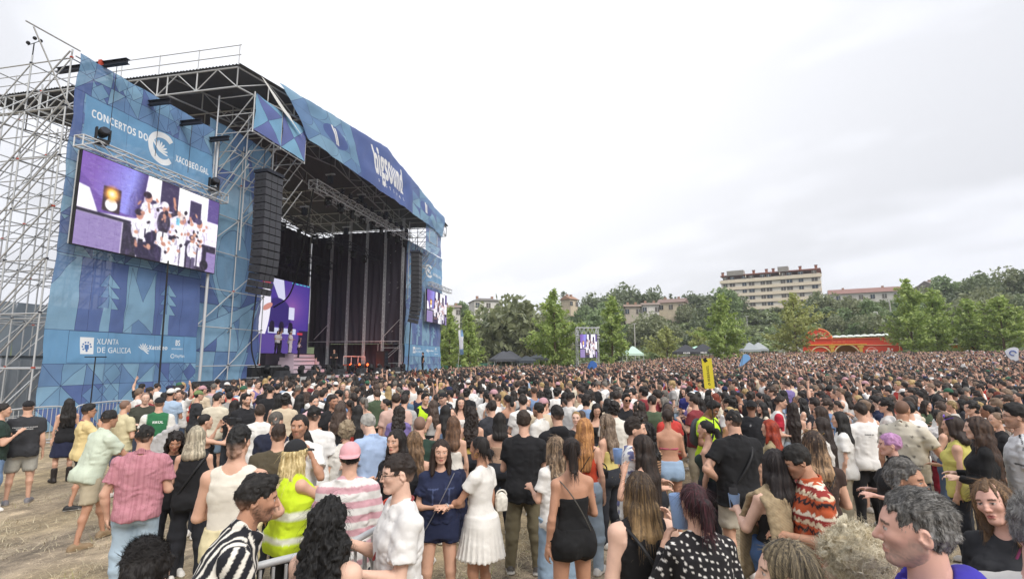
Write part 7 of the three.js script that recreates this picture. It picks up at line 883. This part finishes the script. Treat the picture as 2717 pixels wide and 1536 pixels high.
function bag(label, px, py, D, col, w, h, name = 'handbag') { const p = atDepth(px, py, D), t = thing(name, label, 'bag', [p.x, p.y, p.z], -Math.atan2(p.x, -p.z) + .3); const F = new Field([-.2, -.2, -.12], [.2, .2, .12], .012), I = new Frame(V(0, 0, 0), QI), c = lin(col); F.add(I.ell([0, 0, 0], [w / 2, h / 2, .05], .01)); F.add(I.wrap([-w / 2, -h / 2, -.05], [w / 2, h * .2, .05], (x, y, z) => Math.max(Math.abs(x) - w / 2 + .01, Math.abs(y + h * .15) - h * .34, Math.abs(z) - .04), .02)); part('pouch', F.mesh((x, y, z) => { const n = 1 + .2 * noise(x * 60, y * 60, z * 60); return [c.r * n, c.g * n, c.b * n]; }), MS.cloth, t); part('flap', new THREE.TorusGeometry(w * .42, .008, 6, 20, Math.PI), mat(col, .6), t).position.y = h * .3; return t; }
bag('black leather shoulder bag at the hip of the ponytailed woman', 1478, 1400, 4.15, 0x141416, .17, .2); bag('white crocheted bag of the woman in the white dress', 1330, 1330, 4.9, 0xd9d4c9, .12, .17); bag('orange crocheted bag beside the man with glasses', 1030, 1365, 4.2, 0xb8412a, .13, .22); bag('small black shoulder bag behind the orange top', 1595, 1255, 6.2, 0x17171a, .18, .12); bag('black pouch on the strap of the woman in the crop top', 1790, 1500, 3.0, 0x131314, .2, .22);
{ const D = 2.95, p = atDepth(1806, 1360, D), c = thing('drink_cup', 'large translucent cup next to the beaded top', 'cup', [p.x, p.y - .08, p.z]); c.scale.setScalar(1.35); part('cup_wall', cupG, cupM, c); part('drink', drinkG, drinkM, c).position.y = .032; }
{ const D = 5.6, p = atDepth(1640, 1210, D), c = thing('drink_cup', 'pale blue cup with dark drink held between the orange top and the bun', 'cup', [p.x, p.y - .08, p.z]); c.scale.setScalar(1.2); part('cup_wall', cupG, cupM, c); part('drink', drinkG, drinkM, c).position.y = .032; }
{ // scarf draped over one shoulder
  const J = scarfWoman.J, T = J.T, t = thing('scarf', 'long beige woven scarf draped over the shoulder of the dark-haired woman', 'scarf'), c = lin(0x9a886b), F = new Field([-.35, .3, -.4], [.45, 1.6, .4], .014); t.position.copy(scarfWoman.t.position); t.rotation.copy(scarfWoman.t.rotation); t.scale.copy(scarfWoman.t.scale);
  for (let k = 0; k < 7; k++) { const x = .03 + k * .027, h = J.sh + .075 - Math.max(0, x - .06) * .3, path = [[x * 1.1 + .02, -.12 - .02 * k, .17], [x + .02, .22, .185], [x, h - .05, .1], [x, h + .01, .0], [x, h - .06, -.12], [x * .95 + .02, .16, -.19], [x * .9 + .03, -.2, -.215], [x * .8 + .04, -.5 + .03 * k, -.2]]; for (let i = 0; i < path.length - 1; i++) F.add(cone(T.w(...path[i]), T.w(...path[i + 1]), .019, .019, .022)); } folds(F, 4, .01); part('cloth', F.mesh((x, y, z) => { const n = 1 + .14 * Math.sin(x * 260 + y * 260) + .12 * noise(x * 40, y * 40, z * 40); return [c.r * n, c.g * n, c.b * n]; }), MS.cloth, t); }
{ // hoodie slung over the jersey's shoulders
  const p = atDepth(425, 1150, 9.0), t = thing('grey_hoodie', 'grey hoodie slung over the back of the green jersey', 'hoodie', [p.x, p.y, p.z], facing(p.x, p.z, 8)); const F = new Field([-.4, -.5, -.3], [.4, .3, .3], .022); for (let k = 0; k < 6; k++) F.add(cone(V(-.25 + k * .08, .12 - k * .05, -.17), V(-.16 + k * .05, -.42, -.19), .045, .04, .03)); folds(F, 9, .012); part('cloth', F.mesh(() => [.42, .41, .41]), MS.cloth, t); }
{ // crowd barriers: near one at the bottom, others by the banner
  const barrier = (label, x, y, z, turn, L = 2.2, h = 1.1) => { const t = thing('crowd_barrier', label, 'barrier', [x, y, z], turn), g = new THREE.CatmullRomCurve3([V(-L / 2, .12, 0), V(-L / 2, h - .18, 0), V(-L / 2 + .06, h - .05, 0), V(-L / 2 + .2, h, 0), V(L / 2 - .2, h, 0), V(L / 2 - .06, h - .05, 0), V(L / 2, h - .18, 0), V(L / 2, .12, 0)]); part('frame', new THREE.TubeGeometry(g, 60, .021, 8), steel, t); tube('bottom_rail', V(-L / 2, .16, 0), V(L / 2, .16, 0), .017, steel, t); for (let i = 1; i < 16; i++) { const xx = -L / 2 + i * L / 16; tube('bar', V(xx, .16, 0), V(xx, h - .01, 0), .009, steel, t); } for (const q of [-L / 2 + .2, L / 2 - .2]) tube('foot', V(q, .03, -.3), V(q, .03, .3), .02, steel, t); };
  let p = atDepth(760, 1470, 2.95); barrier('near crowd barrier under the leaning man in the striped shirt', p.x, terrain(p.x, p.z), p.z, .9, 1.1, 1.12); p = atDepth(920, 1440, 3.15); barrier('second near barrier end behind the long black curls', p.x, terrain(p.x, p.z), p.z, 1.5, 1.6, 1.12);
  for (let i = 0; i < 3; i++) barrier('steel barrier in the line in front of the left banner', -16.6, 0, -12.0 - i * 2.3, Math.PI / 2 + .1, 2.2); for (let i = 0; i < 10; i++) barrier('steel barrier in the line along the stage front', -16.9, 0, -19.2 - i * 2.3, Math.PI / 2, 2.2);
  scene.traverse(o => { if (o.name.startsWith('crowd_barrier') && /line/.test(o.userData.label || '')) o.userData.group = 'barriers along the stage'; });
  const rb = thing('red_barrier', 'red plastic water barrier at the foot of the scaffold', 'barrier', [-19.8, 0, -12.6], .3); box('block', 0, .45, 0, 1.5, .9, .45, mat(0xb3272b, .6), rb); box('base', 0, .1, 0, 1.6, .2, .6, mat(0xa8252a, .6), rb); box('top_ridge', 0, .95, 0, 1.2, .12, .2, mat(0xb3272b, .6), rb);
  { const w = thing('tarpaulin_wall', 'grey-blue tarpaulin screens behind the scaffold at the left edge', 'screen'); for (let i = 0; i < 9; i++) { const o = part('tarpaulin', sheet(2.5, 5.4, 12, 8, (u, v) => .08 * noise(u * 2, v, i)), mat([0x8b97a3, 0x838f9c, 0x949fa9][i % 3], .9, { side: 2 }), w); o.rotation.y = Math.PI / 2; o.position.set(-30, 2.7, -6.5 - i * 2.55); tube('post', V(-30.1, 0, -5.2 - i * 2.55), V(-30.1, 5.5, -5.2 - i * 2.55), .04, steel, w); } }
  const tr = thing('site_container', 'dark grey container behind the scaffold at the left edge', 'container', [-26, 0, -19], .2); box('shell', 0, 1.3, 0, 2.4, 2.6, 6, mat(0x9aa1a8, .7), tr); for (let i = 0; i < 12; i++) box('rib', 1.22, 1.3, -2.8 + i * .5, .06, 2.4, .12, mat(0x8e959c, .7), tr); box('roof_rim', 0, 2.63, 0, 2.46, .08, 6.06, mat(0x4a4e52, .7), tr);
}
// ---------------------------------------------------------------- the packed crowd: a set of figures, the nearest as people of their own, the rest as one mass
const PROTO = [
  { hair: 'crop' }, { hair: 'short' }, { hair: 'quiff' }, { hair: 'short', topType: 'shirt' }, { hair: 'curly', vol: .02 }, { hair: 'buzz', cap: 0xffffff }, { hair: 'crop', topType: 'tank' }, { hair: 'mullet', armL: 'up' },
  { f: 1, hair: 'long', hlen: .24 }, { f: 1, hair: 'long', hlen: .38, topType: 'strap' }, { f: 1, hair: 'wavy', hlen: .3, topType: 'tank' }, { f: 1, hair: 'pony', hlen: .3, topType: 'tube' }, { f: 1, hair: 'bun' }, { f: 1, hair: 'wavy', hlen: .2, topType: 'crop', armR: 'up' }, { f: 1, hair: 'curlylong', hlen: .2 }, { f: 1, hair: 'long', hlen: .3, topType: 'tee', arms: 'phone' },
].map((s, i) => { const S = { arms: ['down', 'bent', 'phone', 'cross'][i % 4], ...s, seed: 300 + i * 13, tc: 0xffffff, bc: 0xffffff, hc: 0xffffff, skin: 'light', botType: i % 3 ? 'jeans' : 'shorts', look: (i * 37 % 30) - 15, beard: !s.f && i % 2 ? .6 : 0, beardCol: 0x2b211c, brow: 0x2a1d16 }; const f = figure(S, .026); f.spec = S; if (f.shoes) f.shoes = mergeGeometries(f.shoes); f.hair.computeBoundingBox(); (f.cap || f.hair).computeBoundingBox(); f.mx = (f.cap || f.hair).boundingBox.max.y; return f; });
const TOPC = [[0x1b1b1e, 'black', 8], [0xe4e2de, 'white', 15], [0x33343a, 'dark grey', 3], [0xa3a2a0, 'grey', 3], [0x232a45, 'navy', 3], [0xcfc6b2, 'cream', 4], [0x6f86a8, 'blue', 2], [0x7c2f35, 'dark red', 1], [0xcfa9ae, 'pink', 2.5], [0x46543f, 'olive', 2], [0x9fb3c9, 'pale blue', 1], [0xb5883f, 'mustard', .4], [0x7d6fa5, 'lilac', 1], [0xb43a34, 'red', 1], [0xc9b9a0, 'tan', 2]], HAIRC = [[0x1a1716, 'black', 11], [0x2a221e, 'dark brown', 9], [0x463830, 'brown', 3.5], [0x776250, 'light brown', 2], [0xa98f62, 'blonde', 1], [0x6b665f, 'grey', 1], [0x6e2c1a, 'auburn', .5]], SKINM = [[1.08, 1.14, 1.18, 3], [.98, 1.0, 1.02, 3], [1.06, 1.08, 1.1, 2], [.7, .62, .56, 1], [.45, .38, .34, .35]], CAPC = [0x1d1d20, 0xd8d6d2, 0x23294a, 0xb98f96, 0x35604a], BOTC = [0x33363f, 0x8fa6be, 0x1a1a1d, 0xa99f8a, 0xb9c6d2, 0x4c5a70];
const pick = (arr, r) => { let s = 0; for (const a of arr) s += a[a.length - 1]; let t = r() * s; for (const a of arr) { t -= a[a.length - 1]; if (t <= 0) return a; } return arr[0]; };
const pm = new Map(); function tinted(base, c) { const k = base.uuid + c.getHexString(); if (!pm.has(k)) { const m = base.clone(); m.color.copy(c); pm.set(k, m); } return pm.get(k); }
{
  const r = rng(2024), spots = [], cell = .62;
  for (let gx = -17; gx < 62; gx += cell) for (let gz = -84; gz < 2; gz += cell) {
    const x = gx + (r() - .5) * .62, z = gz + (r() - .5) * .62, keep = r(), d = Math.hypot(x, z); if (d < 7 || d > 86) continue; if (x < -16.2 && z > -59) continue;
    const v = V(x, 0, z).sub(EYE); const c = v.applyEuler(new THREE.Euler(0, -YAW, 0)); const D = -c.z; if (D < 5) continue; const px = 1358.5 + 1369.6 * c.x / D * 1.0; if (px < 380 || px > 2860) continue;
    const lim = px < 560 ? mix(13.2, 11, (px - 380) / 180) : px < 1000 ? mix(10.2, 8.8, (px - 560) / 440) : px < 1500 ? 8.6 : px < 2200 ? 8.2 : 7.4; if (D < lim) continue; if (px < 640 && D > 19) continue;
    const far = px < 1300 ? 70 : px < 1700 ? 74 : 77; if (D > far) continue; const gap = .16 * noise(x * .35, 4, z * .35) + .1 * noise(x * .9, 8, z * .9); if (keep < (D < 12 ? .36 : D < 20 ? .2 : .16) + gap) continue;
    let ok = true; for (const [a, b] of placed) if (Math.hypot(a - x, b - z) < .48) { ok = false; break; } if (!ok) continue; spots.push([x, z, D, px]);
  }
  spots.sort((a, b) => a[2] - b[2]);
  const where = (px, D) => (D < 10.5 ? 'near ' : D < 12.2 ? 'close ' : '') + (px < 800 ? 'before the left loudspeakers' : px < 1100 ? 'below the stage opening' : px < 1300 ? 'left of the tall bright tree' : px < 1500 ? 'under the tall bright tree' : px < 1680 ? 'below the small screen tower' : px < 1830 ? 'left of the yellow sign' : px < 1990 ? 'around the yellow sign' : px < 2200 ? 'below the apartment block' : px < 2420 ? 'below the red stand' : 'towards the right edge');
  const inst = PROTO.map(() => []); let nInd = 0; const dummy = new THREE.Object3D();
  spots.forEach(([x, z, D, px], i) => {
    let k = r() * PROTO.length | 0; if ((k === 7 || k === 13) && r() < .75) k -= 5; const f = PROTO[k], s = f.spec, h = (s.f ? 1.57 : 1.68) + (r() + r()) * .1 - (r() < .15 ? .07 : 0), sc = h / f.mx, sk = pick(SKINM, r), hc = pick(HAIRC, r), tc = pick(TOPC, r), cc = CAPC[r() * CAPC.length | 0], bc = BOTC[r() * BOTC.length | 0];
    const toStage = Math.atan2(-19 - x, -36 - z), yaw = r() < .22 ? r() * 6.28 : toStage + (r() - .5) * 1.5, v = .85 + r() * .3; const C = { body: new THREE.Color(sk[0], sk[1], sk[2]), hair: lin(hc[0]).multiplyScalar(v), top: lin(tc[0]).multiplyScalar(v), bottom: lin(bc), cap: lin(cc), shoes: lin(0xd0cdc8) };
    if (nInd < 205) { nInd++; const hl = { crop: 'cropped', short: 'short', quiff: 'swept-up', curly: 'curly', buzz: 'shaved', mullet: 'shaggy', long: 'long', wavy: 'wavy', pony: 'ponytailed', bun: 'tied-up', curlylong: 'curly' }[s.hair], tl = { shirt: 'shirt', tank: 'tank top', strap: 'strappy top', tube: 'strapless top', crop: 'crop top' }[s.topType] || 'tee'; const t = thing('person', f.cap ? `person in a cap and ${tc[1]} ${tl} ${where(px, D)}` : `person with ${hl} ${hc[1]} hair, ${tc[1]} ${tl}, ${where(px, D)}`, 'person', [x, terrain(x, z), z], yaw, 'people packed in the crowd'); t.scale.setScalar(sc); for (const p in PARTMAT) if (f[p]) part(p === 'top' ? topName(s.topType) : p === 'bottom' ? botName(s.botType) : p, f[p], tinted(MS[PARTMAT[p]], C[p].clone().convertLinearToSRGB().convertSRGBToLinear()), t); }
    else { dummy.position.set(x, terrain(x, z), z); dummy.rotation.set(0, yaw, 0); dummy.scale.setScalar(sc); dummy.updateMatrix(); inst[k].push([dummy.matrix.clone(), C]); }
  });
  const crowd = new THREE.Group(); crowd.name = 'distant_crowd'; tag(crowd, 'dense mass of people filling the field towards the trees', 'crowd', null, 'stuff'); scene.add(crowd);
  inst.forEach((L, k) => { const f = PROTO[k]; for (const p of ['body', 'hair', 'cap', 'top', 'bottom']) if (f[p] && L.length) { const im = new THREE.InstancedMesh(f[p], MS[PARTMAT[p]], L.length); L.forEach(([m, C], i) => { im.setMatrixAt(i, m); im.setColorAt(i, C[p]); }); im.name = { body: 'bodies', hair: 'heads_of_hair', cap: 'caps', top: 'shirts', bottom: 'trousers_and_skirts' }[p]; im.castShadow = im.receiveShadow = true; crowd.add(im); } });
  console.log('crowd', spots.length, 'individual', nInd);
  // performers and crew on the stage
  const onStage = (label, k, x, y, z, yaw, col, bcol, h = 1.78) => { const f = PROTO[k], t = thing('person', label, 'person', [x, y, z], yaw, 'performers and crew on the stage'); t.scale.setScalar(h / f.mx); const C = { body: new THREE.Color(.95, .9, .86), hair: lin(0x191310), top: lin(col), bottom: lin(bcol), cap: lin(0xd8d6d2), shoes: lin(0x222226) }; for (const p in PARTMAT) if (f[p]) part(p === 'top' ? 'shirt' : p === 'bottom' ? 'trousers' : p, f[p], tinted(MS[PARTMAT[p]], C[p]), t); };
  const dz = [[-26.3, -36.2, 7, 'dancer in white shirt and pale cap at the left of the group', 0xd9d4d8, 0x2a2530], [-26.6, -36.9, 13, 'dancer in white with one arm raised high', 0xd9d4d8, 0x2a2530], [-25.9, -37.3, 5, 'dancer in long white robe in the middle of the group', 0xe2dcdc, 0xd9d4d8], [-26.4, -37.9, 7, 'dancer in white with dark trousers, right of the middle', 0xdcd6da, 0x241f2a], [-26.2, -38.9, 13, 'kneeling dancer in white at the right of the group', 0xdcd6da, 0x2a2530]]; dz.forEach(([x, z, k, l, c, b], i) => onStage(l, k, x, 3.0 - (i === 4 ? .35 : 0), z, 1.2 + i * .3, c, b, i === 4 ? 1.5 : 1.78));
  onStage('stagehand in pink crouching beside the stairs', 12, -24.2, 1.5, -38.3, 2.2, 0xc79aa0, 0x26242a, 1.2); onStage('tall performer in a black coat standing on stage', 1, -22.4, 1.5, -38.0, .4, 0x121215, 0x121215, 1.86); onStage('camera operator in black at the far end of the stage', 4, -18.6, 1.5, -47.6, -1, 0x16161a, 0x16161a, 1.75); onStage('blond crew member in black standing at the stage front', 12, -17.9, .35, -28.6, -1.8, 0x141416, 0x141416, 1.75);
}
renderer.render(scene, camera);
